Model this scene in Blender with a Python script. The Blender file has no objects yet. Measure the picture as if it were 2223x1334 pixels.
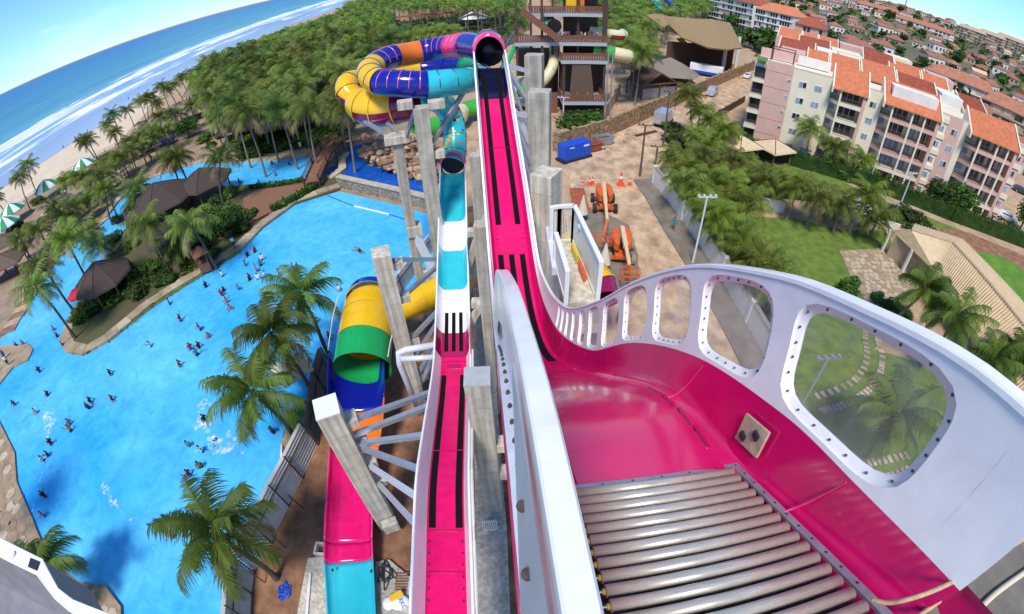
import bpy, bmesh, math, random
from mathutils import Vector, Matrix
random.seed(7)
sc = bpy.context.scene
COL = sc.collection
# ------------------------------------------------------------------ camera (wide action-camera fisheye)
CAM_H = 26.0
LF, LK, PITCH, ROLL = 1021.5, -0.0416, 0.7026, -0.0388      # lens scale, radial term, tilt, roll
cd = bpy.data.cameras.new('camera'); cam = bpy.data.objects.new('camera', cd); COL.objects.link(cam)
cd.type = 'PANO'; cd.panorama_type = 'FISHEYE_LENS_POLYNOMIAL'
cd.sensor_fit = 'HORIZONTAL'; cd.sensor_width = 36.0; cd.sensor_height = 36.0 * 614 / 1024
_s = 2223 / 36.0 / LF
cd.fisheye_polynomial_k0 = 0.0
cd.fisheye_polynomial_k1 = -_s
cd.fisheye_polynomial_k2 = 0.0
cd.fisheye_polynomial_k3 = -LK * _s ** 3
cd.fisheye_polynomial_k4 = 0.0
cd.fisheye_fov = math.radians(179)
cd.clip_start = 0.02; cd.clip_end = 60000
cam.location = (0, 0, CAM_H)
cam.rotation_euler = (Matrix.Rotation(math.pi / 2 - PITCH, 3, 'X') @ Matrix.Rotation(ROLL, 3, 'Z')).to_euler()
sc.camera = cam
sc.render.resolution_x = 1024; sc.render.resolution_y = 614
# ------------------------------------------------------------------ world, sun, exposure
SUN_EL, SUN_AZ = math.radians(58), math.radians(196)         # azimuth clockwise from +Y
w = bpy.data.worlds.new('World'); sc.world = w; w.use_nodes = True
nt = w.node_tree; bg = nt.nodes['Background']
sky = nt.nodes.new('ShaderNodeTexSky'); sky.sky_type = 'NISHITA'; sky.sun_disc = False
sky.sun_elevation = SUN_EL; sky.sun_rotation = SUN_AZ; sky.altitude = 0; sky.air_density = 1.0; sky.dust_density = 0.0; sky.ozone_density = 3.0
hs = nt.nodes.new('ShaderNodeMixRGB'); hs.blend_type = 'MULTIPLY'; hs.inputs[0].default_value = 1.0; hs.inputs[2].default_value = (0.48, 0.76, 0.97, 1)
nt.links.new(sky.outputs[0], hs.inputs[1])
tc_ = nt.nodes.new('ShaderNodeTexCoord'); mp_ = nt.nodes.new('ShaderNodeMapping'); mp_.inputs['Scale'].default_value = (1.6, 2.2, 9.0); mp_.inputs['Rotation'].default_value = (0.25, 0.1, 0.5); nt.links.new(tc_.outputs['Generated'], mp_.inputs['Vector'])
cn_ = nt.nodes.new('ShaderNodeTexNoise'); cn_.inputs['Scale'].default_value = 1.7; cn_.inputs['Detail'].default_value = 7; cn_.inputs['Roughness'].default_value = 0.55; nt.links.new(mp_.outputs[0], cn_.inputs['Vector'])
cr_ = nt.nodes.new('ShaderNodeMapRange'); cr_.interpolation_type = 'SMOOTHSTEP'; cr_.inputs[1].default_value = 0.5; cr_.inputs[2].default_value = 0.75; cr_.inputs[4].default_value = 0.55; nt.links.new(cn_.outputs['Fac'], cr_.inputs[0])
cm_ = nt.nodes.new('ShaderNodeMixRGB'); nt.links.new(cr_.outputs[0], cm_.inputs[0]); nt.links.new(hs.outputs[0], cm_.inputs[1]); cm_.inputs[2].default_value = (5.6, 7.0, 7.8, 1)      # thin high cloud
nt.links.new(cm_.outputs[0], bg.inputs[0]); bg.inputs[1].default_value = 0.14
sd = bpy.data.lights.new('sun', 'SUN'); sd.energy = 3.1; sd.angle = math.radians(13); sd.color = (1.0, 0.95, 0.88)
so = bpy.data.objects.new('sun', sd); COL.objects.link(so)
_sv = Vector((math.sin(SUN_AZ) * math.cos(SUN_EL), math.cos(SUN_AZ) * math.cos(SUN_EL), math.sin(SUN_EL)))
so.rotation_euler = _sv.to_track_quat('Z', 'Y').to_euler(); so.location = (0, 0, 60)
sc.view_settings.view_transform = 'Standard'; sc.view_settings.look = 'None'
sc.view_settings.gamma = 1.0; sc.view_settings.exposure = 0.42; sc.view_settings.use_curve_mapping = False
# ------------------------------------------------------------------ layout helpers: a picture point carried to a height or a distance
def ray(x, y):
    x -= 1111.5; y = 667 - y
    q = math.hypot(x, y) or 1e-9; r = q / LF; th = r * (1 + LK * r * r); s = math.sin(th) / q
    a, b, c = x * s, y * s, math.cos(th)
    co, sn = math.cos(ROLL), math.sin(ROLL); a, b = co * a - sn * b, sn * a + co * b
    cp, sp = math.cos(PITCH), math.sin(PITCH)
    return Vector((a, cp * c + sp * b, -sp * c + cp * b))
def P(x, y, z=0.0):
    d = ray(x, y); return Vector((0, 0, CAM_H)) + d * ((z - CAM_H) / d.z)
def PD(x, y, dist): return Vector((0, 0, CAM_H)) + ray(x, y) * dist
def PL(pts, z=0.0): return [P(x, y, z) for x, y in pts]
def project(p):
    d = (Vector(p) - Vector((0, 0, CAM_H))).normalized()
    cp, sp = math.cos(PITCH), math.sin(PITCH)
    c = cp * d.y - sp * d.z; b = sp * d.y + cp * d.z; a = d.x
    co, sn = math.cos(ROLL), math.sin(ROLL); a, b = co * a + sn * b, -sn * a + co * b
    th = math.acos(max(-1, min(1, c))); r = th
    for _ in range(20): r = th / (1 + LK * r * r)
    q = math.hypot(a, b) or 1e-9
    return 1111.5 + a / q * r * LF, 667 - b / q * r * LF
# ------------------------------------------------------------------ objects
def tag(o, label=None, cat=None, group=None, kind=None):
    if label: o['label'] = label
    if cat: o['category'] = cat
    if group: o['group'] = group
    if kind: o['kind'] = kind
    return o
def thing(name, label, cat, loc=(0, 0, 0), group=None, rz=0.0, sc_=1.0):
    o = bpy.data.objects.new(name, None); COL.objects.link(o); o.location = loc; o.rotation_euler = (0, 0, rz)
    o.scale = (sc_,) * 3; o.empty_display_size = 0.3
    return tag(o, label, cat, group)
def basis(o):
    m = o.matrix_basis.copy()
    while o.parent: o = o.parent; m = o.matrix_basis @ m
    return m
def link(name, me, parent=None, loc=None, rot=None):
    o = bpy.data.objects.new(name, me); COL.objects.link(o); o.parent = parent
    if loc is not None: o.location = loc
    if rot is not None: o.rotation_euler = rot
    return o
def dup(src, parent=None, label=None, group=None, loc=None, rz=None, scale=None):
    c = src.copy(); COL.objects.link(c); c.parent = parent
    if parent is None:
        if label: c['label'] = label
        if group: c['group'] = group
        if loc is not None: c.location = loc
        if rz is not None: c.rotation_euler = (0, 0, rz)
        if scale is not None: c.scale = (scale,) * 3 if not hasattr(scale, '__len__') else scale
    for ch in list(src.children): dup(ch, c)
    return c
class MB:
    def __init__(s): s.v = []; s.f = []; s.m = []; s.mi = 0
    def add(s, vs, fs):
        n = len(s.v); s.v += [tuple(v) for v in vs]
        for f in fs: s.f.append([i + n for i in f]); s.m.append(s.mi)
        return s
    def box(s, c, d, rz=0.0, M=None):
        hx, hy, hz = d[0] / 2, d[1] / 2, d[2] / 2
        R = M if M is not None else Matrix.Rotation(rz, 3, 'Z')
        c = Vector(c)
        vs = [c + R @ Vector((x, y, z)) for z in (-hz, hz) for y in (-hy, hy) for x in (-hx, hx)]
        return s.add(vs, [(0, 2, 3, 1), (4, 5, 7, 6), (0, 1, 5, 4), (2, 6, 7, 3), (0, 4, 6, 2), (1, 3, 7, 5)])
    def bar(s, a, b, wd, ht=None, up=(0, 0, 1)):
        a, b = Vector(a), Vector(b); ht = ht or wd; d = (b - a); L = d.length
        if L < 1e-6: return s
        d.normalize(); u = Vector(up)
        if abs(d.dot(u)) > 0.99: u = Vector((0, 1, 0))
        x = d.cross(u).normalized(); z = x.cross(d)
        M = Matrix((x, d, z)).transposed()
        return s.box((a + b) / 2, (wd, L, ht), M=M)
    def prism(s, pts, z0, z1):
        n = len(pts); vs = [(p[0], p[1], z0) for p in pts] + [(p[0], p[1], z1) for p in pts]
        ar = sum(pts[i][0] * pts[(i + 1) % n][1] - pts[(i + 1) % n][0] * pts[i][1] for i in range(n))
        o = list(range(n)) if ar > 0 else list(range(n - 1, -1, -1))
        s.add(vs, [[o[n - 1 - k] for k in range(n)], [i + n for i in o]] + [(o[k], o[(k + 1) % n], o[(k + 1) % n] + n, o[k] + n) for k in range(n)])
        return s
    def tube(s, path, r, n=8, cap=True, a0=0.0, a1=2 * math.pi, close=True):
        path = [Vector(p) for p in path]; m = len(path); rr = r if hasattr(r, '__len__') else [r] * m
        rings = []; prev = None
        for i, p in enumerate(path):
            t = (path[min(i + 1, m - 1)] - path[max(i - 1, 0)]).normalized()
            if prev is None:
                u = Vector((0, 0, 1))
                if abs(t.dot(u)) > 0.95: u = Vector((1, 0, 0))
                x = t.cross(u).normalized()
            else:
                x = (prev - t * prev.dot(t)).normalized()
            prev = x; z = x.cross(t)
            k = n if close else n + 1
            rings.append([p + (x * math.cos(a0 + (a1 - a0) * j / n) + z * math.sin(a0 + (a1 - a0) * j / n)) * rr[i] for j in range(k)])
        k = len(rings[0]); vs = [q for g in rings for q in g]; fs = []
        for i in range(m - 1):
            for j in range(k if close else k - 1):
                a, b = i * k + j, i * k + (j + 1) % k
                fs.append((a, a + k, b + k, b))
        if cap and close:
            fs.append(list(range(k))); fs.append(list(range((m - 1) * k + k - 1, (m - 1) * k - 1, -1)))
        return s.add(vs, fs)
    def cyl(s, c, r, h, n=12, r2=None):
        r2 = r if r2 is None else r2; c = Vector(c)
        vs = [c + Vector((math.cos(2 * math.pi * j / n) * q, math.sin(2 * math.pi * j / n) * q, z)) for q, z in ((r, 0), (r2, h)) for j in range(n)]
        return s.add(vs, [list(range(n - 1, -1, -1)), list(range(n, 2 * n))] + [(j, (j + 1) % n, (j + 1) % n + n, j + n) for j in range(n)])
    def cone(s, c, r, h, n=12, eave=0.0):
        c = Vector(c); vs = [c + Vector((math.cos(2 * math.pi * j / n) * r, math.sin(2 * math.pi * j / n) * r, 0)) for j in range(n)] + [c + Vector((0, 0, h)), c - Vector((0, 0, eave))]
        return s.add(vs, [(j, (j + 1) % n, n) for j in range(n)] + [((j + 1) % n, j, n + 1) for j in range(n)])
    def grid(s, rows, closed=False):
        k = len(rows[0]); vs = [p for r in rows for p in r]; fs = []
        for i in range(len(rows) - 1):
            for j in range(k - (0 if closed else 1)):
                a, b = i * k + j, i * k + (j + 1) % k
                fs.append((a, b, b + k, a + k))
        return s.add(vs, fs)
    def sphere(s, c, r, n=10, m=6, sq=(1, 1, 1)):
        c = Vector(c); rows = []
        for i in range(m + 1):
            t = math.pi * i / m
            rows.append([c + Vector((r * sq[0] * math.sin(t) * math.cos(2 * math.pi * j / n), r * sq[1] * math.sin(t) * math.sin(2 * math.pi * j / n), -r * sq[2] * math.cos(t))) for j in range(n)])
        return s.grid(rows, closed=True)
    def build(s, name, mat, parent=None, smooth=False, thick=0.0, bevel=0.0, weld=False):
        me = bpy.data.meshes.new(name)
        vs = s.v
        if parent is not None:
            mi = basis(parent).inverted(); vs = [mi @ Vector(v) for v in vs]
        me.from_pydata([tuple(v) for v in vs], [], s.f)
        mats = mat if isinstance(mat, (list, tuple)) else [mat]
        for q in mats: me.materials.append(MT[q] if isinstance(q, str) else q)
        if len(mats) > 1: me.polygons.foreach_set('material_index', s.m)
        if smooth: me.polygons.foreach_set('use_smooth', [True] * len(me.polygons))
        if weld or bevel or thick:
            bm = bmesh.new(); bm.from_mesh(me)
            bmesh.ops.remove_doubles(bm, verts=bm.verts, dist=1e-4)
            if weld: bmesh.ops.recalc_face_normals(bm, faces=bm.faces[:])
            if thick: bmesh.ops.solidify(bm, geom=bm.faces[:], thickness=thick)
            if bevel:
                es = [e for e in bm.edges if len(e.link_faces) == 2 and e.calc_face_angle(0) > 0.5]
                bmesh.ops.bevel(bm, geom=es, offset=bevel, segments=2, affect='EDGES', profile=0.6)
            bm.to_mesh(me); bm.free()
        me.validate(); me.update()
        return link(name, me, parent)
def box_part(name, mat, parent, c, d, rz=0.0, bevel=0.0): return MB().box(c, d, rz).build(name, mat, parent, bevel=bevel)
def smooth_path(pts, n=6):
    pts = [Vector(p) for p in pts]; out = []
    for i in range(len(pts) - 1):
        p0, p1, p2, p3 = pts[max(i - 1, 0)], pts[i], pts[i + 1], pts[min(i + 2, len(pts) - 1)]
        for k in range(n):
            t = k / n
            out.append(0.5 * ((2 * p1) + (p2 - p0) * t + (2 * p0 - 5 * p1 + 4 * p2 - p3) * t * t + (3 * p1 - p0 - 3 * p2 + p3) * t ** 3))
    out.append(pts[-1]); return out
def interp(xs, ys, x):
    if x <= xs[0]: return ys[0]
    for i in range(len(xs) - 1):
        if x <= xs[i + 1]:
            t = (x - xs[i]) / (xs[i + 1] - xs[i]); return ys[i] + (ys[i + 1] - ys[i]) * t
    return ys[-1]
_U = 'first second third fourth fifth sixth seventh eighth ninth tenth eleventh twelfth thirteenth fourteenth fifteenth sixteenth seventeenth eighteenth nineteenth twentieth'.split()
def nth(i):
    if i < 20: return _U[i]
    t, u = divmod(i + 1, 10); n = {2: 'twent', 3: 'thirt', 4: 'fort', 5: 'fift', 6: 'sixt'}[t]
    return n + 'ieth' if u == 0 else n + 'y-' + _U[u - 1]
def order_labels(objs):
    """things of one look get their place counted from the left of the picture"""
    d = {}
    for o in objs: d.setdefault(o['label'], []).append(o)
    for lab, os_ in d.items():
        if len(os_) < 2: continue
        os_.sort(key=lambda o: project(basis(o).translation)[0])
        for i, o in enumerate(os_):
            o['label'] = lab + ', ' + ('leftmost' if i == 0 else 'rightmost' if i == len(os_) - 1 else nth(i) + ' from the left')
# ------------------------------------------------------------------ materials
MT = {}
def mat(name, c, rough=0.6, metal=0.0, var=0.0, vs=3.0, c2=None, bump=0.0, bs=20.0, coat=0.0, spec=None, stretch=None, emis=0.0):
    m = bpy.data.materials.new(name); m.use_nodes = True; MT[name] = m
    n = m.node_tree.nodes; l = m.node_tree.links; b = n['Principled BSDF']
    b.inputs['Base Color'].default_value = (*c, 1); b.inputs['Roughness'].default_value = rough; b.inputs['Metallic'].default_value = metal
    if coat: b.inputs['Coat Weight'].default_value = coat; b.inputs['Coat Roughness'].default_value = 0.06
    if spec is not None: b.inputs['Specular IOR Level'].default_value = spec
    tc = n.new('ShaderNodeTexCoord'); src = tc.outputs['Object']
    if stretch:
        mp = n.new('ShaderNodeMapping'); l.new(src, mp.inputs['Vector']); mp.inputs['Scale'].default_value = stretch; src = mp.outputs[0]
    if var or c2:
        nz = n.new('ShaderNodeTexNoise'); nz.inputs['Scale'].default_value = vs; nz.inputs['Detail'].default_value = 6; nz.inputs['Roughness'].default_value = 0.65
        l.new(src, nz.inputs['Vector'])
        rp = n.new('ShaderNodeValToRGB'); l.new(nz.outputs['Fac'], rp.inputs[0])
        rp.color_ramp.elements[0].position = 0.34; rp.color_ramp.elements[1].position = 0.68
        lo = c2 if c2 else tuple(x * (1 - var) for x in c); hi = c if c2 else tuple(min(1, x * (1 + var * 0.6)) for x in c)
        rp.color_ramp.elements[0].color = (*lo, 1); rp.color_ramp.elements[1].color = (*hi, 1)
        l.new(rp.outputs[0], b.inputs['Base Color'])
        rr = n.new('ShaderNodeMapRange'); l.new(nz.outputs['Fac'], rr.inputs[0]); rr.inputs[3].default_value = max(0.02, rough - 0.08); rr.inputs[4].default_value = min(1, rough + 0.1)
        l.new(rr.outputs[0], b.inputs['Roughness'])
    if bump:
        nb = n.new('ShaderNodeTexNoise'); nb.inputs['Scale'].default_value = bs; nb.inputs['Detail'].default_value = 5; l.new(src, nb.inputs['Vector'])
        bp = n.new('ShaderNodeBump'); bp.inputs['Strength'].default_value = bump; bp.inputs['Distance'].default_value = 0.05
        l.new(nb.outputs['Fac'], bp.inputs['Height']); l.new(bp.outputs[0], b.inputs['Normal'])
    if emis: b.inputs['Emission Color'].default_value = (*c, 1); b.inputs['Emission Strength'].default_value = emis
    return m
PINK = (0.74, 0.005, 0.135)
mat('pink', PINK, 0.14, var=0.14, vs=2.2, coat=0.15, spec=0.3)
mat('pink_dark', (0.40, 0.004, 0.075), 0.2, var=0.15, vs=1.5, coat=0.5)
mat('pink_light', (0.85, 0.05, 0.22), 0.2, var=0.1, vs=2, coat=0.4)
mat('white_frp', (0.88, 0.85, 0.845), 0.3, var=0.07, vs=4.5, coat=0.2)
mat('white_dull', (0.62, 0.61, 0.64), 0.5, var=0.14, vs=2.2, c2=None)
mat('grey_frp', (0.40, 0.42, 0.44), 0.5, var=0.12, vs=4)
mat('belt', (0.008, 0.007, 0.009), 0.9, bump=0.3, bs=60, spec=0.08)
mat('belt_edge', (0.03, 0.02, 0.03), 0.6)
mat('steel', (0.62, 0.565, 0.49), 0.27, metal=0.42, var=0.12, vs=6, stretch=(1, 8, 8))
mat('galv', (0.42, 0.45, 0.52), 0.42, metal=0.55, var=0.18, vs=9)
mat('galv_white', (0.66, 0.67, 0.74), 0.42, metal=0.1, var=0.12, vs=6)
mat('girder_shade', (0.21, 0.20, 0.215), 0.5, var=0.25, vs=1.5)  # sides of the pale girder, their shading painted as dark grey
mat('dark_metal', (0.02, 0.018, 0.03), 0.5)
mat('bolt', (0.16, 0.12, 0.10), 0.45, metal=0.7, var=0.4, vs=40)
mat('yellow_plastic', (0.62, 0.44, 0.01), 0.4)
mat('dark_inside', (0.004, 0.004, 0.005), 0.35)  # black for tube mouths, darkness inside given as colour
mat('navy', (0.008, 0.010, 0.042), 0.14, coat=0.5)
mat('blue_tube', (0.006, 0.012, 0.26), 0.16, coat=0.3, var=0.12, vs=1.5)
mat('cyan_tube', (0.03, 0.50, 0.60), 0.18, coat=0.3, var=0.08, vs=1.2)
mat('orange_tube', (0.78, 0.17, 0.012), 0.18, coat=0.3, var=0.1, vs=1.2)
mat('yellow_tube', (0.80, 0.46, 0.008), 0.18, coat=0.3, var=0.08, vs=1.2)
mat('maroon_tube', (0.23, 0.006, 0.065), 0.18, coat=0.3, var=0.1, vs=1.2)
mat('green_tube', (0.01, 0.33, 0.085), 0.18, coat=0.3, var=0.1, vs=1.2)
mat('lime_tube', (0.05, 0.36, 0.03), 0.2, coat=0.5, var=0.1)
mat('cream_tube', (0.72, 0.62, 0.36), 0.22, coat=0.4, var=0.08)
mat('red_tube', (0.35, 0.012, 0.03), 0.2, coat=0.4)
mat('pink_line', (0.75, 0.10, 0.30), 0.3)
mat('dark_line', (0.02, 0.09, 0.16), 0.4)
mat('concrete', (0.47, 0.43, 0.36), 0.85, var=0.22, vs=1.6, bump=0.25, bs=14)
mat('concrete_light', (0.62, 0.55, 0.44), 0.85, var=0.2, vs=1.2, bump=0.2, bs=12)
mat('concrete_dark', (0.17, 0.155, 0.13), 0.85, var=0.35, vs=2.5, bump=0.3, bs=12)
mat('white_paint', (0.76, 0.75, 0.73), 0.5, var=0.06, vs=1.5)
mat('cream_rail', (0.72, 0.70, 0.64), 0.5, var=0.05, vs=2)
mat('earth', (0.46, 0.31, 0.19), 0.95, var=0.3, vs=0.35, bump=0.5, bs=4)
mat('red_earth', (0.36, 0.18, 0.09), 0.95, var=0.35, vs=0.9, c2=(0.15, 0.075, 0.042), bump=1.0, bs=2.2)
mat('dark_earth', (0.16, 0.085, 0.045), 0.95, var=0.4, vs=0.9, c2=(0.07, 0.04, 0.022), bump=0.6, bs=4)
mat('sand', (0.66, 0.52, 0.37), 0.95, var=0.12, vs=0.12, bump=0.3, bs=2)
mat('sandy_road', (0.68, 0.48, 0.30), 0.95, var=0.4, vs=0.55, c2=(0.30, 0.19, 0.115), bump=0.7, bs=4, stretch=(1.0, 0.75, 1))
mat('pavement', (0.24, 0.20, 0.155), 0.95, var=0.35, vs=0.6, c2=(0.15, 0.125, 0.095), bump=0.4, bs=6)
mat('grass', (0.165, 0.235, 0.026), 0.95, var=0.4, vs=0.8, c2=(0.075, 0.125, 0.016), bump=1.0, bs=9)
mat('grass_bright', (0.13, 0.27, 0.02), 0.95, var=0.4, vs=0.5, c2=(0.07, 0.17, 0.015), bump=0.8, bs=14)
mat('astroturf', (0.03, 0.20, 0.06), 0.95, var=0.25, vs=1, bump=0.5, bs=60)
mat('hill_green', (0.085, 0.11, 0.045), 1.0, var=0.5, vs=0.02, c2=(0.20, 0.13, 0.085))
mat('coping', (0.44, 0.33, 0.215), 0.85, var=0.3, vs=0.8, c2=(0.25, 0.19, 0.12), bump=0.6, bs=6)
mat('flagstone', (0.36, 0.25, 0.15), 0.8, var=0.35, vs=1.3, bump=0.4, bs=8)
mat('flagstone_pale', (0.50, 0.40, 0.28), 0.8, var=0.25, vs=1.3, bump=0.4, bs=8)
mat('rock', (0.36, 0.20, 0.12), 0.9, var=0.45, vs=1.1, c2=(0.17, 0.10, 0.06), bump=0.8, bs=5)
mat('rock_pale', (0.50, 0.34, 0.22), 0.9, var=0.35, vs=0.9, bump=0.8, bs=5)
mat('stone_grey', (0.30, 0.27, 0.23), 0.9, var=0.4, vs=1.8, bump=0.6, bs=7)
mat('stone_joint', (0.13, 0.11, 0.09), 0.95, var=0.3)
mat('stone_tan', (0.45, 0.31, 0.17), 0.9, var=0.4, vs=0.9, c2=(0.24, 0.155, 0.085), bump=0.5, bs=4)
mat('wood', (0.21, 0.085, 0.045), 0.7, var=0.3, vs=3, bump=0.3, bs=12)
mat('wood_deck', (0.27, 0.125, 0.075), 0.75, var=0.25, vs=3)
mat('wood_dark', (0.085, 0.045, 0.028), 0.75, var=0.3, vs=3)
mat('thatch', (0.155, 0.105, 0.075), 1.0, var=0.4, vs=6, bump=1.0, bs=25)
mat('thatch_dark', (0.075, 0.052, 0.042), 1.0, var=0.4, vs=6, bump=1.0, bs=25)
mat('thatch_grey', (0.26, 0.21, 0.165), 1.0, var=0.3, vs=6, bump=1.0, bs=25)
mat('roof_brown', (0.30, 0.20, 0.095), 0.95, var=0.25, vs=2, bump=0.6, bs=18)
mat('trunk', (0.23, 0.185, 0.145), 0.95, var=0.35, vs=5, bump=0.6, bs=14)
mat('trunk_dark', (0.11, 0.085, 0.065), 0.95, var=0.35, vs=5, bump=0.6, bs=14)
mat('tile_orange', (0.62, 0.20, 0.09), 0.85, var=0.25, vs=1.5)
mat('tile_red', (0.36, 0.085, 0.042), 0.85, var=0.3, vs=1.2)
mat('roof_dull', (0.42, 0.17, 0.10), 0.9, var=0.3, vs=0.8)
mat('roof_clay', (0.33, 0.13, 0.08), 0.9, var=0.3, vs=0.8)
mat('tile_beige', (0.62, 0.46, 0.27), 0.85, var=0.15, vs=1.6)
mat('wall_cream', (0.76, 0.67, 0.50), 0.85, var=0.06, vs=0.5)
mat('wall_pink', (0.63, 0.39, 0.32), 0.85, var=0.08, vs=0.6)
mat('wall_white', (0.74, 0.70, 0.63), 0.85, var=0.1, vs=0.5)
mat('wall_tan', (0.46, 0.34, 0.22), 0.9, var=0.2, vs=0.7)
mat('railing', (0.11, 0.062, 0.045), 0.6)
mat('glass_dark', (0.035, 0.042, 0.06), 0.12, spec=0.8, var=0.6, vs=0.9)
mat('glass_pale', (0.26, 0.33, 0.44), 0.2, spec=0.6, var=0.4, vs=0.9)
mat('plaster_shade', (0.34, 0.28, 0.22), 0.9)
mat('tarp_blue', (0.01, 0.06, 0.42), 0.45, var=0.15)
mat('container_blue', (0.008, 0.075, 0.52), 0.4, var=0.12)
mat('rust', (0.36, 0.09, 0.04), 0.8, var=0.4, vs=3)
mat('machine_orange', (0.66, 0.12, 0.02), 0.4, var=0.2, vs=3)
mat('boom_cream', (0.72, 0.50, 0.28), 0.5, var=0.1)
mat('rubber', (0.02, 0.018, 0.018), 0.8)
mat('tyre_tan', (0.25, 0.19, 0.14), 0.9)
mat('cone_orange', (0.75, 0.09, 0.02), 0.5)
mat('red_cloth', (0.50, 0.01, 0.025), 0.8)
mat('green_cloth', (0.015, 0.26, 0.10), 0.7)
mat('white_cloth', (0.78, 0.77, 0.75), 0.7)
mat('cream_cloth', (0.66, 0.56, 0.42), 0.8)
mat('skin', (0.36, 0.175, 0.105), 0.6)
mat('skin_dark', (0.19, 0.085, 0.05), 0.6)
mat('hair', (0.012, 0.009, 0.008), 0.6)
for nm, c in dict(navy=(0.012, 0.015, 0.06), black=(0.012, 0.012, 0.016), red=(0.45, 0.02, 0.04), white=(0.72, 0.70, 0.68), magenta=(0.55, 0.03, 0.25), orange=(0.6, 0.22, 0.02), teal=(0.02, 0.22, 0.24), blue=(0.02, 0.10, 0.45), olive=(0.14, 0.13, 0.03), maroon=(0.15, 0.01, 0.02)).items(): mat('cloth_' + nm, c, 0.8)
mat('rope_tan', (0.58, 0.40, 0.22), 0.85, var=0.3, vs=30)
mat('corrugated', (0.62, 0.58, 0.52), 0.5, var=0.15, vs=1.2)
mat('corrugated_dark', (0.20, 0.165, 0.14), 0.7, var=0.25, vs=1.2)
mat('car_white', (0.74, 0.74, 0.76), 0.25, coat=0.6)
mat('car_silver', (0.45, 0.47, 0.50), 0.25, metal=0.4, coat=0.6)
mat('car_dark', (0.03, 0.03, 0.04), 0.25, coat=0.6)
mat('flower', (0.75, 0.6, 0.2), 0.8)
def foammat():
    m = mat('foam', (0.86, 0.90, 0.93), 0.7); n = m.node_tree.nodes; l = m.node_tree.links; b = n['Principled BSDF']; tc = n['Texture Coordinate']
    nz = n.new('ShaderNodeTexNoise'); nz.inputs['Scale'].default_value = 2.6; nz.inputs['Detail'].default_value = 8; nz.inputs['Roughness'].default_value = 0.7; l.new(tc.outputs['Object'], nz.inputs['Vector'])
    r = n.new('ShaderNodeMapRange'); r.interpolation_type = 'SMOOTHSTEP'; l.new(nz.outputs['Fac'], r.inputs[0]); r.inputs[1].default_value = 0.44; r.inputs[2].default_value = 0.66; r.inputs[4].default_value = 0.62
    tr = n.new('ShaderNodeBsdfTransparent'); ms = n.new('ShaderNodeMixShader'); l.new(r.outputs[0], ms.inputs[0]); l.new(tr.outputs[0], ms.inputs[1]); l.new(b.outputs[0], ms.inputs[2]); l.new(ms.outputs[0], n['Material Output'].inputs['Surface'])
foammat()
def formwork(name):
    """board joints, tie holes and rain streaks on cast concrete"""
    m = MT[name]; n = m.node_tree.nodes; l = m.node_tree.links; b = n['Principled BSDF']; tc = n['Texture Coordinate']; src = b.inputs['Base Color'].links[0].from_socket
    sx = n.new('ShaderNodeSeparateXYZ'); l.new(tc.outputs['Object'], sx.inputs[0])
    fr = n.new('ShaderNodeMath'); fr.operation = 'PINGPONG'; l.new(sx.outputs['Z'], fr.inputs[0]); fr.inputs[1].default_value = 1.2
    lt = n.new('ShaderNodeMath'); lt.operation = 'LESS_THAN'; l.new(fr.outputs[0], lt.inputs[0]); lt.inputs[1].default_value = 0.012
    mp = n.new('ShaderNodeMapping'); l.new(tc.outputs['Object'], mp.inputs['Vector']); mp.inputs['Scale'].default_value = (3.0, 3.0, 0.16)
    nz = n.new('ShaderNodeTexNoise'); nz.inputs['Scale'].default_value = 1.6; nz.inputs['Detail'].default_value = 6; l.new(mp.outputs[0], nz.inputs['Vector'])
    mr = n.new('ShaderNodeMapRange'); l.new(nz.outputs['Fac'], mr.inputs[0]); mr.inputs[1].default_value = 0.35; mr.inputs[2].default_value = 0.65; mr.inputs[3].default_value = 0.66; mr.inputs[4].default_value = 1.08
    m1 = n.new('ShaderNodeMixRGB'); m1.blend_type = 'MULTIPLY'; m1.inputs[0].default_value = 1; l.new(src, m1.inputs[1]); l.new(mr.outputs[0], m1.inputs[2])
    m2 = n.new('ShaderNodeMixRGB'); l.new(lt.outputs[0], m2.inputs[0]); l.new(m1.outputs[0], m2.inputs[1]); m2.inputs[2].default_value = (0.27, 0.245, 0.205, 1); l.new(m2.outputs[0], b.inputs['Base Color'])
for q in ('concrete', 'concrete_light'): formwork(q)
def leafmat(name, c, c2, tr=0.35):
    m = mat(name, c, 0.55, c2=c2, vs=0.55, spec=0.3); b = m.node_tree.nodes['Principled BSDF']
    n = m.node_tree.nodes; l = m.node_tree.links
    oi = n.new('ShaderNodeObjectInfo'); hs = n.new('ShaderNodeHueSaturation'); mr = n.new('ShaderNodeMapRange')
    l.new(oi.outputs['Random'], mr.inputs[0]); mr.inputs[3].default_value = 0.68; mr.inputs[4].default_value = 1.5; l.new(mr.outputs[0], hs.inputs['Value'])
    m5 = n.new('ShaderNodeMath'); m5.operation = 'MULTIPLY_ADD'; l.new(oi.outputs['Random'], m5.inputs[0]); m5.inputs[1].default_value = 0.045; m5.inputs[2].default_value = 0.475; l.new(m5.outputs[0], hs.inputs['Hue'])
    src = b.inputs['Base Color'].links[0].from_socket; l.new(src, hs.inputs['Color']); l.new(hs.outputs[0], b.inputs['Base Color'])
    tb = n.new('ShaderNodeBsdfTranslucent'); l.new(hs.outputs[0], tb.inputs['Color']); ms = n.new('ShaderNodeMixShader'); ms.inputs[0].default_value = tr
    l.new(b.outputs[0], ms.inputs[1]); l.new(tb.outputs[0], ms.inputs[2]); l.new(ms.outputs[0], n['Material Output'].inputs['Surface'])
    return m
leafmat('palm_green', (0.215, 0.25, 0.045), (0.085, 0.125, 0.02))
leafmat('palm_deep', (0.125, 0.185, 0.032), (0.045, 0.09, 0.015))
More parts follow.
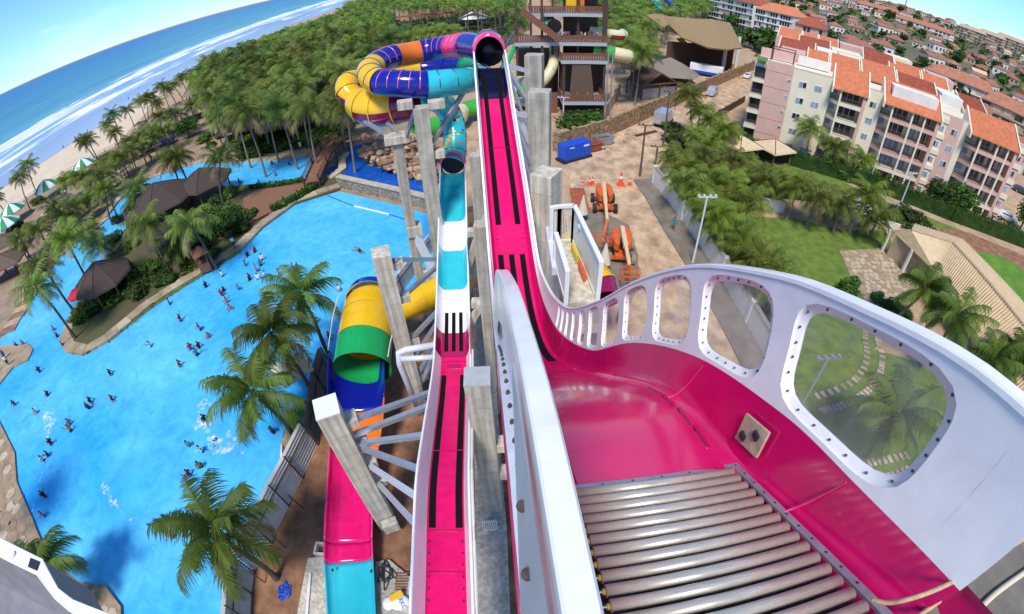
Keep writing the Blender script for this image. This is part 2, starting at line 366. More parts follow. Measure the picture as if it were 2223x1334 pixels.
leafmat('palm_lime', (0.21, 0.255, 0.03), (0.09, 0.14, 0.016))
leafmat('palm_near', (0.15, 0.225, 0.03), (0.06, 0.115, 0.015))
leafmat('palm_dry', (0.34, 0.27, 0.14), (0.17, 0.135, 0.06))
leafmat('leaf_green', (0.105, 0.19, 0.022), (0.035, 0.085, 0.012))
leafmat('leaf_dark', (0.05, 0.10, 0.016), (0.018, 0.045, 0.008))
# translucent window acrylic
def acrylic():
    m = bpy.data.materials.new('acrylic'); m.use_nodes = True; MT['acrylic'] = m
    n = m.node_tree.nodes; l = m.node_tree.links; b = n['Principled BSDF']
    b.inputs['Base Color'].default_value = (0.80, 0.78, 0.78, 1); b.inputs['Roughness'].default_value = 0.05
    tr = n.new('ShaderNodeBsdfTransparent'); tr.inputs['Color'].default_value = (0.95, 0.94, 0.94, 1)
    gl = n.new('ShaderNodeBsdfGlossy'); gl.inputs['Roughness'].default_value = 0.06
    fr = n.new('ShaderNodeMath'); fr.operation = 'MULTIPLY'; lw_ = n.new('ShaderNodeLayerWeight'); lw_.inputs['Blend'].default_value = 0.25; l.new(lw_.outputs['Facing'], fr.inputs[0]); fr.inputs[1].default_value = 0.30
    tc = n.new('ShaderNodeTexCoord'); nz = n.new('ShaderNodeTexNoise'); nz.inputs['Scale'].default_value = 2.5; l.new(tc.outputs['Object'], nz.inputs['Vector'])
    df = n.new('ShaderNodeBsdfDiffuse'); df.inputs['Color'].default_value = (0.7, 0.66, 0.64, 1)
    mr = n.new('ShaderNodeMapRange'); l.new(nz.outputs['Fac'], mr.inputs[0]); mr.inputs[1].default_value = 0.45; mr.inputs[2].default_value = 0.8; mr.inputs[3].default_value = 0.10; mr.inputs[4].default_value = 0.30
    m1 = n.new('ShaderNodeMixShader'); l.new(mr.outputs[0], m1.inputs[0]); l.new(tr.outputs[0], m1.inputs[1]); l.new(df.outputs[0], m1.inputs[2])
    m2 = n.new('ShaderNodeMixShader'); l.new(fr.outputs[0], m2.inputs[0]); l.new(m1.outputs[0], m2.inputs[1]); l.new(gl.outputs[0], m2.inputs[2])
    l.new(m2.outputs[0], n['Material Output'].inputs['Surface'])
acrylic()
def watermat(name, c, c2, scale, bump, bscale, rough=0.06):
    m = mat(name, c, rough, c2=c2, vs=scale); n = m.node_tree.nodes; l = m.node_tree.links; b = n['Principled BSDF']
    for k in list(b.inputs['Roughness'].links): l.remove(k)
    b.inputs['Roughness'].default_value = rough; b.inputs['IOR'].default_value = 1.33
    tc = n['Texture Coordinate']; nb = n.new('ShaderNodeTexNoise'); nb.inputs['Scale'].default_value = bscale; nb.inputs['Detail'].default_value = 4; l.new(tc.outputs['Object'], nb.inputs['Vector'])
    bp = n.new('ShaderNodeBump'); bp.inputs['Strength'].default_value = bump; bp.inputs['Distance'].default_value = 0.2; l.new(nb.outputs['Fac'], bp.inputs['Height']); l.new(bp.outputs[0], b.inputs['Normal'])
    n2 = n.new('ShaderNodeTexNoise'); n2.inputs['Scale'].default_value = scale * 9; n2.inputs['Detail'].default_value = 8; n2.inputs['Roughness'].default_value = 0.7; n2.inputs['Distortion'].default_value = 1.2; l.new(tc.outputs['Object'], n2.inputs['Vector'])  # caustic-like light streaks painted into the water colour by noise
    mr = n.new('ShaderNodeMapRange'); l.new(n2.outputs['Fac'], mr.inputs[0]); mr.inputs[1].default_value = 0.35; mr.inputs[2].default_value = 0.72; mr.inputs[3].default_value = 0.84; mr.inputs[4].default_value = 1.22
    src = b.inputs['Base Color'].links[0].from_socket; mu = n.new('ShaderNodeMixRGB'); mu.blend_type = 'MULTIPLY'; mu.inputs[0].default_value = 1; l.new(src, mu.inputs[1]); l.new(mr.outputs[0], mu.inputs[2]); l.new(mu.outputs[0], b.inputs['Base Color'])
    return m
watermat('pool_water', (0.13, 0.54, 0.84), (0.02, 0.35, 0.76), 0.07, 0.12, 0.9)
watermat('river_water', (0.008, 0.10, 0.46), (0.004, 0.07, 0.36), 0.3, 0.12, 1.2)
# ------------------------------------------------------------------ the setting: ground, sea, beach, water, paths, lawns, hills
def sheet(name, pts, z, m, label=None, h=None, z0=None):
    mb = MB()
    if h: mb.prism(pts, z if z0 is None else z0, z + h)
    else:
        n = len(pts); ar = sum(pts[i][0] * pts[(i + 1) % n][1] - pts[(i + 1) % n][0] * pts[i][1] for i in range(n))
        o = range(n) if ar > 0 else range(n - 1, -1, -1)
        mb.add([(pts[i][0], pts[i][1], z) for i in o], [list(range(n))])
    o = mb.build(name, m); me = o.data
    bm = bmesh.new(); bm.from_mesh(me); bmesh.ops.triangulate(bm, faces=[f for f in bm.faces if len(f.verts) > 4]); bm.to_mesh(me); bm.free()
    return o
def struct(name, pts, z, m, label=None, h=None): o = sheet(name, pts, z, m, h=h); o['kind'] = 'structure'; return tag(o, label)
ring = [(math.cos(2 * math.pi * k / 96) * 42000, math.sin(2 * math.pi * k / 96) * 42000) for k in range(96)]
struct('ground', ring, 0.0, 'earth', 'sandy earth ground of the park')
# sea
SHX, SHY, SHA = -149.0, 95.0, math.radians(5.2)
def seamat():
    m = bpy.data.materials.new('sea_water'); m.use_nodes = True; MT['sea_water'] = m
    n = m.node_tree.nodes; l = m.node_tree.links; b = n['Principled BSDF']; b.inputs['Roughness'].default_value = 0.25; b.inputs['IOR'].default_value = 1.33
    tc = n.new('ShaderNodeTexCoord'); sx = n.new('ShaderNodeSeparateXYZ'); l.new(tc.outputs['Object'], sx.inputs[0])
    mr = n.new('ShaderNodeMapRange'); l.new(sx.outputs['X'], mr.inputs[0]); mr.inputs[1].default_value = 0; mr.inputs[2].default_value = 1400
    rp = n.new('ShaderNodeValToRGB'); l.new(mr.outputs[0], rp.inputs[0]); e = rp.color_ramp.elements
    e[0].position = 0.0; e[0].color = (0.30, 0.36, 0.50, 1); e[1].position = 1.0; e[1].color = (0.004, 0.115, 0.33, 1)
    for p, c in ((0.045, (0.20, 0.32, 0.50)), (0.10, (0.06, 0.25, 0.36)), (0.22, (0.022, 0.19, 0.33)), (0.5, (0.008, 0.15, 0.34))): q = e.new(p); q.color = (*c, 1)
    mp = n.new('ShaderNodeMapping'); l.new(tc.outputs['Object'], mp.inputs['Vector']); mp.inputs['Scale'].default_value = (0.055, 0.0085, 1)
    nz = n.new('ShaderNodeTexNoise'); nz.inputs['Scale'].default_value = 1.0; nz.inputs['Detail'].default_value = 7; nz.inputs['Roughness'].default_value = 0.6; nz.inputs['Distortion'].default_value = 1.4; l.new(mp.outputs[0], nz.inputs['Vector'])
    # foam cover by distance offshore
    fr = n.new('ShaderNodeValToRGB'); l.new(mr.outputs[0], fr.inputs[0]); f = fr.color_ramp.elements
    f[0].position = 0.0; f[0].color = (0.30,) * 3 + (1,); f[1].position = 0.13; f[1].color = (0.30,) * 3 + (1,)
    for p, v in ((0.012, 0.46), (0.022, 0.36), (0.034, 0.56), (0.05, 0.47), (0.066, 0.66), (0.082, 0.56), (0.094, 0.40), (0.105, 0.33)): q = f.new(p); q.color = (v, v, v, 1)
    th = n.new('ShaderNodeMath'); th.operation = 'ADD'; l.new(nz.outputs['Fac'], th.inputs[0]); l.new(fr.outputs[0], th.inputs[1])
    ss = n.new('ShaderNodeMapRange'); ss.interpolation_type = 'SMOOTHSTEP'; l.new(th.outputs[0], ss.inputs[0]); ss.inputs[1].default_value = 1.0; ss.inputs[2].default_value = 1.13
    mx = n.new('ShaderNodeMixRGB'); l.new(ss.outputs[0], mx.inputs[0]); l.new(rp.outputs[0], mx.inputs[1]); mx.inputs[2].default_value = (0.72, 0.77, 0.86, 1)
    mp2 = n.new('ShaderNodeMapping'); l.new(tc.outputs['Object'], mp2.inputs['Vector']); mp2.inputs['Scale'].default_value = (0.02, 0.004, 1)
    n2 = n.new('ShaderNodeTexNoise'); n2.inputs['Scale'].default_value = 1.0; n2.inputs['Detail'].default_value = 5; l.new(mp2.outputs[0], n2.inputs['Vector'])
    mr2 = n.new('ShaderNodeMapRange'); l.new(n2.outputs['Fac'], mr2.inputs[0]); mr2.inputs[1].default_value = 0.3; mr2.inputs[2].default_value = 0.7; mr2.inputs[3].default_value = 0.75; mr2.inputs[4].default_value = 1.2
    mu = n.new('ShaderNodeMixRGB'); mu.blend_type = 'MULTIPLY'; mu.inputs[0].default_value = 1; l.new(mx.outputs[0], mu.inputs[1]); l.new(mr2.outputs[0], mu.inputs[2])
    l.new(mu.outputs[0], b.inputs['Base Color'])
    ro = n.new('ShaderNodeMapRange'); l.new(ss.outputs[0], ro.inputs[0]); ro.inputs[3].default_value = 0.32; ro.inputs[4].default_value = 0.9; l.new(ro.outputs[0], b.inputs['Roughness'])
    b.inputs['Specular IOR Level'].default_value = 0.25
    bp = n.new('ShaderNodeBump'); bp.inputs['Strength'].default_value = 0.4; bp.inputs['Distance'].default_value = 1.0; l.new(nz.outputs['Fac'], bp.inputs['Height']); l.new(bp.outputs[0], b.inputs['Normal'])
seamat()
rows = []
random.seed(3)
ys = [-9000, -2000, -600] + [-400 + 20 * k for k in range(90)] + [2000, 4000, 9000, 30000]
wob = lambda y: 5 * math.sin(y * 0.021) + 3 * math.sin(y * 0.057 + 1) + 1.5 * math.sin(y * 0.13)
for y in ys: rows.append([(wob(y) if abs(y) < 1500 else 0, y, 0), (130, y, 0), (600, y, 0), (40000, y, 0)])
sea = MB().grid(rows).build('sea', 'sea_water'); sea.location = (SHX, SHY, 0.06); sea.rotation_euler = (0, 0, math.pi - 0 + SHA); sea['kind'] = 'structure'
# flip so that local +X points out to sea (towards -X of the world)
sand_o = [(x, y) for x, y in [(-135, -250), (-320, -250), (-360, 90), (-330, 700), (-380, 1600), (-250, 1600), (-215, 700), (-176, 280), (-152, 200), (-118, 130), (-107, 105), (-114, 95), (-121, 71), (-128, 20), (-132, -60)]]
struct('beach', sand_o, 0.02, 'sand', 'pale sand beach running along the sea')
# park floor left of the pool (warm paving sand)
prom = [(-107, 105), (-114, 95), (-121, 71), (-128, 20), (-128, -40), (-20, -40), (-6, 6), (-6, 46), (-9, 70), (-30, 110), (-60, 140), (-110, 150)]
mat('prom_sand', (0.38, 0.265, 0.17), 0.95, var=0.3, vs=0.3, c2=(0.24, 0.165, 0.11), bump=0.4, bs=3)
struct('promenade', prom, 0.03, 'prom_sand', 'reddish sand terrace between the beach and the pools')
# pools
POOL = PL([(737, 417), (800, 432), (868, 448), (932, 468), (960, 520), (950, 590), (900, 660), (800, 740), (735, 770), (700, 800), (668, 868), (625, 905), (612, 960), (606, 1050), (625, 1085), (580, 1170), (530, 1250), (515, 1330), (500, 1480), (250, 1520), (272, 1400), (268, 1320), (235, 1275), (180, 1268), (110, 1215), (75, 1130), (40, 1050), (35, 985), (0, 915), (-40, 880), (-20, 820), (30, 795), (62, 772), (-10, 748), (15, 725), (60, 650), (110, 570), (150, 532), (205, 500), (228, 470), (262, 430), (318, 393), (372, 372), (440, 352), (530, 352), (620, 345), (692, 338), (664, 392), (600, 400), (530, 405), (440, 420), (380, 432), (340, 455), (300, 470), (270, 500), (235, 545), (200, 620), (160, 690), (140, 735), (150, 765), (190, 770), (235, 742), (330, 664), (440, 594), (520, 545), (560, 503), (640, 445)])
POOL = [(p.x, p.y) for p in POOL]
struct('pool_water', POOL, 0.07, 'pool_water', 'bright blue water of the wave pool and lagoon')
RIVER = PL([(742, 322), (785, 315), (787, 345), (800, 360), (860, 376), (905, 388), (945, 398), (945, 432), (870, 412), (745, 388), (722, 372), (702, 388), (695, 372), (738, 357), (748, 340)])
struct('river_water', [(p.x, p.y) for p in RIVER], 0.09, 'river_water', 'deep blue water of the river above the weir')
# street, pavement, yards on the right
ROAD = PL([(1232, 330), (1300, 300), (1420, 262), (1520, 215), (1600, 178), (1660, 150), (1700, 165), (1625, 215), (1560, 250), (1490, 300), (1440, 330), (1405, 355), (1375, 390), (1400, 430), (1440, 500), (1490, 580), (1560, 700), (1640, 860), (1720, 1010), (1800, 1200), (1500, 1330), (1300, 1330), (1290, 900), (1262, 640), (1250, 480), (1238, 400)])
struct('street', [(p.x, p.y) for p in ROAD], 0.012, 'sandy_road', 'sandy worn street running past the slides')
PAV = PL([(1375, 392), (1428, 388), (1470, 440), (1520, 520), (1580, 610), (1660, 740), (1760, 900), (1850, 1080), (1800, 1200), (1720, 1010), (1640, 860), (1560, 700), (1490, 580), (1440, 500), (1400, 430)])
struct('pavement', [(p.x, p.y) for p in PAV], 0.0, 'pavement', 'dark stone pavement with kerb beside the white wall', h=0.14)
MUD = PL([(1262, 470), (1290, 455), (1330, 462), (1360, 490), (1385, 560), (1395, 620), (1350, 660), (1300, 640), (1275, 560)])
struct('muddy_patch', [(p.x + 0.5 * math.sin(k * 2.3), p.y + 0.6 * math.cos(k * 1.7)) for k, p in enumerate(MUD)], 0.02, 'pavement', 'dark churned earth round the boom lifts')
# construction yard between slides and pool
YARD = PL([(940, 470), (1060, 440), (1215, 420), (1260, 640), (1290, 900), (1300, 1330), (900, 1500), (480, 1500), (515, 1330), (530, 1250), (580, 1170), (625, 1085), (650, 1000), (690, 860), (740, 790), (900, 670), (950, 590)])
struct('construction_yard', [(p.x, p.y) for p in YARD], 0.035, 'red_earth', 'bare reddish earth under the slide columns')
LAWN = PL([(1480, 420), (1620, 470), (1720, 475), (1830, 500), (1930, 500), (1940, 560), (1905, 690), (1900, 760), (2040, 800), (2223, 960), (2223, 1300), (1900, 1300), (1760, 900), (1660, 740), (1580, 610)])
struct('lawn', [(p.x, p.y) for p in LAWN], 0.02, 'grass', 'mown green lawn behind the white wall')
FIELD = PL([(2090, 540), (2180, 560), (2300, 640), (2300, 760), (2200, 690), (2130, 620)])
struct('grass_field', [(p.x, p.y) for p in FIELD], 0.05, 'grass_bright', 'bright green overgrown plot beside the tiled villa')
DIRT = PL([(2010, 490), (2100, 505), (2300, 590), (2300, 650), (2180, 575), (2090, 548), (2030, 520)])
struct('dirt_track', [(p.x, p.y) for p in DIRT], 0.04, 'red_earth', 'red dirt track below the long hedge')
RESG = PL([(1500, 330), (1560, 270), (1640, 300), (1690, 330), (1800, 380), (1900, 430), (2010, 470), (2223, 560), (2223, 600), (1990, 500), (1850, 440), (1600, 430), (1440, 350)])
struct('residence_garden', [(p.x, p.y) for p in RESG], 0.016, 'grass', 'green garden strip at the foot of the pink and cream apartments')
# hills on the right, a polar height field
def hill_z(r, az):
    b = interp([8, 20, 30, 42, 50, 56, 70, 85], [0, 2, 14, 44, 41, 40, 42, 40], az)
    t = max(0.0, min(1.0, (r - 190) / 760.0)); t = t * t * (3 - 2 * t)
    wv = 2.2 * math.sin(r * 0.012 + az * 0.19) + 1.6 * math.sin(az * 0.55 + r * 0.004)
    far = max(0, min(1, (r - 950) / 800.0))
    return b * t + wv * t + far * (b * 0.25)
azs = [8 + 1.0 * k for k in range(80)]; rs = [185, 230, 280, 330, 390, 460, 540, 630, 730, 840, 960, 1150, 1450, 2000, 3000, 5000]
rows = []
for a in azs:
    ar = math.radians(a); rows.append([(math.sin(ar) * r, math.cos(ar) * r, hill_z(r, a) * min(1, (a - 8) / 12.0, max(0, (87 - a) / 6)) - (0.3 if r <= 185 else 0) - (300 if r >= 5000 else 0)) for r in rs])
hl = MB().grid([r[::-1] for r in rows]).build('hills', 'hill_green', smooth=True); tag(hl, 'green and brown hillside covered with houses', kind='structure')
# ------------------------------------------------------------------ launch slide (pink raft slide that starts beside the camera)
def crom(xs, ys, x):
    if x <= xs[0]: return ys[0] + (x - xs[0]) * (ys[1] - ys[0]) / (xs[1] - xs[0])
    if x >= xs[-1]: return ys[-1] + (x - xs[-1]) * (ys[-1] - ys[-2]) / (xs[-1] - xs[-2])
    n = len(xs); i = max(k for k in range(n - 1) if xs[k] <= x); h = xs[i + 1] - xs[i]; t = (x - xs[i]) / h
    m = lambda k: (ys[min(k + 1, n - 1)] - ys[max(k - 1, 0)]) / (xs[min(k + 1, n - 1)] - xs[max(k - 1, 0)])
    return (2 * t ** 3 - 3 * t * t + 1) * ys[i] + (t ** 3 - 2 * t * t + t) * h * m(i) + (-2 * t ** 3 + 3 * t * t) * ys[i + 1] + (t ** 3 - t * t) * h * m(i + 1)
FY = [-0.8, 0.4, 1.5, 2.83, 4.48, 6.3, 9.07, 11, 13, 15, 16.66, 17.8, 19.8, 22.65, 24.8, 27, 30, 33]
FD = [1.45, 2.215, 2.92, 3.63, 5.22, 7.1, 9.5, 10.6, 11.15, 11.0, 10.35, 9.88, 9.15, 8.2, 7.4, 6.72, 6.05, 5.7]
RY = [-0.6, 0.57, 0.94, 1.45, 2.24, 3.5, 4.84, 6.4, 8.8, 11, 12.7, 14.2, 15.2, 16.7, 17.8, 19.8, 22.65, 24.8, 27, 30]
RD = [0.86, 1.07, 1.16, 1.36, 1.72, 2.53, 3.73, 5.35, 7.56, 9.0, 9.75, 10.2, 10.15, 9.55, 9.1, 8.4, 7.45, 6.6, 5.65, 4.62]
SY = [-0.6, 0.18, 0.79, 1.59, 2.9, 4.37, 6.27, 9.3, 11.5, 13.3, 15, 17, 19, 21.8, 25, 27, 30]
SD = [1.50, 1.79, 2.04, 2.36, 3.13, 4.41, 6.47, 8.85, 9.98, 10.5, 10.42, 9.7, 8.95, 8.0, 6.85, 6.05, 5.25]
xc = lambda y: 1.05 - 0.0617 * y
zf = lambda y: CAM_H - crom(FY, FD, y)
zr = lambda y: CAM_H - crom(RY, RD, y)
zs = lambda y: CAM_H - crom(SY, SD, y)
shift = lambda s: interp([-1, 0.7, 1.6, 3, 4.5, 6.5, 8, 10, 12, 40], [0.0, 0.14, 0.34, 0.46, 0.52, 0.5, 0.4, 0.2, 0.0, 0.0], s)
Y0, Y1 = 0.12, 30.0
yy = [Y0 + (Y1 - Y0) * k / 150 for k in range(151)]
LS = thing('launch_slide', 'glossy pink raft slide with white windowed side wall and roller launch table', 'water slide', (xc(1.5), 1.5, 0))
def wallpt(s, t, side, off=0.0):
    """point on the inner face of a side wall: s along the slide, t from the pink seam (0) to the rim (1)"""
    y = s + shift(s) * t; z = zs(s) + (zr(s + shift(s)) - zs(s)) * t
    bulge = 0.03 * math.sin(math.pi * t)
    return Vector((xc(y) + side * (0.80 + 0.10 * t + bulge + off), y, z))
# trough: floor, fillet and pink sides up to the seam
rows = []
for y in yy:
    f, s = zf(y), zs(y); hgt = s - f; r = []
    hw = interp([0, 1.7, 3.2], [0.70, 0.68, 0.58], y)
    rec = 0.20 if y < 1.40 else 0.0      # recess that holds the rollers
    for u in (-1, -0.5, 0, 0.5, 1): r.append((xc(y) + u * hw, y, f - rec))
    L = [(hw + (0.80 - hw) * q_, t_) for q_, t_ in ((0.16, 0.012), (0.34, 0.05), (0.52, 0.14), (0.70, 0.34), (0.86, 0.66), (1.0, 1.0))]
    right = [(xc(y) + a, y, f + b * hgt) for a, b in L]; left = [(xc(y) - a, y, f + b * hgt) for a, b in L][::-1]
    rows.append(left + r + right)
def cut(y0, y1): return [r for r, y in zip(rows, yy) if y0 - 1e-6 <= y <= y1 + 1e-6]
tr = MB(); tr.grid(cut(Y0, 26.2)); tr.build('trough', 'pink', LS, smooth=True)
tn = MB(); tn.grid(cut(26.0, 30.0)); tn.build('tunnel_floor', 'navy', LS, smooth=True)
# overlapping floor sheet of the launch bay (step edges along the right fillet)
fl = MB(); fr = []
for k in range(9):
    y = 1.5 + 0.22 * k; fr.append([(xc(y) - 0.55, y, zf(y) + 0.012), (xc(y), y, zf(y) + 0.012), (xc(y) + 0.56, y, zf(y) + 0.012)])
fl.grid(fr).build('floor_panel', 'pink', LS, smooth=True)
for k in range(4):
    y = 1.85 + 0.33 * k
    MB().bar((xc(y) + 0.555, y, zf(y) + 0.02), (xc(y + 0.3) + 0.585, y + 0.3, zf(y + 0.3) + 0.02), 0.03, 0.02).build('floor_lip', 'pink_dark', LS)
# seams of the moulded sections (thin proud flanges)
for y in (1.02, 2.75, 4.6, 6.6, 8.9):
    f, s = zf(y), zs(y); pts = [(xc(y) + a, y - 0.10 * b, f + b * (s - f) + 0.004) for a, b in [(0.60, 0.0), (0.655, 0.05), (0.695, 0.14), (0.735, 0.34), (0.77, 0.66), (0.795, 1.0)]]
    MB().tube(pts, 0.006, 5).build('seam', 'pink_light', LS)
# right wall with windows
WIN = [(0.66, 1.73), (1.93, 2.86), (3.04, 3.83), (4.02, 4.77), (4.96, 5.69), (5.90, 6.58), (6.84, 7.36), (7.66, 8.10), (8.40, 8.80), (9.08, 9.44), (9.72, 10.04)]
def rrect(n=40, e=4.2):
    out = []
    for k in range(n):
        a = 2 * math.pi * k / n; c, s_ = math.cos(a), math.sin(a)
        q = (abs(c) ** e + abs(s_) ** e) ** (-1 / e); out.append((c * q, s_ * q))
    return out
RR = rrect(); NR = len(RR)
def sqr(p):
    m = max(abs(p[0]), abs(p[1])); return (p[0] / m, p[1] / m)
wall = MB()
edges = [Y0]
for i in range(len(WIN) - 1): edges.append((WIN[i][1] + WIN[i + 1][0]) / 2)
edges.append(WIN[-1][1] + 0.13)
first_panel = 0.40
def strip(mb, s0, s1, side, n, nt=5, off=0.0):
    mb.grid([[wallpt(s0 + (s1 - s0) * i / n, j / nt, side, off) for j in range(nt + 1)] for i in range(n + 1)])
strip(wall, Y0, first_panel, 1, 3)
for i, (a, b) in enumerate(WIN):
    s0, s1 = (first_panel if i == 0 else edges[i]), edges[i + 1]
    sm, hs = (a + b) / 2, (b - a) / 2; tm, ht = 0.475, 0.435
    def W(p, k=1.0, off=0.0): return wallpt(sm + hs * k * p[0], tm + ht * (1 - (1 - k) * 1.0) * p[1], 1, off)
    rings = []
    for q in range(5):
        g = q / 4.0; ring_ = []
        for p in RR:
            o = sqr(p); us = sm + hs * p[0]; ut = tm + ht * p[1]
            es = s1 if o[0] > 0.999 else s0 if o[0] < -0.999 else (sm + (s1 - sm) * o[0] if o[0] > 0 else sm + (sm - s0) * o[0])
            et = 1.0 if o[1] > 0.999 else 0.0 if o[1] < -0.999 else (tm + (1 - tm) * o[1] if o[1] > 0 else tm + tm * o[1])
            ring_.append(wallpt(es + (us - es) * g, et + (ut - et) * g, 1))
        rings.append(ring_)
    wall.grid(rings, closed=True)
    # recessed ledge
    kk = 1 - min(0.30, 0.055 / hs)
    r0 = [wallpt(sm + hs * p[0], tm + ht * p[1], 1, 0.0) for p in RR]
    r1 = [wallpt(sm + hs * p[0] * 0.985, tm + ht * p[1] * 0.985, 1, 0.028) for p in RR]
    r2 = [wallpt(sm + hs * p[0] * kk, tm + ht * p[1] * 0.86, 1, 0.030) for p in RR]
    r3 = [wallpt(sm + hs * p[0] * kk, tm + ht * p[1] * 0.86, 1, 0.050) for p in RR]
    fr_ = MB(); fr_.grid([r0, r1, r2, r3], closed=True); wf = fr_.build('window_frame', 'white_frp', LS, smooth=True)
    pane = [wallpt(sm + hs * p[0] * kk * 1.02, tm + ht * p[1] * 0.875, 1, 0.042) for p in RR]
    MB().add(pane + [wallpt(sm, tm, 1, 0.042)], [(k, (k + 1) % NR, NR) for k in range(NR)]).build('pane', 'acrylic', wf)
    nb = 22 if i < 3 else 16
    for k in range(nb):
        a_ = 2 * math.pi * (k + 0.5) / nb; c, s_ = math.cos(a_), math.sin(a_); q = (abs(c) ** 4.2 + abs(s_) ** 4.2) ** (-1 / 4.2)
        kb = (1 + kk) / 2; p = wallpt(sm + hs * c * q * kb, tm + ht * s_ * q * 0.925, 1, 0.026)
        if i < 6: MB().sphere(p, 0.0095, 6, 4).build('bolt', 'bolt', wf)
strip(wall, edges[-1], 29.9, 1, 60, 3)
wall.build('side_wall', 'white_frp', LS, smooth=True, weld=True)
lw = MB(); strip(lw, Y0 - 0.4, 29.9, -1, 150, 4); lw.build('side_wall', 'white_frp', LS, smooth=True)
# rims
for side in (1, -1):
    rm = []
    for y in [Y0 - (0.0 if side > 0 else 0.4) + (29.9 - Y0) * k / 170 for k in range(171)]:
        wd = 0.075 if y < 3 else 0.085
        z = zr(y); x0 = 0.90 if side > 0 else 0.885; dz = lambda h: z + h
        prof = [(x0 - 0.012, -0.03), (x0 - 0.010, 0.0), (x0 - 0.002, 0.012), (x0 + wd * 0.9, 0.016), (x0 + wd, 0.006), (x0 + wd + 0.006, -0.06)]
        hgt = max(0.3, z - zs(max(y - shift(y), 0.0)))
        if side < 0 or y > 11: prof += [(x0 + wd + 0.005, -hgt * 0.5), (x0 + wd - 0.02, -hgt)]
        else: prof += [(x0 + wd + 0.006, -0.09), (x0 + wd + 0.004, -0.12)]
        q = [(xc(y) + side * a, y, dz(b)) for a, b in prof]
        rm.append(q if side < 0 else q[::-1])
    MB().grid(rm).build('rim', 'white_frp', LS, smooth=False)
# outer flange with bolts and pink skirt on the left, skirt on the right
fy = [-0.3 + 0.25 * k for k in range(62)]
g1, g2, g3 = [], [], []
for y in fy:
    s = zs(y) + 0.02; x = xc(y) - 0.86; wf_ = interp([-1, 1.2, 3.0, 4.5, 8, 16], [0.19, 0.16, 0.155, 0.15, 0.13, 0.1], y)
    g1.append([(x, y, s + 0.35 * max(0.25, zr(y) - s)), (x - 0.08, y, s + 0.03), (x - wf_, y, s - 0.02)]); g2.append([(x - wf_, y, s - 0.02), (x - wf_ - 0.015, y, s - 0.10), (x - wf_ + 0.10, y, s - 0.8), (x - wf_ + 0.4, y, s - 1.2)])
    x = xc(y) + 0.86; g3.append([(x, y, s - 0.02), (x + 0.03, y, s - 0.1), (x - 0.2, y, s - 0.75)])
MB().grid(g1).build('flange', 'galv_white', LS, smooth=False)
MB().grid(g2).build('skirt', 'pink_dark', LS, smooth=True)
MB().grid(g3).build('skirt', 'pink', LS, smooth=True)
for k in range(26):
    y = 0.25 + 0.21 * k; s = zs(y) + 0.02; p = Vector((xc(y) - 0.86 - 0.11, y, s + 0.015))
    o = MB().cyl(p, 0.017, 0.01, 10).build('washer', 'bolt', LS); MB().cyl(p + Vector((0, 0, 0.012)), 0.012, 0.016, 6).build('bolt_head', 'bolt', o)
    if k % 2 == 0: MB().bar(p + Vector((0.10, 0.08, 0.02)), p + Vector((0.16, 0.08, 0.02)), 0.014).build('stud', 'bolt', LS)
MB().tube([(xc(y) - 0.93, y, zs(y) + 0.42 * (zr(y) - zs(y))) for y in [0.2 + 0.2 * k for k in range(20)]], 0.022, 6).build('stiffener', 'white_frp', LS)
# joint plate beside the rim at the near end, its shade painted as grey
gp = []
for k in range(9):
    y = -0.35 + 1.55 * k / 8; q = 1 - max(0, k - 1) / 7
    gp.append([(xc(y) - 0.985, y, zr(y) - 0.03), (xc(y) - 0.985 - 0.085 * q, y, zr(y) - 0.03 - 0.75 * q)])
MB().grid(gp).build('joint_plate', 'grey_frp', LS)
for y in (0.10, 0.24, 0.40, 0.60):
    q = 1 - (y + 0.35 - 0.19) / 1.36
    MB().cyl((xc(y) - 0.985 - 0.045 * q, y, zr(y) - 0.03 - 0.34 * q), 0.019, 0.012, 10).build('bolt_head', 'bolt', LS)
# access window in the pink side
def sidept(y, t, off=0.0): return Vector((xc(y) + 0.735 + 0.05 * (t - 0.34) - off, y, zf(y) + t * (zs(y) - zf(y))))
wp = [sidept(1.52, 0.28, 0.02), sidept(1.80, 0.28, 0.02), sidept(1.84, 0.72, 0.02), sidept(1.56, 0.72, 0.02)]
hw = MB().add(wp + [p + Vector((0.02, 0, 0)) for p in wp], [(0, 1, 2, 3), (0, 4, 5, 1), (1, 5, 6, 2), (2, 6, 7, 3), (3, 7, 4, 0)]).build('sensor_window', 'flagstone_pale', LS)
for (u, v) in ((0.3, 0.65), (0.72, 0.3)):
    p = wp[0].lerp(wp[1], u).lerp(wp[3].lerp(wp[2], u), v) - Vector((0.012, 0, 0))
    MB().box(p, (0.02, 0.06, 0.06)).build('sensor', 'dark_metal', hw)
# belts
def belt(u, w_, y0, y1, m='belt'):
    n = max(4, int((y1 - y0) * 5)); g = []
    for k in range(n + 1):
        y = y0 + (y1 - y0) * k / n; g.append([(xc(y) + u - w_ / 2, y, zf(y) + 0.014), (xc(y) + u + w_ / 2, y, zf(y) + 0.014)])
    MB().grid(g).build('belt', m, LS)
    for k in range(0, n, 1):
        y = y0 + (y1 - y0) * (k + 0.5) / n
        if y < 14.5: break
for u in (-0.45, -0.01, 0.43): belt(u, 0.22, 8.2, 15.9)
for u in (-0.42, 0.40): belt(u, 0.23, 17.3, 29.8)
for (u, y) in ((0, 16.6), (0, 22.0), (0, 26.15)):
    MB().box((xc(y), y, zf(y) + 0.012), (1.14, 0.035, 0.012)).build('floor_joint', 'pink_dark' if y < 26 else 'navy', LS)
MB().grid([[(xc(y) - 0.5, y, zf(y) + 0.02), (xc(y) + 0.5, y, zf(y) + 0.02)] for y in (15.95, 16.3, 16.7, 17.1)]).build('drive_cover', 'pink', LS)
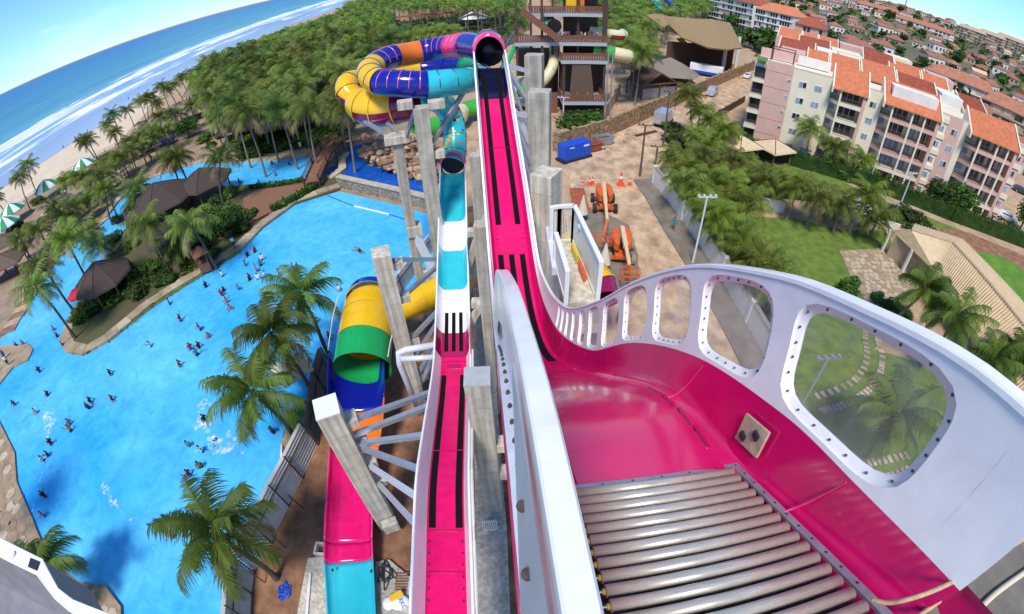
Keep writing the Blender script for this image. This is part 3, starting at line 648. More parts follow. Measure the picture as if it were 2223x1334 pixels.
for s_ in (-1, 1):
    for k in range(6):
        y = 15.95 + 0.23 * k; MB().sphere((xc(y) + s_ * 0.53, y, zf(y) + 0.02), 0.03, 6, 4).build('bolt', 'bolt', LS)
# hood at the tunnel mouth: side walls rise into an arch
hh = []
for y, rr0 in ((29.25, 0.90), (29.45, 1.0), (29.95, 1.10), (31.2, 1.06)):
    hh.append([(xc(y) + rr0 * 0.94 * math.cos(math.pi * k / 16), y, CAM_H - 5.0 + (rr0 * 1.16) * math.sin(math.pi * k / 16)) for k in range(17)])
MB().grid(hh[:3]).build('hood_rim', 'pink_light', LS, smooth=True, thick=0.05)
MB().grid(hh[2:]).build('tunnel', 'blue_tube', LS, smooth=True, thick=0.05)
MB().tube([(xc(30.1), 30.1, CAM_H - 4.95), (xc(33), 33, CAM_H - 5.1)], 1.0, 20).build('tunnel_dark', 'dark_inside', LS, smooth=True)  # black plug standing for the darkness inside the tunnel
MB().sphere((xc(29.7), 29.4, CAM_H - 3.86), 0.07, 8, 5).build('lamp', 'white_paint', LS)
# roller launch table
far_l = Vector((0.296, 1.202, -2.385)) * 1.2; far_r = Vector((1.292, 1.268, -2.440)) * 1.2; stp = Vector((0.0026, -0.0757, 0.0482)) * 1.2
O = Vector((0, 0, CAM_H)); far_l += O; far_r += O
axis = (far_r - far_l).normalized(); fwd = stp.normalized(); nrm = axis.cross(fwd).normalized()
if nrm.z < 0: nrm = -nrm
NROLL = 17
for k in range(NROLL):
    a = far_l + stp * k + axis * 0.012; b = far_r + stp * k - axis * 0.012
    ro = MB().tube([a, b], 0.0355, 18).build('roller', 'steel', LS, smooth=False)
    ro.data.polygons.foreach_set('use_smooth', [len(p.vertices) == 4 for p in ro.data.polygons])
    MB().tube([a - axis * 0.016, a - axis * 0.002], 0.017, 12).build('bearing', 'yellow_plastic', ro)
    MB().tube([a - axis * 0.045, a - axis * 0.016], 0.008, 8).build('axle', 'galv', ro)
dp = -0.09
c0 = far_l + nrm * dp; c1 = far_r + nrm * dp
MB().add([c0 - axis * 0.05 - fwd * 0.05, c1 + axis * 0.05 - fwd * 0.05, c1 + axis * 0.05 + stp * (NROLL + 1), c0 - axis * 0.05 + stp * (NROLL + 1)], [(0, 1, 2, 3)]).build('roller_gap_shade', 'dark_metal', LS)  # dark sheet painted for the shade seen between the rollers
fb = lambda a, b, w_, h_: MB().bar(a, b, w_, h_, up=nrm)
fb(far_l - axis * 0.03 - fwd * 0.075, far_r + axis * 0.085 - fwd * 0.075, 0.06, 0.02).build('frame_rail', 'galv', LS)
fb(far_r + axis * 0.055 - fwd * 0.045, far_r + axis * 0.055 + stp * (NROLL + 1), 0.055, 0.02).build('frame_rail', 'galv', LS)
fb(far_l - axis * 0.06 - fwd * 0.045, far_l - axis * 0.06 + stp * (NROLL + 1), 0.03, 0.02).build('frame_rail', 'galv', LS)
for k in range(13):
    p = far_r + axis * 0.058 + stp * (k * 1.33 - 0.7) + nrm * 0.0105
    MB().bar(p, p + nrm * 0.003, 0.014).build('bolt', 'dark_metal', LS)
for k in range(6):
    p = far_l.lerp(far_r, k / 5.5) - fwd * 0.078 + nrm * 0.0105
    MB().bar(p, p + nrm * 0.003, 0.014).build('bolt', 'dark_metal', LS)
# ------------------------------------------------------------------ deck of the launch tower, ropes
LD = thing('launch_deck', 'rough dark concrete deck at the top of the launch tower', 'platform', (3.0, -1.5, 0))
MB().prism([(1.62, -3.0), (5.0, -3.0), (5.0, 0.55), (2.3, 0.30), (1.62, 0.02)], 23.6, 24.02).build('slab', 'concrete_dark', LD)
MB().prism([(-0.6, -3.0), (1.61, -3.0), (1.61, -0.5), (-0.6, -0.5)], 23.55, 23.98).build('slab', 'concrete_dark', LD)
for x, y in ((4.4, -2.4), (4.4, -0.2), (2.3, -2.4), (-0.2, -2.4)): MB().bar((x, y, 0), (x, y, 23.55), 0.7).build('leg', 'concrete', LD)
zr_ = 24.05
mkr = lambda name, pts, r, lab, m='rope_tan': tag(MB().tube(smooth_path(pts, 8), r, 8).build(name, m, smooth=True), lab, 'rope')
zd = 24.02
mkr('rope', [P(1893, 1302, 24.08), P(1930, 1309, 24.14), P(1990, 1296, 24.24), P(2060, 1268, 24.22), P(2130, 1228, zd + .02), P(2240, 1160, zd + .02)], 0.011, 'tan rope lying along the open end of the pink trough')
mkr('rope', [P(1960, 1360, zd + .02), P(2040, 1305, zd + .02), P(2120, 1240, zd + .02), P(2180, 1195, zd + .03), P(2250, 1150, zd + .02)], 0.012, 'tan knotted rope on the deck edge, the middle of three')
mkr('rope', [P(2080, 1370, zd + .02), P(2160, 1290, zd + .02), P(2250, 1225, zd + .02)], 0.016, 'thick pale rope crossing the concrete in the bottom right corner', 'cream_cloth')
# ------------------------------------------------------------------ return slide (dotted tube, then cyan / white / pink flume)
QY = [-7, 0, 3.5, 5, 6.5, 8.2, 10.8, 13.7, 16.1, 17.4, 21.2, 24.5, 28, 31.9, 34]
QD = [15.3, 15.3, 15.3, 15.4, 15.4, 15.45, 16.2, 17.1, 17.6, 17.55, 17.15, 16.5, 15.8, 14.9, 14.4]
qc = lambda y: -2.2 - 0.055 * y
qz = lambda y: CAM_H - crom(QY, QD, y)
RS = thing('return_slide', 'cyan, white and pink raft flume below the launch slide, fed by a dotted tube', 'water slide', (qc(12), 12, 0))
def qrow(y, lo=None):
    b = qz(y); flat = y < 17.8
    if flat:
        h = interp([-8, 6, 12, 16, 18], [1.0, 0.95, 0.85, 0.7, 0.62], y)
        half = [(0.0, 0), (0.30, 0), (0.60, 0), (0.66, 0.03), (0.70, 0.14), (0.80, h * 0.6), (0.88, h)]
    else:
        h = interp([18, 24, 30, 33], [0.62, 0.66, 0.8, 1.0], y)
        half = [(0.0, 0), (0.30, 0.0), (0.52, 0.02), (0.66, 0.10), (0.77, 0.28), (0.84, h * 0.7), (0.88, h)]
    return [(qc(y) - a, y, b + z) for a, z in half[::-1]] + [(qc(y) + a, y, b + z) for a, z in half[1:]]
def qseg(y0, y1, sl, name, m, n=None):
    n = n or max(3, int((y1 - y0) * 2.5)); rw = [qrow(y0 + (y1 - y0) * k / n)[sl] for k in range(n + 1)]
    return MB().grid(rw).build(name, m, RS, smooth=True)
ALL = slice(0, 13)
qseg(27.9, 33.2, ALL, 'flume_section', 'cyan_tube')['label'] = 'cyan section at the tube mouth'
qseg(25.1, 27.9, ALL, 'flume_section', 'white_frp'); qseg(21.9, 25.1, ALL, 'flume_section', 'cyan_tube'); qseg(18.6, 21.9, ALL, 'flume_section', 'white_frp')
qseg(16.9, 18.6, ALL, 'flume_section', 'pink_dark')
qseg(-7, 16.9, slice(3, 10), 'flume_floor', 'pink')
qseg(-7, 16.9, slice(0, 4), 'flume_side', 'white_frp'); qseg(-7, 16.9, slice(9, 13), 'flume_side', 'white_frp')
for y0, y1, m in ((23.3, 25.6, 'cyan_tube'), (16.4, 19.0, 'pink_dark')):      # side fins that rise above the rim
    rw = []
    for k in range(9):
        t = k / 8; y = y0 + (y1 - y0) * t; r = qrow(y)[-1]; h = 0.42 * math.sin(math.pi * min(1, t * 1.15)) if t < 0.87 else 0.0
        rw.append([(r[0] + 0.03, y, r[2] - 0.3), (r[0] + 0.05, y, r[2] + 0.04 + h)])
    MB().grid(rw).build('side_fin', m, RS, thick=0.03)
for side in (0, -1):
    sg = -1 if side == 0 else 1
    rw = []
    for k in range(101):
        y = -7 + 40.2 * k / 100; r = Vector(qrow(y)[side]); q = [r + Vector((0, 0, 0)), r + Vector((sg * 0.02, 0, 0.035)), r + Vector((sg * 0.085, 0, 0.03)), r + Vector((sg * 0.10, 0, -0.05)), r + Vector((sg * 0.03, 0, -0.55))]
        rw.append(q if sg < 0 else q[::-1])
    MB().grid(rw).build('rim', 'white_frp', RS, smooth=True)
def qbelt(u, w_, y0, y1):
    n = int((y1 - y0) * 3); g = [[(qc(y) + u - w_ / 2, y, qz(y) + 0.03), (qc(y) + u + w_ / 2, y, qz(y) + 0.03)] for y in [y0 + (y1 - y0) * k / n for k in range(n + 1)]]
    MB().grid(g).build('belt', 'belt', RS)
for u in (-0.40, 0.0, 0.40): qbelt(u, 0.20, 17.3, 20.1)
for u in (-0.47, 0.47): qbelt(u, 0.24, 6.6, 15.6)
for y in (16.6, 15.8, 10.2, 6.5, 5.0): MB().box((qc(y), y, qz(y) + 0.025), (1.18, 0.04, 0.02)).build('floor_joint', 'pink_dark', RS)
MB().box((qc(16.25), 16.25, qz(16.25) + 0.03), (0.7, 0.3, 0.03)).build('drive_cover', 'pink_dark', RS)
for u in (-0.5, 0.5):
    for k in range(22):
        y = 20.5 + 0.36 * k; MB().sphere((qc(y) + u, y, qz(y) + 0.035), 0.022, 6, 4).build('bolt', 'bolt', RS)
    for k in range(6):
        y = 4.0 + 0.42 * k; MB().box((qc(y) + u * 1.12, y, qz(y) + 0.02), (0.05, 0.08, 0.03)).build('bolt', 'dark_metal', RS)
# perforated rail on the right of the return slide
rl = []
for k in range(26):
    y = 3 + 0.55 * k; r = Vector(qrow(y)[-1]); rl.append(r + Vector((0.16, 0, -0.02)))
for k in range(25): MB().bar(rl[k], rl[k + 1], 0.09, 0.14).build('side_rail', 'cream_rail', RS) if k % 5 else None
MB().tube([p + Vector((0, 0, 0.06)) for p in rl], 0.04, 6).build('side_rail', 'cream_rail', RS)
# tubes ------------------------------------------------------------------
def tube_chain(parent, pts, r, cols, n=22, per=7, stripes=None, flange=0.07, bounds=None):
    """sections of moulded tube along a smooth path; cols is one material per section"""
    sp = smooth_path(pts, per); m = len(sp) - 1; k = len(cols); rr = r if callable(r) else (lambda t: r)
    for i, c in enumerate(cols):
        a, b = (round(m * i / k), round(m * (i + 1) / k)) if not bounds else (round(bounds[i] * per), min(m, round(bounds[i + 1] * per))); seg = sp[a:b + 1]
        cc = c if isinstance(c, tuple) else (c,)
        o = MB().tube(seg, [rr((a + j) / m) for j in range(len(seg))], n, cap=False).build('tube_section', cc[0], parent, smooth=True)
        if len(cc) > 1:   # lower half in a second colour
            lowr = []
            for j, p in enumerate(seg):
                t = (seg[min(j + 1, len(seg) - 1)] - seg[max(j - 1, 0)]).normalized(); x = t.cross(Vector((0, 0, 1))).normalized(); z = x.cross(t); q = rr((a + j) / m) * 1.012
                lowr.append([p + (x * math.cos(math.pi + math.pi * g / 12) + z * math.sin(math.pi + math.pi * g / 12)) * q for g in range(13)])
            MB().grid(lowr).build('lower_shell', cc[1], o, smooth=True)
        q = rr(b / m); t = (sp[min(b + 1, m)] - sp[max(b - 1, 0)]).normalized()
        MB().tube([sp[b] - t * 0.05, sp[b] + t * 0.05], q + flange, n, cap=False).build('flange', cc[0], o, smooth=False)
        if stripes and stripes[i]:
            sm, cnt = stripes[i]
            for g in range(cnt):
                f = a + (b - a) * (g + 0.7) / (cnt + 0.4); j = int(f); p = sp[j].lerp(sp[min(j + 1, m)], f - j); t = (sp[min(j + 1, m)] - sp[max(j - 1, 0)]).normalized()
                x = t.cross(Vector((0, 0, 1))).normalized(); z = x.cross(t); q = rr(f / m) + 0.008
                arc = [p + (x * math.cos(math.pi * (-0.02 + 1.04 * e / 16)) + z * math.sin(math.pi * (-0.02 + 1.04 * e / 16))) * q for e in range(17)]
                MB().tube(arc, 0.035, 5).build('stripe', sm, o)
    return sp
TL = thing('tube_loop', 'loop of blue, pink, orange, yellow and cyan tube sections', 'water slide', PD(960, 150, 33) * 1.0)
TL.location.z = 0
loop = [(xc(30), 30.0, CAM_H - 4.95), PD(1020, 99, 33.2), PD(999, 100, 34.6), PD(950, 106, 36.6), PD(893, 117, 36.6), PD(840, 128, 35.2), PD(803, 155, 33.0), PD(822, 178, 31.4), PD(869, 182, 30.4), PD(920, 184, 30.2), PD(972, 180, 30.6), PD(1012, 176, 31.8), PD(1042, 168, 34.2), PD(1040, 157, 37.0)]
cols = ['blue_tube', 'pink_light', 'blue_tube', 'orange_tube', 'blue_tube', 'yellow_tube', 'blue_tube', 'cyan_tube']
strp = [None, ('pink_line', 4), ('pink_line', 3), None, ('pink_line', 2), ('dark_line', 3), ('pink_line', 5), ('dark_line', 6)]
tube_chain(TL, loop, 0.86, cols, per=10, stripes=strp, bounds=[0, 1.2, 2.4, 3.55, 4.7, 5.6, 7.1, 9.1, 13])
TB = thing('open_flume', 'blue, green and yellow open flume passing behind the tube loop', 'water slide', (PD(960, 150, 40).x, PD(960, 150, 40).y, 0))
back = [PD(1042, 155, 37.2), PD(1010, 149, 39.0), PD(968, 149, 40.0), PD(915, 152, 40.6), PD(860, 160, 40.0), PD(800, 172, 38.5)]
tube_chain(TB, back, 0.85, ['green_tube', 'blue_tube', 'blue_tube', 'yellow_tube', 'yellow_tube'], per=6)
FB = thing('funnel_bowl', 'bulging yellow and maroon bowl section left of the tube loop', 'water slide', (PD(815, 225, 34).x, PD(815, 225, 34).y, 0))
tube_chain(FB, [PD(800, 172, 38.5), PD(776, 176, 37.6), PD(757, 182, 36.4), PD(754, 198, 35.8), PD(778, 222, 35.4)], lambda t: 0.86, [('yellow_tube', 'maroon_tube')] * 4, per=6)
def bulge(t): return 0.95 + 0.35 * math.sin(math.pi * min(1, 0.15 + t * 0.8))
tube_chain(FB, [PD(778, 222, 35.4), PD(794, 231, 34.6), PD(822, 236, 33.8), PD(858, 232, 33.2), PD(905, 224, 32.8)], bulge, [('yellow_tube', 'yellow_tube'), ('yellow_tube', 'maroon_tube'), ('yellow_tube', 'maroon_tube'), ('maroon_tube', 'maroon_tube')], per=7, n=28)
DT = [PD(930, 212, 34.4), PD(957, 223, 36.0), PD(975, 245, 37.4), PD(985, 275, 37.4), PD(988, 308, 37.0), PD(987, 338, 36.5), Vector((qc(33.2), 33.2, qz(33.0) + 0.86))]
sp = tube_chain(RS, DT, 0.9, ['cyan_tube'] * 5, per=8)
random.seed(11)
for k in range(78):
    f = 4 + (len(sp) - 8) * random.random(); j = int(f); p = sp[j]; t = (sp[j + 1] - sp[j - 1]).normalized(); x = t.cross(Vector((0, 0, 1))).normalized(); z = x.cross(t)
    a = math.radians(random.uniform(10, 170)); nn = x * math.cos(a) + z * math.sin(a); e1 = t; e2 = nn.cross(t); c = p + nn * 0.908
    MB().add([c + (e1 * math.cos(2 * math.pi * g / 10) + e2 * math.sin(2 * math.pi * g / 10)) * 0.135 for g in range(10)], [list(range(10))]).build('dot', random.choice(['orange_tube', 'blue_tube', 'maroon_tube', 'yellow_tube', 'blue_tube']) if f < len(sp) * 0.6 else random.choice(['yellow_tube', 'orange_tube', 'yellow_tube']), RS)
y = 33.0; arch = [[(qc(yy_) + (0.99 if yy_ > 33 else 0.86) * math.cos(math.pi * k / 14), yy_, qz(33.0) + 0.86 + (0.99 if yy_ > 33 else 0.86) * math.sin(math.pi * k / 14)) for k in range(15)] for yy_ in (32.75, 33.15)]
MB().grid(arch).build('mouth_rim', 'pink_light', RS, smooth=True, thick=0.05)
MB().add([(qc(33.3) + 0.88 * math.cos(2 * math.pi * k / 20), 33.3, qz(33.0) + 0.86 + 0.88 * math.sin(2 * math.pi * k / 20)) for k in range(20)], [list(range(20))]).build('tube_throat', 'dark_inside', RS)  # black disc in place of the dark tube interior
# ------------------------------------------------------------------ family raft slide on the ground (big tube mouth, pink and cyan run-out)
FS = thing('family_raft_slide', 'wide raft slide with a green tube mouth and a pink and cyan run-out', 'water slide', P(785, 900, 0))
ax = [P(806, 655, 4.8), P(800, 695, 4.7), P(793, 745, 4.5), P(787, 800, 4.1)]
tube_chain(FS, ax, 1.95, [('yellow_tube', 'yellow_tube'), ('yellow_tube', 'blue_tube'), ('green_tube', 'blue_tube')], per=8, n=32, flange=0.05)
MB().tube([PD(810, 650, 34.4), PD(807, 660, 33.9)], 1.9, 28, cap=False).build('tube_section', 'blue_tube', FS, smooth=True)
m0 = ax[-1]; t0 = (ax[-1] - ax[-2]).normalized()
MB().add([ax[1] + Vector((1.9 * math.cos(2 * math.pi * k / 24), 0, 1.9 * math.sin(2 * math.pi * k / 24))) for k in range(24)], [list(range(24))]).build('tube_throat', 'orange_tube', FS)
def frow(c, d, w0, h0):
    x = d.cross(Vector((0, 0, 1))).normalized(); out = []
    for k in range(13):
        a = math.pi + math.pi * k / 12; cx, sz = math.cos(a), math.sin(a)
        cx = math.copysign(abs(cx) ** 0.62, cx)
        out.append(c + x * cx * w0 + Vector((0, 0, h0 * (1 + sz))))
    return out
flr = [(787, 800, 2.2, 1.95, 1.9), (785, 850, 2.0, 1.95, 1.55), (783, 895, 1.8, 1.9, 1.3), (781, 935, 1.6, 1.8, 1.1), (776, 985, 1.35, 1.6, 0.8), (768, 1050, 1.1, 1.45, 0.7), (764, 1120, 0.85, 1.42, 0.65), (762, 1180, 0.7, 1.4, 0.6), (762, 1222, 0.6, 1.4, 0.55), (765, 1270, 0.5, 1.35, 0.5), (768, 1330, 0.45, 1.3, 0.5), (770, 1420, 0.4, 1.35, 0.5)]
ctr = [P(a, b, c) for a, b, c, _, _ in flr]
def fpart(i0, i1, name, m):
    per = 5; rw = []
    for i in range(i0, i1):
        for k in range(per + (1 if i == i1 - 1 else 0)):
            t = k / per; c = ctr[i].lerp(ctr[i + 1], t); d = (ctr[min(i + 1, len(ctr) - 1)] - ctr[max(i - 1, 0)]).normalized(); d2 = (ctr[min(i + 2, len(ctr) - 1)] - ctr[i]).normalized()
            dd = d.lerp(d2, t).normalized(); rw.append(frow(c, dd, flr[i][3] + (flr[i + 1][3] - flr[i][3]) * t, flr[i][4] + (flr[i + 1][4] - flr[i][4]) * t))
    o = MB().grid(rw).build(name, m, FS, smooth=True, thick=-0.05)
    for e in (0, -1): MB().tube([r[e] for r in rw], 0.055, 6).build('rim', 'pink_light' if m == 'pink' else m, o, smooth=True)
    MB().tube(rw[-1], 0.025, 5).build('flange', m, o)
    return o
fpart(0, 2, 'flume_section', 'blue_tube'); fpart(2, 4, 'flume_section', 'orange_tube'); fpart(4, 7, 'flume_section', 'pink'); fpart(7, 8, 'flume_section', 'pink'); fpart(8, 11, 'flume_section', 'cyan_tube')
for e in ((722, 1238), (806, 1240)): MB().box(P(e[0], e[1], 1.12), (0.10, 0.16, 0.06)).build('bracket', 'dark_metal', FS)
for sx, e in ((-1, [(741, 615), (722, 690), (712, 760)]), (1, [(853, 720), (847, 745), (842, 775)])):
    MB().tube([P(a, b, 5.6 if sx < 0 else 5.4) for a, b in e], 0.035, 6).build('pipe', 'white_paint', FS)
YT = thing('yellow_tube_slide', 'plain yellow tube slide crossing behind the leaning concrete column', 'water slide', P(915, 660, 0))
tube_chain(YT, [P(862, 672, 4.6), P(900, 655, 4.8), P(950, 632, 5.0), P(990, 610, 5.2), P(1015, 585, 5.4)], 1.0, ['yellow_tube', 'yellow_tube', 'yellow_tube'], per=6)
YR = thing('ribbed_tube_slide', 'yellow and orange ribbed tube slide beside the white stair landing', 'water slide', P(1300, 600, 0))
tube_chain(YR, [P(1238, 520, 7.0), P(1262, 560, 6.6), P(1288, 590, 6.2), P(1308, 615, 5.8), P(1316, 650, 5.4)], 0.95, ['yellow_tube', 'orange_tube', 'yellow_tube', 'maroon_tube'], per=6, stripes=[None, None, ('yellow_tube', 7), None])
# ------------------------------------------------------------------ concrete columns with corbels and struts
COLS = []
def column(top, w_, d_, rz, label, corbels=(), m='concrete', z0=0.0, cap=None, group='concrete columns carrying the slides'):
    o = thing('concrete_column', label, 'column', (top.x, top.y, z0), group, rz)
    mb = MB().box((top.x, top.y, (top.z + z0) / 2), (w_, d_, top.z - z0), rz); mb.build('shaft', m, o, bevel=0.04)
    if cap: MB().box((top.x, top.y, top.z + 0.02), (w_ * 1.01, d_ * 1.01, 0.06), rz).build('cap', cap, o)
    R = Matrix.Rotation(rz, 3, 'Z')
    for (dx, dy, z, sx, sy, sz) in corbels:
        c = Vector((top.x, top.y, z)) + R @ Vector((dx, dy, 0)); MB().box(c, (sx, sy, sz), rz).build('corbel', 'concrete_light', o, bevel=0.02)
    COLS.append(o); return o
def strut(col, a, b, w_=0.16, h_=0.22, m='galv_white', name='strut'): return MB().bar(a, b, w_, h_).build(name, m, col)
S0 = Vector((0, 0, 0))
c0 = column(PD(1160, 118, 31), 1.1, 1.0, -0.25, 'farthest tall concrete column right of the pink slide near its hood', [(-0.8, 0, 18.9, 0.7, 0.6, 0.5), (-0.8, 0, 17.5, 0.7, 0.6, 0.5), (-0.8, 0, 15.6, 0.7, 0.6, 0.5)])
c1 = column(PD(1172, 196, 26), 1.15, 1.0, -0.2, 'tall concrete column right of the pink slide with a flat top', [(-0.8, 0, 15.6, 0.6, 0.7, 0.5), (-0.8, 0, 14.6, 0.6, 0.7, 0.5), (-0.8, 0, 11.5, 0.6, 0.7, 0.5)])
c2 = column(PD(1186, 372, 20.6), 1.0, 1.2, -0.55, 'nearest concrete column right of the pink slide, behind the white landing', [(-0.7, 0, 15.6, 0.6, 0.6, 0.5)], m='concrete_light')
for c, y, z in ((c0, 29.0, 19.6), (c0, 28.4, 17.6), (c1, 24.2, 18.2), (c1, 24.5, 16.6), (c1, 23.0, 15.2), (c1, 21.5, 13.9), (c2, 17.4, 15.2), (c2, 17.0, 14.0)):
    x0 = xc(y) + 0.95; cl = c.location
    strut(c, (x0, y, zs(y) - 0.2), (cl.x - 0.5, cl.y, z), 0.18, 0.28); 
    strut(c, (x0, y, zs(y) - 0.3), (cl.x - 0.5, cl.y - 0.1, z - 1.9), 0.12, 0.16)
# portal frames under the far end of the launch slide
for k, (y, zt) in enumerate(((24.0, 16.4), (19.5, 14.6))):
    o = column(Vector((xc(y) - 1.25, y + 0.3, zt)), 0.6, 0.7, -0.06, ['concrete column between the two slides below the middle of the pink climb', 'lower concrete column between the slides near the valley'][k], [(-0.5, 0, zt - 5.0, 0.6, 0.5, 0.4)])
    strut(o, (xc(y) - 1.2, y + 0.3, zt - 0.3), (xc(y) - 0.2, y, zs(y) - 0.9), 0.35, 0.4, 'concrete_light', 'beam')
    strut(o, (xc(y) - 1.25, y + 0.3, zt - 4.6), (qc(y) + 0.9, y, qz(y) - 0.2), 0.3, 0.35, 'concrete_light', 'beam')
# left side
p1 = column(PD(826, 546, 25.2), 1.0, 1.1, 0.30, 'leaning-looking concrete column over the blue pool with three cross struts', [(0.75, 0, 11.9, 0.6, 0.6, 0.45), (0.75, 0, 9.6, 0.6, 0.6, 0.5), (0.75, 0, 6.3, 0.6, 0.7, 0.5), (0.75, 0, 4.8, 0.6, 0.7, 0.5), (0.75, 0, 3.0, 0.6, 0.7, 0.5)], m='concrete_light')
L1 = p1.location
for (y, zt, m) in ((24.6, 12.3, 'galv'), (24.2, 9.8, 'galv'), (20.6, 6.6, 'galv'), (19.8, 5.2, 'galv'), (18.6, 3.6, 'galv_white'), (18.0, 2.6, 'galv_white')):
    strut(p1, (L1.x + 0.7, L1.y, zt), (qc(y) - 0.85, y, qz(y) - 0.15), 0.2, 0.24, m)
p2 = column(PD(708, 884, 20.4), 1.05, 1.15, 0.42, 'near concrete column beside the pink run-out, capped in pale concrete', [(0.7, 0, 9.9, 0.7, 0.7, 0.5), (0.7, 0, 8.2, 0.7, 0.7, 0.5), (0.7, 0, 6.5, 0.7, 0.7, 0.5), (0.7, 0, 4.6, 0.7, 0.7, 0.5), (0.2, -0.9, 1.0, 0.9, 0.5, 0.9)], m='concrete_light', cap='white_paint')
L2 = p2.location
for (y, zt, m) in ((14.6, 10.0, 'galv'), (13.6, 9.0, 'galv'), (11.4, 8.3, 'galv'), (9.2, 8.0, 'galv'), (7.8, 6.4, 'galv_white'), (6.6, 4.6, 'galv_white')):
    strut(p2, (L2.x + 0.6, L2.y + 0.1, zt), (qc(y) - 0.9, y, qz(y) - 0.2), 0.22, 0.26, m)
p3 = column(PD(913, 232, 29.2), 0.95, 0.95, 0.16, 'tall concrete column under the blue and cyan part of the tube loop', [(-0.9, 0, 18.6, 0.9, 0.8, 0.5), (0.95, 0, 18.4, 1.0, 0.7, 0.5), (0.8, 0, 15.2, 0.7, 0.6, 0.5), (0.8, 0, 6.0, 0.7, 0.6, 0.5)])
p4 = column(PD(860, 292, 31.5), 0.72, 0.72, 0.22, 'slimmer concrete column under the yellow and maroon bowl', [(0, 0, 16.0, 1.6, 1.2, 0.5), (0.2, 0, 9.0, 1.1, 1.0, 0.8)])
L3, L4 = p3.location, p4.location
strut(p4, (L4.x, L4.y, 9.2), (L3.x, L3.y, 4.2), 0.35, 0.6, 'galv_white', 'brace')
strut(p4, (L4.x + 0.3, L4.y, 16.0), PD(835, 262, 33), 0.2, 0.25, 'galv'); strut(p4, (L4.x - 0.3, L4.y, 16.0), PD(790, 262, 33.5), 0.2, 0.25, 'galv'); strut(p4, (L4.x + 0.4, L4.y, 15.6), (L3.x - 0.4, L3.y, 18.0), 0.2, 0.25, 'galv')
strut(p3, (L3.x + 0.5, L3.y, 16.0), PD(1010, 195, 31.5), 0.2, 0.26, 'galv')
strut(p3, (L3.x + 0.4, L3.y, 7.0), (xc(26) - 1.9, 26, 7.2), 0.5, 0.9, 'concrete_light', 'beam')
strut(p4, (L4.x + 0.3, L4.y, 5.2), (L3.x, L3.y, 5.0), 0.4, 0.6, 'concrete_light', 'beam')
p5 = column(Vector((-1.35, 11.2, 13.3)), 0.95, 0.9, 0.02, 'concrete column between the slides with a dark smooth cap, in the foreground', [(0.55, -0.1, 9.0, 0.5, 0.6, 0.5), (0.55, -0.1, 6.6, 0.5, 0.6, 0.5)], cap='grey_frp')
# white bent pipe frame
fp = thing('pipe_frame', 'white painted steel pipe frame beside the return slide', 'frame', P(870, 900, 0))
A = [P(948, 750, 7.6), P(868, 762, 7.6), P(872, 785, 7.4), P(935, 780, 7.4)]
MB().tube([P(955, 748, 7.6), P(880, 760, 7.6), P(866, 766, 7.5), P(868, 790, 6.8), P(884, 830, 4.6), P(912, 900, 0.0)], 0.2, 10).build('post', 'galv_white', fp, smooth=True)
MB().tube([P(945, 776, 7.2), P(872, 780, 7.2)], 0.17, 10).build('cross_pipe', 'galv_white', fp, smooth=True)
# ------------------------------------------------------------------ walkway below between the slides, grates
wk = thing('service_walkway', 'long concrete walkway with white gates running below between the two slides', 'walkway', P(1045, 760, 0))
MB().prism([(p.x, p.y) for p in PL([(1030, 640), (1062, 640), (1075, 800), (1085, 960), (1100, 1150), (1110, 1400), (1040, 1400), (1030, 1000)], 3.0)], 2.7, 3.0).build('slab', 'concrete', wk)
for a, b, z in (((1030, 652), (1058, 652), 3.0), ((1050, 1152), (1080, 1150), 3.0)):
    p, q = P(*a, z), P(*b, z); g = q - p
    for zz in (0.05, 1.1): MB().bar(p + Vector((0, 0, zz)), q + Vector((0, 0, zz)), 0.06, 0.08).build('gate_rail', 'cream_rail', wk)
    for k in range(8): MB().bar(p + g * k / 7, p + g * k / 7 + Vector((0, 0, 1.1)), 0.05).build('gate_bar', 'cream_rail', wk)
# ------------------------------------------------------------------ white stair landing right of the launch slide
ZL = 17.0
ld = thing('stair_landing', 'cream steel stair landing with slatted side panels beside the launch slide', 'landing', (P(1250, 590, ZL).x, P(1250, 590, ZL).y, ZL - 0.2))
fq = [P(1212, 527, ZL), P(1243, 525, ZL), P(1296, 655, ZL), P(1228, 660, ZL)]
MB().prism([(p.x, p.y) for p in fq], ZL - 0.2, ZL).build('floor', 'concrete_light', ld)
MB().prism([(p.x, p.y) for p in (P(1228, 662, ZL), P(1298, 657, ZL), P(1306, 690, ZL), P(1232, 695, ZL))], ZL - 0.6, ZL - 0.2).build('step', 'concrete_light', ld)
def panel(parent, a, b, h, n, solid=True, m='cream_rail'):
    a, b = Vector(a), Vector(b); d = b - a; up = Vector((0, 0, 1))
    MB().bar(a + up * h, b + up * h, 0.14, 0.10).build('top_rail', 'white_paint', parent)
    MB().bar(a + up * 0.08, b + up * 0.08, 0.06, 0.08).build('bottom_rail', m, parent)
    for k in range(n):
        t0, t1 = k / n, (k + (0.86 if solid else 0.4)) / n
        MB().bar(a + d * ((t0 + t1) / 2), a + d * ((t0 + t1) / 2) + up * h, 0.03 if not solid else 0.02, d.length * (t1 - t0), up=d.normalized()).build('slat', m, parent)
    for e in (a, b): MB().bar(e, e + up * (h + 0.03), 0.13).build('post', 'white_paint', parent)
panel(ld, fq[1], fq[2], 1.45, 26); panel(ld, fq[0], fq[1], 1.45, 9, solid=False); 
l0 = P(1190, 545, ZL); l1 = P(1222, 650, ZL)
panel(ld, P(1196, 530, ZL), fq[0], 1.45, 3); panel(ld, P(1205, 575, ZL), fq[3], 1.2, 12)
MB().prism([(p.x, p.y) for p in (P(1196, 530, ZL), fq[0], fq[3], P(1205, 575, ZL))], ZL - 0.22, ZL - 0.02).build('side_floor', 'galv', ld)
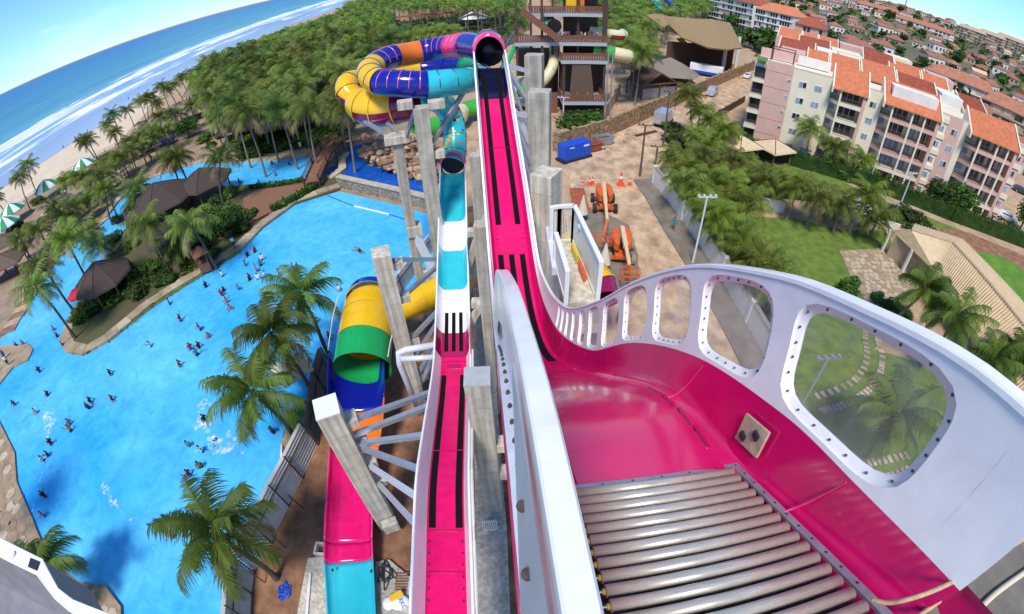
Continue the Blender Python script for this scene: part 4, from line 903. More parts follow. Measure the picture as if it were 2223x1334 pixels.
MB().bar(P(1190, 500, ZL), P(1205, 590, ZL), 0.2, 0.3).build('beam', 'galv_white', ld)
MB().sphere(fq[1] + Vector((0.12, -0.9, 1.15)), 0.14, 10, 6).build('flood_lamp', 'galv_white', ld)
for e in (fq[0], fq[1], fq[2], fq[3]): MB().bar((e.x, e.y, 0), (e.x, e.y, ZL - 0.2), 0.22).build('leg', 'galv', ld)
for t0, t1, m in ((.18, .42, 'yellow_plastic'), (.5, .72, 'machine_orange')):
    MB().bar(fq[1].lerp(fq[2], t0) + Vector((-.16, 0, .2)), fq[1].lerp(fq[2], t1) + Vector((-.16, 0, .2)), .1, .3).build('kick_board', m, ld)
# ------------------------------------------------------------------ pale box girder in the lower left corner
ZB = 20.5
gd = thing('box_girder', 'pale grey steel box girder with a square opening in the lower left corner', 'girder', P(60, 1260, 0))
t_out = [P(-60, 1142, ZB), P(0, 1170, ZB), P(94, 1217, ZB), P(128, 1280, ZB), P(160, 1305, ZB), P(250, 1340, ZB), P(330, 1372, ZB)]
t_in = [P(-60, 1178, ZB), P(0, 1208, ZB), P(82, 1248, ZB), P(122, 1300, ZB), P(152, 1326, ZB), P(235, 1372, ZB), P(310, 1412, ZB)]
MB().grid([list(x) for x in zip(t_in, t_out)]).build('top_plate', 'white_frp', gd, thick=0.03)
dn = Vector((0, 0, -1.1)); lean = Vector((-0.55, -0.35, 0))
MB().grid([[q + dn + lean, q - Vector((0, 0, 0.01))] for q in t_in]).build('web_plate', 'girder_shade', gd)
MB().grid([[q - Vector((0, 0, 0.01)), q + dn] for q in t_out]).build('web_plate', 'girder_shade', gd)
MB().grid([[q + dn + lean * 1.0, q + dn * 1.25 + lean * 3.2] for q in t_in]).build('bottom_plate', 'girder_shade', gd)
a, b, c, d = P(66, 1211, ZB + .035), P(88, 1220, ZB + .035), P(81, 1240, ZB + .035), P(60, 1231, ZB + .035)
MB().add([a, b, c, d], [(0, 1, 2, 3), (3, 2, 1, 0)]).build('opening', 'dark_metal', gd)  # dark quad laid on the plate for the darkness in the hole
for e0, e1 in zip(t_in, t_in[1:]): MB().tube([e0 + Vector((0, 0, .02)), e1 + Vector((0, 0, .02))], 0.018, 6).build('edge_bead', 'white_frp', gd)
for e0, e1 in zip(t_out, t_out[1:]): MB().tube([e0 + Vector((0, 0, .02)), e1 + Vector((0, 0, .02))], 0.018, 6).build('edge_bead', 'white_frp', gd)
MB().cyl(P(31, 1208, ZB), 0.065, 0.07, 14).build('stub', 'white_frp', gd)
MB().bar(P(70, 1302, ZB - 1.3), P(60, 1330, ZB - 1.3), 0.1, 0.05).build('bracket', 'rust', gd)
MB().bar(P(40, 1230, 0.0), P(40, 1230, ZB - 1.0) * 1.0, 0.3).build('post', 'galv', gd) if False else None
gp_ = P(-120, 1300, ZB - 0.6); MB().bar((gp_.x, gp_.y, 0), gp_, 0.4).build('post', 'galv', gd)
# ------------------------------------------------------------------ corrugated hoarding along the pool
def hoarding(name, pts, h, lab, m, lean=0.0):
    o = thing(name, lab, 'fence', pts[0]); ln = Vector((-0.9, 0.35, 0)) * lean
    for i in range(len(pts) - 1):
        a, b = pts[i], pts[i + 1]; L = (b - a).length; d = (b - a) / L; n = max(1, int(L / 2.4))
        for k in range(n):
            p0, p1 = a + d * (L * k / n + 0.01), a + d * (L * (k + 1) / n - 0.01); rw = []; q = 20; jit = 0.04 * ((k * 7) % 3 - 1)
            for j in range(q + 1):
                t = j / q; off = Vector((0, 0, h * t + jit)) + ln * t + Vector((0.085 if j % 2 else -0.085, 0.03 if j % 2 else -0.03, 0)); rw.append([p0 + off, p1 + off])
            MB().grid(rw).build('sheet', m, o)
        MB().bar(a + Vector((0.15, 0, h * 0.7)) + ln * 0.7, b + Vector((0.15, 0, h * 0.7)) + ln * 0.7, 0.06).build('rail', 'wood_dark', o)
        MB().bar(a + Vector((0.15, 0, 0)), a + Vector((0.15, 0, h)) + ln, 0.09).build('post', 'wood_dark', o)
    return o
hoarding('corrugated_fence', PL([(688, 968), (655, 1040), (625, 1100), (588, 1180), (553, 1240)]), 2.4, 'striped pale corrugated fence between the wave pool and the earth yard', 'corrugated', 0.55)
hoarding('corrugated_fence', PL([(551, 1245), (545, 1290), (543, 1350), (540, 1430)]), 2.4, 'pale corrugated fence end piece at the bottom edge beside the palm', 'corrugated', 0.55)
hoarding('corrugated_fence', PL([(718, 800), (705, 850), (697, 920), (690, 962)]), 2.2, 'weathered dark corrugated fence left of the green tube mouth', 'corrugated_dark', 0.4)
hoarding('corrugated_fence', PL([(940, 545), (905, 590), (872, 635), (858, 655)]), 2.0, 'grey corrugated fence behind the leaning column at the pool edge', 'corrugated', 0.2)
for k, (a, b) in enumerate((((660, 1105), (625, 1075)), ((620, 1190), (590, 1162)), ((655, 1030), (628, 1010)), ((575, 1265), (540, 1240)))):
    MB().bar(P(*a, 0.1), P(*b, 1.5), 0.07, 0.05).build('timber_prop', 'wood_dark'); o = bpy.context.scene.objects[-1] if False else None
for o in list(COL.objects):
    if o.name.startswith('timber_prop') and 'label' not in o: tag(o, 'thin timber prop leaning on the corrugated fence', 'prop', 'props behind the corrugated fence')
order_labels([o for o in COL.objects if o.name.startswith('timber_prop')])
# concrete pads at the run-out, box frame, rope, hose, sacks
pd = struct('concrete_pad', [(p.x, p.y) for p in PL([(668, 1212), (700, 1208), (706, 1215), (716, 1420), (630, 1420)], 0.3)], 0.0, 'concrete_light', 'concrete pad left of the cyan run-out', h=0.3)
pd2 = struct('concrete_pad', [(p.x, p.y) for p in PL([(815, 1220), (845, 1215), (905, 1265), (905, 1420), (815, 1420)], 0.3)], 0.0, 'concrete', 'concrete pad right of the cyan run-out', h=0.3)
o = MB().bar(P(674, 1245, 0.36), P(662, 1400, 0.36), 0.14, 0.12).build('steel_channel', 'white_paint'); tag(o, 'white steel channel lying on the concrete pad', 'channel')
bx = thing('drain_box', 'small pale concrete box frame beside the pink run-out', 'drain', P(702, 1197, 0))
pb = P(702, 1197, 0)
for dx, dy, sx, sy in ((-.33, 0, .12, .78), (.33, 0, .12, .78), (0, -.33, .54, .12), (0, .33, .54, .12)): MB().box((pb.x + dx, pb.y + dy, 0.25), (sx, sy, 0.5)).build('side', 'cream_rail', bx)
def tangle(name, c, r, n, rad, m, lab, cat, seed):
    random.seed(seed); pts = []
    for k in range(n):
        a = k * 2.1 + random.uniform(-.5, .5); q = r * random.uniform(0.25, 1.0); pts.append(c + Vector((math.cos(a) * q * 1.0, math.sin(a) * q * 1.5, rad + random.uniform(0, 0.06))))
    return tag(MB().tube(smooth_path(pts, 6), rad, 6).build(name, m, smooth=True), lab, cat)
tangle('rope', P(617, 1285, 0.04), 0.45, 26, 0.035, 'container_blue', 'tangled bright blue rope lying on the earth', 'rope', 5)
tangle('hose', P(838, 1248, 0.3), 0.7, 20, 0.03, 'dark_metal', 'coiled black hose on the concrete pad beside the run-out', 'hose', 8)
sk = thing('sack', 'white printed sack lying beside the cyan run-out', 'sack', P(868, 1310, 0.3), rz=0.3)
sc0 = P(868, 1310, 0.3)
MB().sphere(sc0 + Vector((0, 0, 0.2)), 0.62, 14, 8, (1, 0.75, 0.33)).build('bag', 'white_cloth', sk, smooth=True)
MB().sphere(sc0 + Vector((-0.55, -0.1, 0.2)), 0.4, 12, 8, (0.9, 1, 0.4)).build('bag_fold', 'white_cloth', sk, smooth=True)
fc = bpy.data.curves.new('print', 'FONT'); fc.body = 'ARKC'; fc.size = 0.34; fc.extrude = 0.004; fc.align_x = 'CENTER'; fc.materials.append(MT['container_blue'])
fo = bpy.data.objects.new('print', fc); COL.objects.link(fo); bpy.context.view_layer.update()
me_ = bpy.data.meshes.new_from_object(fo.evaluated_get(bpy.context.evaluated_depsgraph_get())); bpy.data.objects.remove(fo)
pr = link('print', me_, sk, (0.05, -0.1, 0.415), (0.0, 0.0, -1.35))
o = MB().bar(P(845, 1300, 0.9), P(872, 1285, 0.9), 0.35, 0.05).build('yellow_board', 'yellow_tube'); tag(o, 'yellow and white board lying on the printed sack', 'board')
o.data.transform(Matrix.Translation((0, 0, -0.12)))
random.seed(4)
st = thing('slat_pallet', 'small stack of thin timber slats beside the black hose', 'pallet', P(872, 1262, 0.3))
for k in range(7): c = P(872, 1262, 0.33) + Vector((0, -0.5 + 0.16 * k, 0.02)); MB().box(c, (0.7, 0.08, 0.05), 0.05).build('slat', 'wood', st)
# ------------------------------------------------------------------ vegetation meshes
def mesh_of(mb, name, mats, smooth=False):
    me = bpy.data.meshes.new(name); me.from_pydata(mb.v, [], mb.f)
    for q in mats: me.materials.append(MT[q])
    if len(mats) > 1: me.polygons.foreach_set('material_index', mb.m)
    if smooth: me.polygons.foreach_set('use_smooth', [True] * len(me.polygons))
    me.update(); return me
def frond(mb, az, el, L, droop, nl, lw, ll, rnd, mi=0, twist=0.0):
    """one arching frond: rachis strip with hanging leaflets on both sides"""
    mb.mi = mi; d = Vector((math.cos(az), math.sin(az), 0)); s = Vector((-d.y, d.x, 0)); pts = []; p = Vector((0, 0, 0)); e = el; n = 9
    for i in range(n + 1):
        pts.append(p.copy()); p = p + (d * math.cos(e) + Vector((0, 0, math.sin(e)))) * (L / n) + s * twist * (L / n) * (i / n); e -= droop / n * (0.5 + 1.1 * i / n)
    rw = [[q - s * 0.05 * (1 - i / (n + 2)), q + s * 0.05 * (1 - i / (n + 2))] for i, q in enumerate(pts)]
    mb.grid(rw)
    for k in range(nl):
        t = 0.12 + 0.88 * (k + 0.5) / nl; f = t * n; i = min(int(f), n - 1); c = pts[i].lerp(pts[i + 1], f - i); tg = (pts[i + 1] - pts[i]).normalized(); up = s.cross(tg) * -1
        if up.z < 0: up = -up
        ln = ll * (0.55 + 0.75 * math.sin(math.pi * min(1, 0.18 + t * 0.80))) * rnd.uniform(0.8, 1.15)
        for sg in (-1, 1):
            o = (s * sg * 0.80 + tg * 0.62 - Vector((0, 0, 0.30 + 0.25 * rnd.random()))).normalized(); w_ = lw * rnd.uniform(0.7, 1.2)
            a = c + o * ln * 0.5 - Vector((0, 0, 0.02)); b = c + o * ln - Vector((0, 0, ln * 0.28 * rnd.uniform(0.5, 1.6)))
            mb.add([c - tg * w_ * 0.6, c + tg * w_ * 0.6, a + tg * w_ * 0.5, a - tg * w_ * 0.5, b], [(0, 1, 2, 3), (3, 2, 4)])
def crown_mesh(seed, nf, L, nl, lw, ll, mats, dry=0, wind=0.0):
    rnd = random.Random(seed); mb = MB()
    for k in range(nf):
        az = 2.399963 * k + rnd.uniform(-0.25, 0.25); u = (k + 0.5) / nf; el = math.radians(78 - 95 * u + rnd.uniform(-8, 8))
        frond(mb, az, el, L * rnd.uniform(0.82, 1.1), math.radians(rnd.uniform(70, 105)), nl, lw, ll, rnd, 1 if (k >= nf - dry) else 0, wind + rnd.uniform(-0.2, 0.2))
    mb.mi = 2
    for k in range(7):
        a = 2 * math.pi * k / 7; mb.sphere((0.2 * math.cos(a), 0.2 * math.sin(a), -0.3), 0.13, 6, 4)
    return mesh_of(mb, 'crown', mats + ['palm_dry', 'trunk_dark'] if len(mats) == 1 else mats)
CR_N = [crown_mesh(s, 18, 3.8, 36, 0.085, 1.0, ['palm_near'], dry=2, wind=w_) for s, w_ in ((1, .15), (2, -.1), (3, .25))]
CR_M = [crown_mesh(10 + s, 19, 3.5, 15, 0.13, 1.0, [m], dry=3) for s, m in enumerate(['palm_green', 'palm_green', 'palm_deep', 'palm_lime'])]
CR_L = [crown_mesh(20 + s, 22, 3.6, 15, 0.13, 1.05, [m], dry=1, wind=0.3) for s, m in enumerate(['palm_lime', 'palm_lime', 'palm_green'])]
CR_F = [crown_mesh(30 + s, 14, 3.6, 7, 0.26, 1.15, [m], dry=2) for s, m in enumerate(['palm_green', 'palm_deep', 'palm_lime', 'palm_deep', 'palm_green', 'palm_lime'])]
def trunk_mesh(h, bend, r0, r1, m, seed):
    rnd = random.Random(seed); pts = []; rr = []; n = 10
    for i in range(n + 1):
        t = i / n; pts.append((bend * (t ** 1.6) + 0.06 * math.sin(7 * t + seed), 0.05 * math.sin(5 * t), h * t)); rr.append((r0 * 1.5 if i == 0 else r0) + (r1 - r0) * t + (0.012 if i % 2 else 0))
    return mesh_of(MB().tube(pts, rr, 8, cap=False), 'trunk', [m], True), Vector(pts[-1])
TRUNKS = {}
PALMS = []
def palm(base, h, bend, az, label, crowns, group=None, seed=0, sc_=1.0, m='trunk', r0=0.17, r1=0.11, cs=1.0):
    key = (round(h, 0), round(bend, 1), m, round(r0, 2))
    if key not in TRUNKS: TRUNKS[key] = trunk_mesh(key[0], key[1], r0, r1, m, len(TRUNKS))
    tm_, tip = TRUNKS[key]; o = thing('palm_tree', label, 'palm', base, group, az, 1.0); zs_ = h / key[0]; o.scale = (1, 1, zs_)
    link('trunk', tm_, o); c = link('crown', crowns[seed % len(crowns)], o, tip, (0, 0, seed * 1.7)); c.scale = (sc_ * cs, sc_ * cs, sc_ * cs / zs_)
    PALMS.append(o); return o
def palm_px(base, crown, label, crowns, group=None, seed=0, m='trunk', hmax=15.0, sc_=1.0, z0=0.0, r0=0.17, hmin=3.0):
    """stand a palm on the ground point under picture point base with its crown heart where the picture shows it"""
    B = P(*base, z0); best = None
    for k in range(int((hmax - hmin) * 5) + 1):
        z = hmin + k * 0.2; C = P(*crown, z + z0); q = math.hypot(C.x - B.x, C.y - B.y) / z
        if best is None or q < best[0]: best = (q, z, C)
    q, z, C = best; d = C - B; return palm(B, z, max(0.2, min(3.0, math.hypot(d.x, d.y))), math.atan2(d.y, d.x), label, crowns, group, seed, sc_, m, r0)
NEAR = [((716, 775), (655, 640), 'tall palm nearest the yellow tube, rising over the wave pool edge'), ((690, 872), (592, 725), 'leaning palm left of the green tube mouth, middle of three by the fence'), ((645, 957), (552, 850), 'palm with drooping fronds beside the green mat at the pool edge'), ((601, 1256), (470, 1150), 'palm on the bare earth whose crown hangs over the wave pool near the bottom'), ((195, 1288), (95, 1235), 'palm on the round paved islet at the bottom left'), ((-60, 1230), (-5, 1120), 'palm cut by the left edge above the steel girder')]
for k, (b, c, lab) in enumerate(NEAR): palm_px(b, c, lab, CR_N, None, k, 'trunk_dark', 13, 0.92 if k < 4 else 0.85)
ISL = [((472, 585), (413, 490), 'big palm over the red umbrella in the middle of the planted island'), ((374, 600), (318, 488), 'bushy palm over the thatched hut on the planted island'), ((487, 455), (478, 345), 'broad palm in front of the lagoon, left of the wooden deck'), ((418, 425), (385, 340), 'slim pair palm rising out of the lagoon edge, right one'), ((402, 428), (372, 352), 'slim pair palm rising out of the lagoon edge, left one'), ((330, 470), (300, 405), 'palm on the island behind the dark thatched roof'), ((300, 480), (345, 450), 'short palm beside the dark thatched roof'), ((219, 653), (140, 520), 'long leaning palm from the hut across the channel'), ((160, 676), (92, 582), 'long leaning palm crossing the channel, middle of three'), ((168, 738), (82, 625), 'leaning palm on the grassy tip of the island'), ((252, 555), (212, 535), 'small palm behind the hut beside the channel'), ((245, 490), (228, 415), 'palm by the narrow channel near the paved terrace'), ((255, 470), (222, 380), 'taller palm by the narrow channel near the paved terrace'), ((235, 540), (192, 505), 'palm on the terrace shore opposite the island hut'), ((395, 585), (385, 530), 'young palm among the island shrubs')]
for k, (b, c, lab) in enumerate(ISL): palm_px(b, c, lab, CR_M, None, k, 'trunk_dark', 12, 0.95)
BEACH = [((88, 440), (60, 360)), ((68, 460), (42, 388)), ((15, 470), (-12, 430)), ((208, 350), (178, 308)), ((212, 348), (192, 306)), ((256, 315), (232, 272)), ((268, 310), (244, 250)), ((260, 325), (248, 290)), ((292, 275), (276, 240)), ((318, 265), (304, 220)), ((325, 262), (318, 215)), ((335, 258), (328, 210)), ((345, 250), (340, 225)), ((368, 235), (348, 188)), ((385, 232), (362, 195)), ((400, 225), (375, 185)), ((412, 215), (392, 170)), ((420, 210), (402, 165)), ((340, 300), (318, 280)), ((360, 310), (345, 255)), ((330, 330), (310, 295)), ((350, 330), (330, 285)), ((280, 380), (262, 355)), ((150, 440), (142, 395)), ((175, 490), (160, 450)), ((205, 470), (190, 435)), ((300, 345), (285, 310))]
for k, (b, c) in enumerate(BEACH): palm_px(b, c, 'slim coconut palm along the beach side of the park', CR_M, 'palms between beach and terrace', k, 'trunk', 14, 0.95)
TERR = [((135, 500), (120, 452)), ((190, 425), (175, 385)), ((225, 440), (205, 398)), ((245, 425), (232, 370)), ((160, 520), (140, 470)), ((270, 400), (256, 345)), ((300, 375), (284, 330)), ((320, 360), (305, 318)), ((345, 345), (330, 300)), ((370, 330), (358, 285)), ((110, 545), (85, 500)), ((70, 565), (45, 520)), ((390, 300), (380, 250)), ((425, 280), (415, 232)), ((450, 262), (440, 215)), ((475, 290), (465, 240))]
for k, (b, c) in enumerate(TERR): palm_px(b, c, 'coconut palm shading the sandy terrace above the channel', CR_M, 'palms on the terrace', k + 2, 'trunk', 12, 1.0)
GARD = [((1500, 300), (1496, 208), 'palm behind the street fence, close to the parked truck'), ((1748, 352), (1757, 283), 'tall palm in front of the cream apartment wall'), ((1804, 368), (1815, 322), 'middle palm in front of the apartment balconies'), ((1858, 380), (1872, 350), 'small palm at the foot of the apartment balconies'), ((1843, 505), (1882, 425), 'leaning palm by the low white wall'), ((1785, 470), (1806, 432), 'palm at the back of the lawn near the white wall'), ((1892, 505), (1903, 482), 'small bright palm beside the low white wall'), ((1925, 720), (2012, 630), 'dark palm beside the tiled villa roof, left one'), ((2000, 800), (2078, 690), 'large dark palm standing in front of the tiled villa roof'), ((2110, 850), (2160, 782), 'palm between the white slide rim and the villa'), ((2170, 860), (2215, 775), 'palm at the right edge below the villa roof'), ((1850, 1010), (1945, 900), 'young palm seen through the largest slide window')]
for k, (b, c, lab) in enumerate(GARD): palm_px(b, c, lab, CR_L if k < 7 else CR_N, None, k, 'trunk', 11, 0.95)
ROW = [(1470, 345), (1500, 372), (1535, 340), (1560, 395), (1545, 320), (1590, 350), (1600, 405), (1630, 372), (1665, 392), (1700, 395), (1735, 410), (1770, 425), (1530, 430), (1560, 470), (1590, 505), (1612, 540), (1640, 570), (1672, 600), (1540, 450), (1580, 440), (1625, 530), (1655, 590), (1690, 625), (1545, 260), (1520, 240), (1575, 285), (1830, 450), (1515, 300), (1620, 440), (1480, 395)]
random.seed(21)
for k, c in enumerate(ROW):
    z = random.uniform(3.2, 4.8) if c[1] < 500 else random.uniform(3.0, 4.0); C = P(*c, z); B = Vector((C.x + random.uniform(-.4, .4), C.y + random.uniform(-.4, .4), 0)); d = C - B
    palm(B, z, 0.4, random.uniform(0, 6.28), 'bushy garden palm in the row behind the white street wall', CR_L, 'garden palms behind the white wall', k, 0.85)
# grove between the beach and the tower
def inpoly(x, y, pg):
    c = False; n = len(pg)
    for i in range(n):
        x0, y0 = pg[i]; x1, y1 = pg[(i + 1) % n]
        if (y0 > y) != (y1 > y) and x < (x1 - x0) * (y - y0) / (y1 - y0) + x0: c = not c
    return c
GP = [(415, 160), (455, 130), (560, 92), (650, 62), (735, 32), (790, -30), (1130, -30), (1125, 55), (1020, 68), (860, 90), (760, 150), (748, 215), (735, 262), (690, 250), (640, 262), (585, 250), (520, 262), (470, 262), (455, 215)]
GP2 = [(1180, -30), (1560, -30), (1545, 20), (1480, 30), (1400, 60), (1390, 130), (1340, 90), (1290, 50)]
random.seed(33); cand = []; grid_ = {}
tries = 0
while tries < 26000:
    tries += 1; x, y = random.uniform(400, 1560), random.uniform(-30, 270)
    if not (inpoly(x, y, GP) or inpoly(x, y, GP2)): continue
    h = random.uniform(6.5, 11); C = P(x, y, h)
    if C.y > 900 or C.y < 60 or (842 < x < 1118 and 18 < y < 70 and C.y < 330): continue
    sp_ = 5.0; k = (int(C.x // sp_), int(C.y // sp_))
    if any((C.x - q[0]) ** 2 + (C.y - q[1]) ** 2 < sp_ * sp_ for i in (-1, 0, 1) for j in (-1, 0, 1) for q in grid_.get((k[0] + i, k[1] + j), [])): continue
    if x < 1130 and C.x < -150 - 0.12 * (C.y - 200) * (C.y > 200): continue
    grid_.setdefault(k, []).append((C.x, C.y)); cand.append((C.length, C, h))
cand.sort(key=lambda q: q[0])
NIND = 205
for k, (dd, C, h) in enumerate(cand[:NIND]):
    palm((C.x, C.y, 0), h, random.choice([0.3, 0.8, 1.4]), random.uniform(0, 6.28), ('tall' if h > 9.2 else 'short') + ' palm of the grove, ' + ('front row' if k < 50 else 'second row' if k < 120 else 'rear rows') + (' above the lagoon' if project(C)[0] < 640 else ' left of the tube loop' if project(C)[0] < 770 else ' behind the tube loop' if project(C)[0] < 1130 else ' right of the tower'), CR_M if k < 70 else CR_F, 'coconut palms of the dense grove', k, random.uniform(1.15, 1.4))
mb = MB(); fcs = [crown_mesh(50 + s, 10, 3.6, 4, 0.42, 1.2, ['palm_green'], dry=s) for s in range(3)]
srcs = [([v.co.copy() for v in m_.vertices], [tuple(p.vertices) for p in m_.polygons], [p.material_index for p in m_.polygons]) for m_ in fcs]
for k, (dd, C, h) in enumerate(cand[NIND:NIND + 900]):
    vs, fs, ms = srcs[k % 3]; R = Matrix.Rotation(k * 1.3, 3, 'Z'); sc_ = random.uniform(1.2, 1.5); n = len(mb.v); sw = random.choice([0, 0, 3, 4])
    mb.v += [tuple(R @ v * sc_ + C) for v in vs]; mb.f += [[i + n for i in f] for f in fs]; mb.m += [sw if q == 0 else q for q in ms]
    mb.mi = 2; mb.tube([(C.x, C.y, 0), (C.x, C.y, C.z)], 0.16, 4, cap=False)
me_ = mesh_of(mb, 'palm_grove', ['palm_green', 'palm_dry', 'trunk', 'palm_deep', 'palm_lime'])
gv = link('palm_grove', me_); tag(gv, 'far part of the palm grove merging into one green mass', kind='stuff')
# dark understorey under the grove
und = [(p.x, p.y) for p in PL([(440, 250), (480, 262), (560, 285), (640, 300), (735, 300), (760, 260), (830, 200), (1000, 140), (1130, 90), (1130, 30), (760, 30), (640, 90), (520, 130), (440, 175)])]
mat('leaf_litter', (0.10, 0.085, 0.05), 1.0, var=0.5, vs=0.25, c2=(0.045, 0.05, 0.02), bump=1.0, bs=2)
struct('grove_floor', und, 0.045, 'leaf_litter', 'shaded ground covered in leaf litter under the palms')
rnd_ = random.Random(91); mb = MB(); ux = [p[0] for p in und]; uy = [p[1] for p in und]
for k in range(9000):
    x, y = rnd_.uniform(min(ux), max(ux)), rnd_.uniform(min(uy), 330)
    if not inpoly(x, y, und): continue
    p = Vector((x, y, rnd_.uniform(0.2, 3.0) * rnd_.random())); s = rnd_.uniform(0.5, 1.3); v = Vector((rnd_.uniform(-1, 1), rnd_.uniform(-1, 1), rnd_.uniform(0.2, 1.2))).normalized(); t = v.cross(Vector((rnd_.random(), rnd_.random(), .1))).normalized(); c = v.cross(t)
    mb.mi = 0 if rnd_.random() < .7 else 1; mb.add([p - t * s, p + c * s * .5, p + t * s, p - c * s * .5], [(0, 1, 2, 3)])
ug = link('undergrowth', mesh_of(mb, 'undergrowth', ['leaf_dark', 'palm_green'])); tag(ug, 'low green undergrowth between the palm trunks', kind='stuff')
# ---- broadleaf trees and shrubs
def leaf_blob(seed, n, rad, flat, ls, mats, clumps=9):
    rnd = random.Random(seed); mb = MB(); cl = []
    for k in range(clumps):
        a = rnd.uniform(0, 6.28); r = rad * 0.62 * math.sqrt(rnd.random()); cl.append((Vector((r * math.cos(a), r * math.sin(a), rad * flat * rnd.uniform(0.35, 1.25))), rad * rnd.uniform(0.32, 0.55)))
    for k in range(n):
        c, r = rnd.choice(cl); v = Vector((rnd.gauss(0, 1), rnd.gauss(0, 1), rnd.gauss(0, 1))).normalized(); p = c + v * r * rnd.uniform(0.72, 1.08); p.z = max(p.z, 0.02)
        nn = (v + Vector((rnd.uniform(-.7, .7), rnd.uniform(-.7, .7), rnd.uniform(-.2, .9)))).normalized(); t = nn.cross(Vector((rnd.random(), rnd.random(), rnd.random())) + Vector((.01, 0, 0))).normalized(); b = nn.cross(t); s = ls * rnd.uniform(0.6, 1.4)
        mb.mi = 0 if rnd.random() < 0.7 or len(mats) < 2 else 1
        mb.add([p - t * s, p + b * s * 0.55, p + t * s, p - b * s * 0.55], [(0, 1, 2, 3)])
    return mesh_of(mb, 'crown', mats)
SH = [leaf_blob(60 + k, 1100, 1.0, 0.75, 0.11, ms) for k, ms in enumerate((['leaf_green', 'leaf_dark'], ['leaf_dark', 'leaf_green'], ['leaf_green', 'palm_lime']))]
TR = [leaf_blob(70 + k, 1600, 1.0, 0.8, 0.085, ms, 14) for k, ms in enumerate((['leaf_green', 'leaf_dark'], ['leaf_dark', 'leaf_green']))]
FT = [leaf_blob(80 + k, 260, 1.0, 0.7, 0.22, ms, 8) for k, ms in enumerate((['leaf_green', 'leaf_dark'], ['leaf_dark', 'leaf_dark']))]
ST_T = mesh_of(MB().tube([(0, 0, 0), (0.02, 0.01, 0.5), (0, 0.03, 1)], [0.09, 0.06, 0.04], 7, cap=False), 'trunk', ['trunk_dark'])
TREES = []
def tree(base, h, r, label, seed=0, meshes=TR, group=None, trunk=0.35, name='tree', cat='tree'):
    o = thing(name, label, cat, base, group); t = link('trunk', ST_T, o); t.scale = (max(0.8, r * 0.8), max(0.8, r * 0.8), h * (trunk + 0.2)); c = link('crown', meshes[seed % len(meshes)], o, (0, 0, h * trunk * 0.9), (0, 0, seed * 1.1)); c.scale = (r, r, (h * (1 - trunk)) / 1.5); TREES.append(o); return o
def shrub(base, h, r, label, seed=0, group=None, name='shrub'):
    o = thing(name, label, 'shrub', base, group); t = link('stem', ST_T, o); t.scale = (0.5, 0.5, h * 0.5); c = link('foliage', SH[seed % 3], o, (0, 0, 0), (0, 0, seed * 1.3)); c.scale = (r, r, h / 1.4); TREES.append(o); return o
random.seed(5)
# island planting
ISP = [(478, 505), (500, 490), (520, 475), (455, 560), (440, 545), (420, 555), (400, 540), (380, 560), (350, 575), (330, 590), (310, 600), (295, 615), (280, 590), (268, 640), (250, 655), (230, 665), (210, 672), (190, 680), (175, 690), (300, 640), (260, 620), (530, 500), (545, 470), (340, 530), (280, 540), (260, 480), (300, 500), (250, 520), (470, 445), (500, 430), (240, 600), (225, 640), (450, 470), (390, 480), (360, 610), (420, 580)]
for k, (x, y) in enumerate(ISP): shrub(P(x, y, 0.3), random.uniform(1.0, 2.1), random.uniform(1.3, 2.2), ('large' if k % 3 == 0 else 'small') + ' leafy shrub on the pool island', k, 'shrubs on the pool island')
tree(P(492, 520, 0.3), 5.0, 2.6, 'dense bright green tree on the island right of the big palm', 0)
tree(P(318, 488, 0.3), 4.5, 2.6, 'rounded green tree beside the dark thatched roof on the island', 1)
tree(P(412, 300, 0), 5.5, 3.6, 'dark rounded clipped tree on the terrace above the lagoon', 1)
for k, (x, y) in enumerate([(35, 505), (60, 500), (85, 440), (100, 475), (185, 445), (230, 350), (255, 345), (215, 360), (240, 340), (450, 300), (480, 300), (460, 318), (240, 355), (480, 330), (440, 310)]): shrub(P(x, y), random.uniform(1.0, 2.0), random.uniform(1.5, 2.8), 'clipped shrub on the sandy terrace beside the beach', k, 'shrubs on the terrace')
for k, (x, y) in enumerate([(530, 325), (560, 330), (590, 325), (620, 320), (650, 318), (690, 318), (720, 310), (560, 305), (600, 300), (650, 298), (700, 295), (740, 290), (540, 345), (520, 312), (760, 270), (680, 280)]): shrub(P(x, y), random.uniform(1.2, 2.6), random.uniform(2.0, 3.4), 'dark shrub on the lagoon bank below the palm grove', k + 1, 'shrubs on the lagoon bank')
tree(P(1232, 296, 0), 4.2, 3.6, 'bushy green tree at the foot of the brown slide tower, left one', 0); tree(P(1275, 290, 0), 4.0, 3.6, 'bushy green tree at the foot of the brown slide tower, right one', 0)
tree(P(2032, 450, 0), 5.2, 3.6, 'round dark green tree beside the apartments, left of the pair', 1); tree(P(2068, 462, 0), 5.4, 4.0, 'round dark green tree beside the apartments, right of the pair', 0)
tree(P(2210, 505, 0), 6.5, 3.0, 'slender green tree beside the white car at the right edge', 0)
shrub(P(2000, 505, 0), 2.0, 2.6, 'round dark bush at the corner of the villa roof', 1); shrub(P(1840, 648, 0), 2.4, 1.7, 'small rounded bush at the edge of the stone patio', 0)
for k, (x, y) in enumerate([(1905, 655), (1930, 665), (1950, 675), (1960, 685)]): shrub(P(x, y), 1.0, 1.1, 'low trimmed bush by the stone patio', k, 'bushes by the patio')
for k, (x, y) in enumerate([(1935, 480), (1955, 470), (1915, 470), (1970, 480), (1990, 490), (1600, 300), (1640, 325), (1690, 335), (1560, 300), (1460, 310), (1480, 320), (1465, 285), (1830, 385), (1900, 400), (1950, 420)]): shrub(P(x, y), random.uniform(1.2, 2.4), random.uniform(1.6, 2.8), 'garden shrub at the foot of the apartments', k, 'shrubs round the apartments')
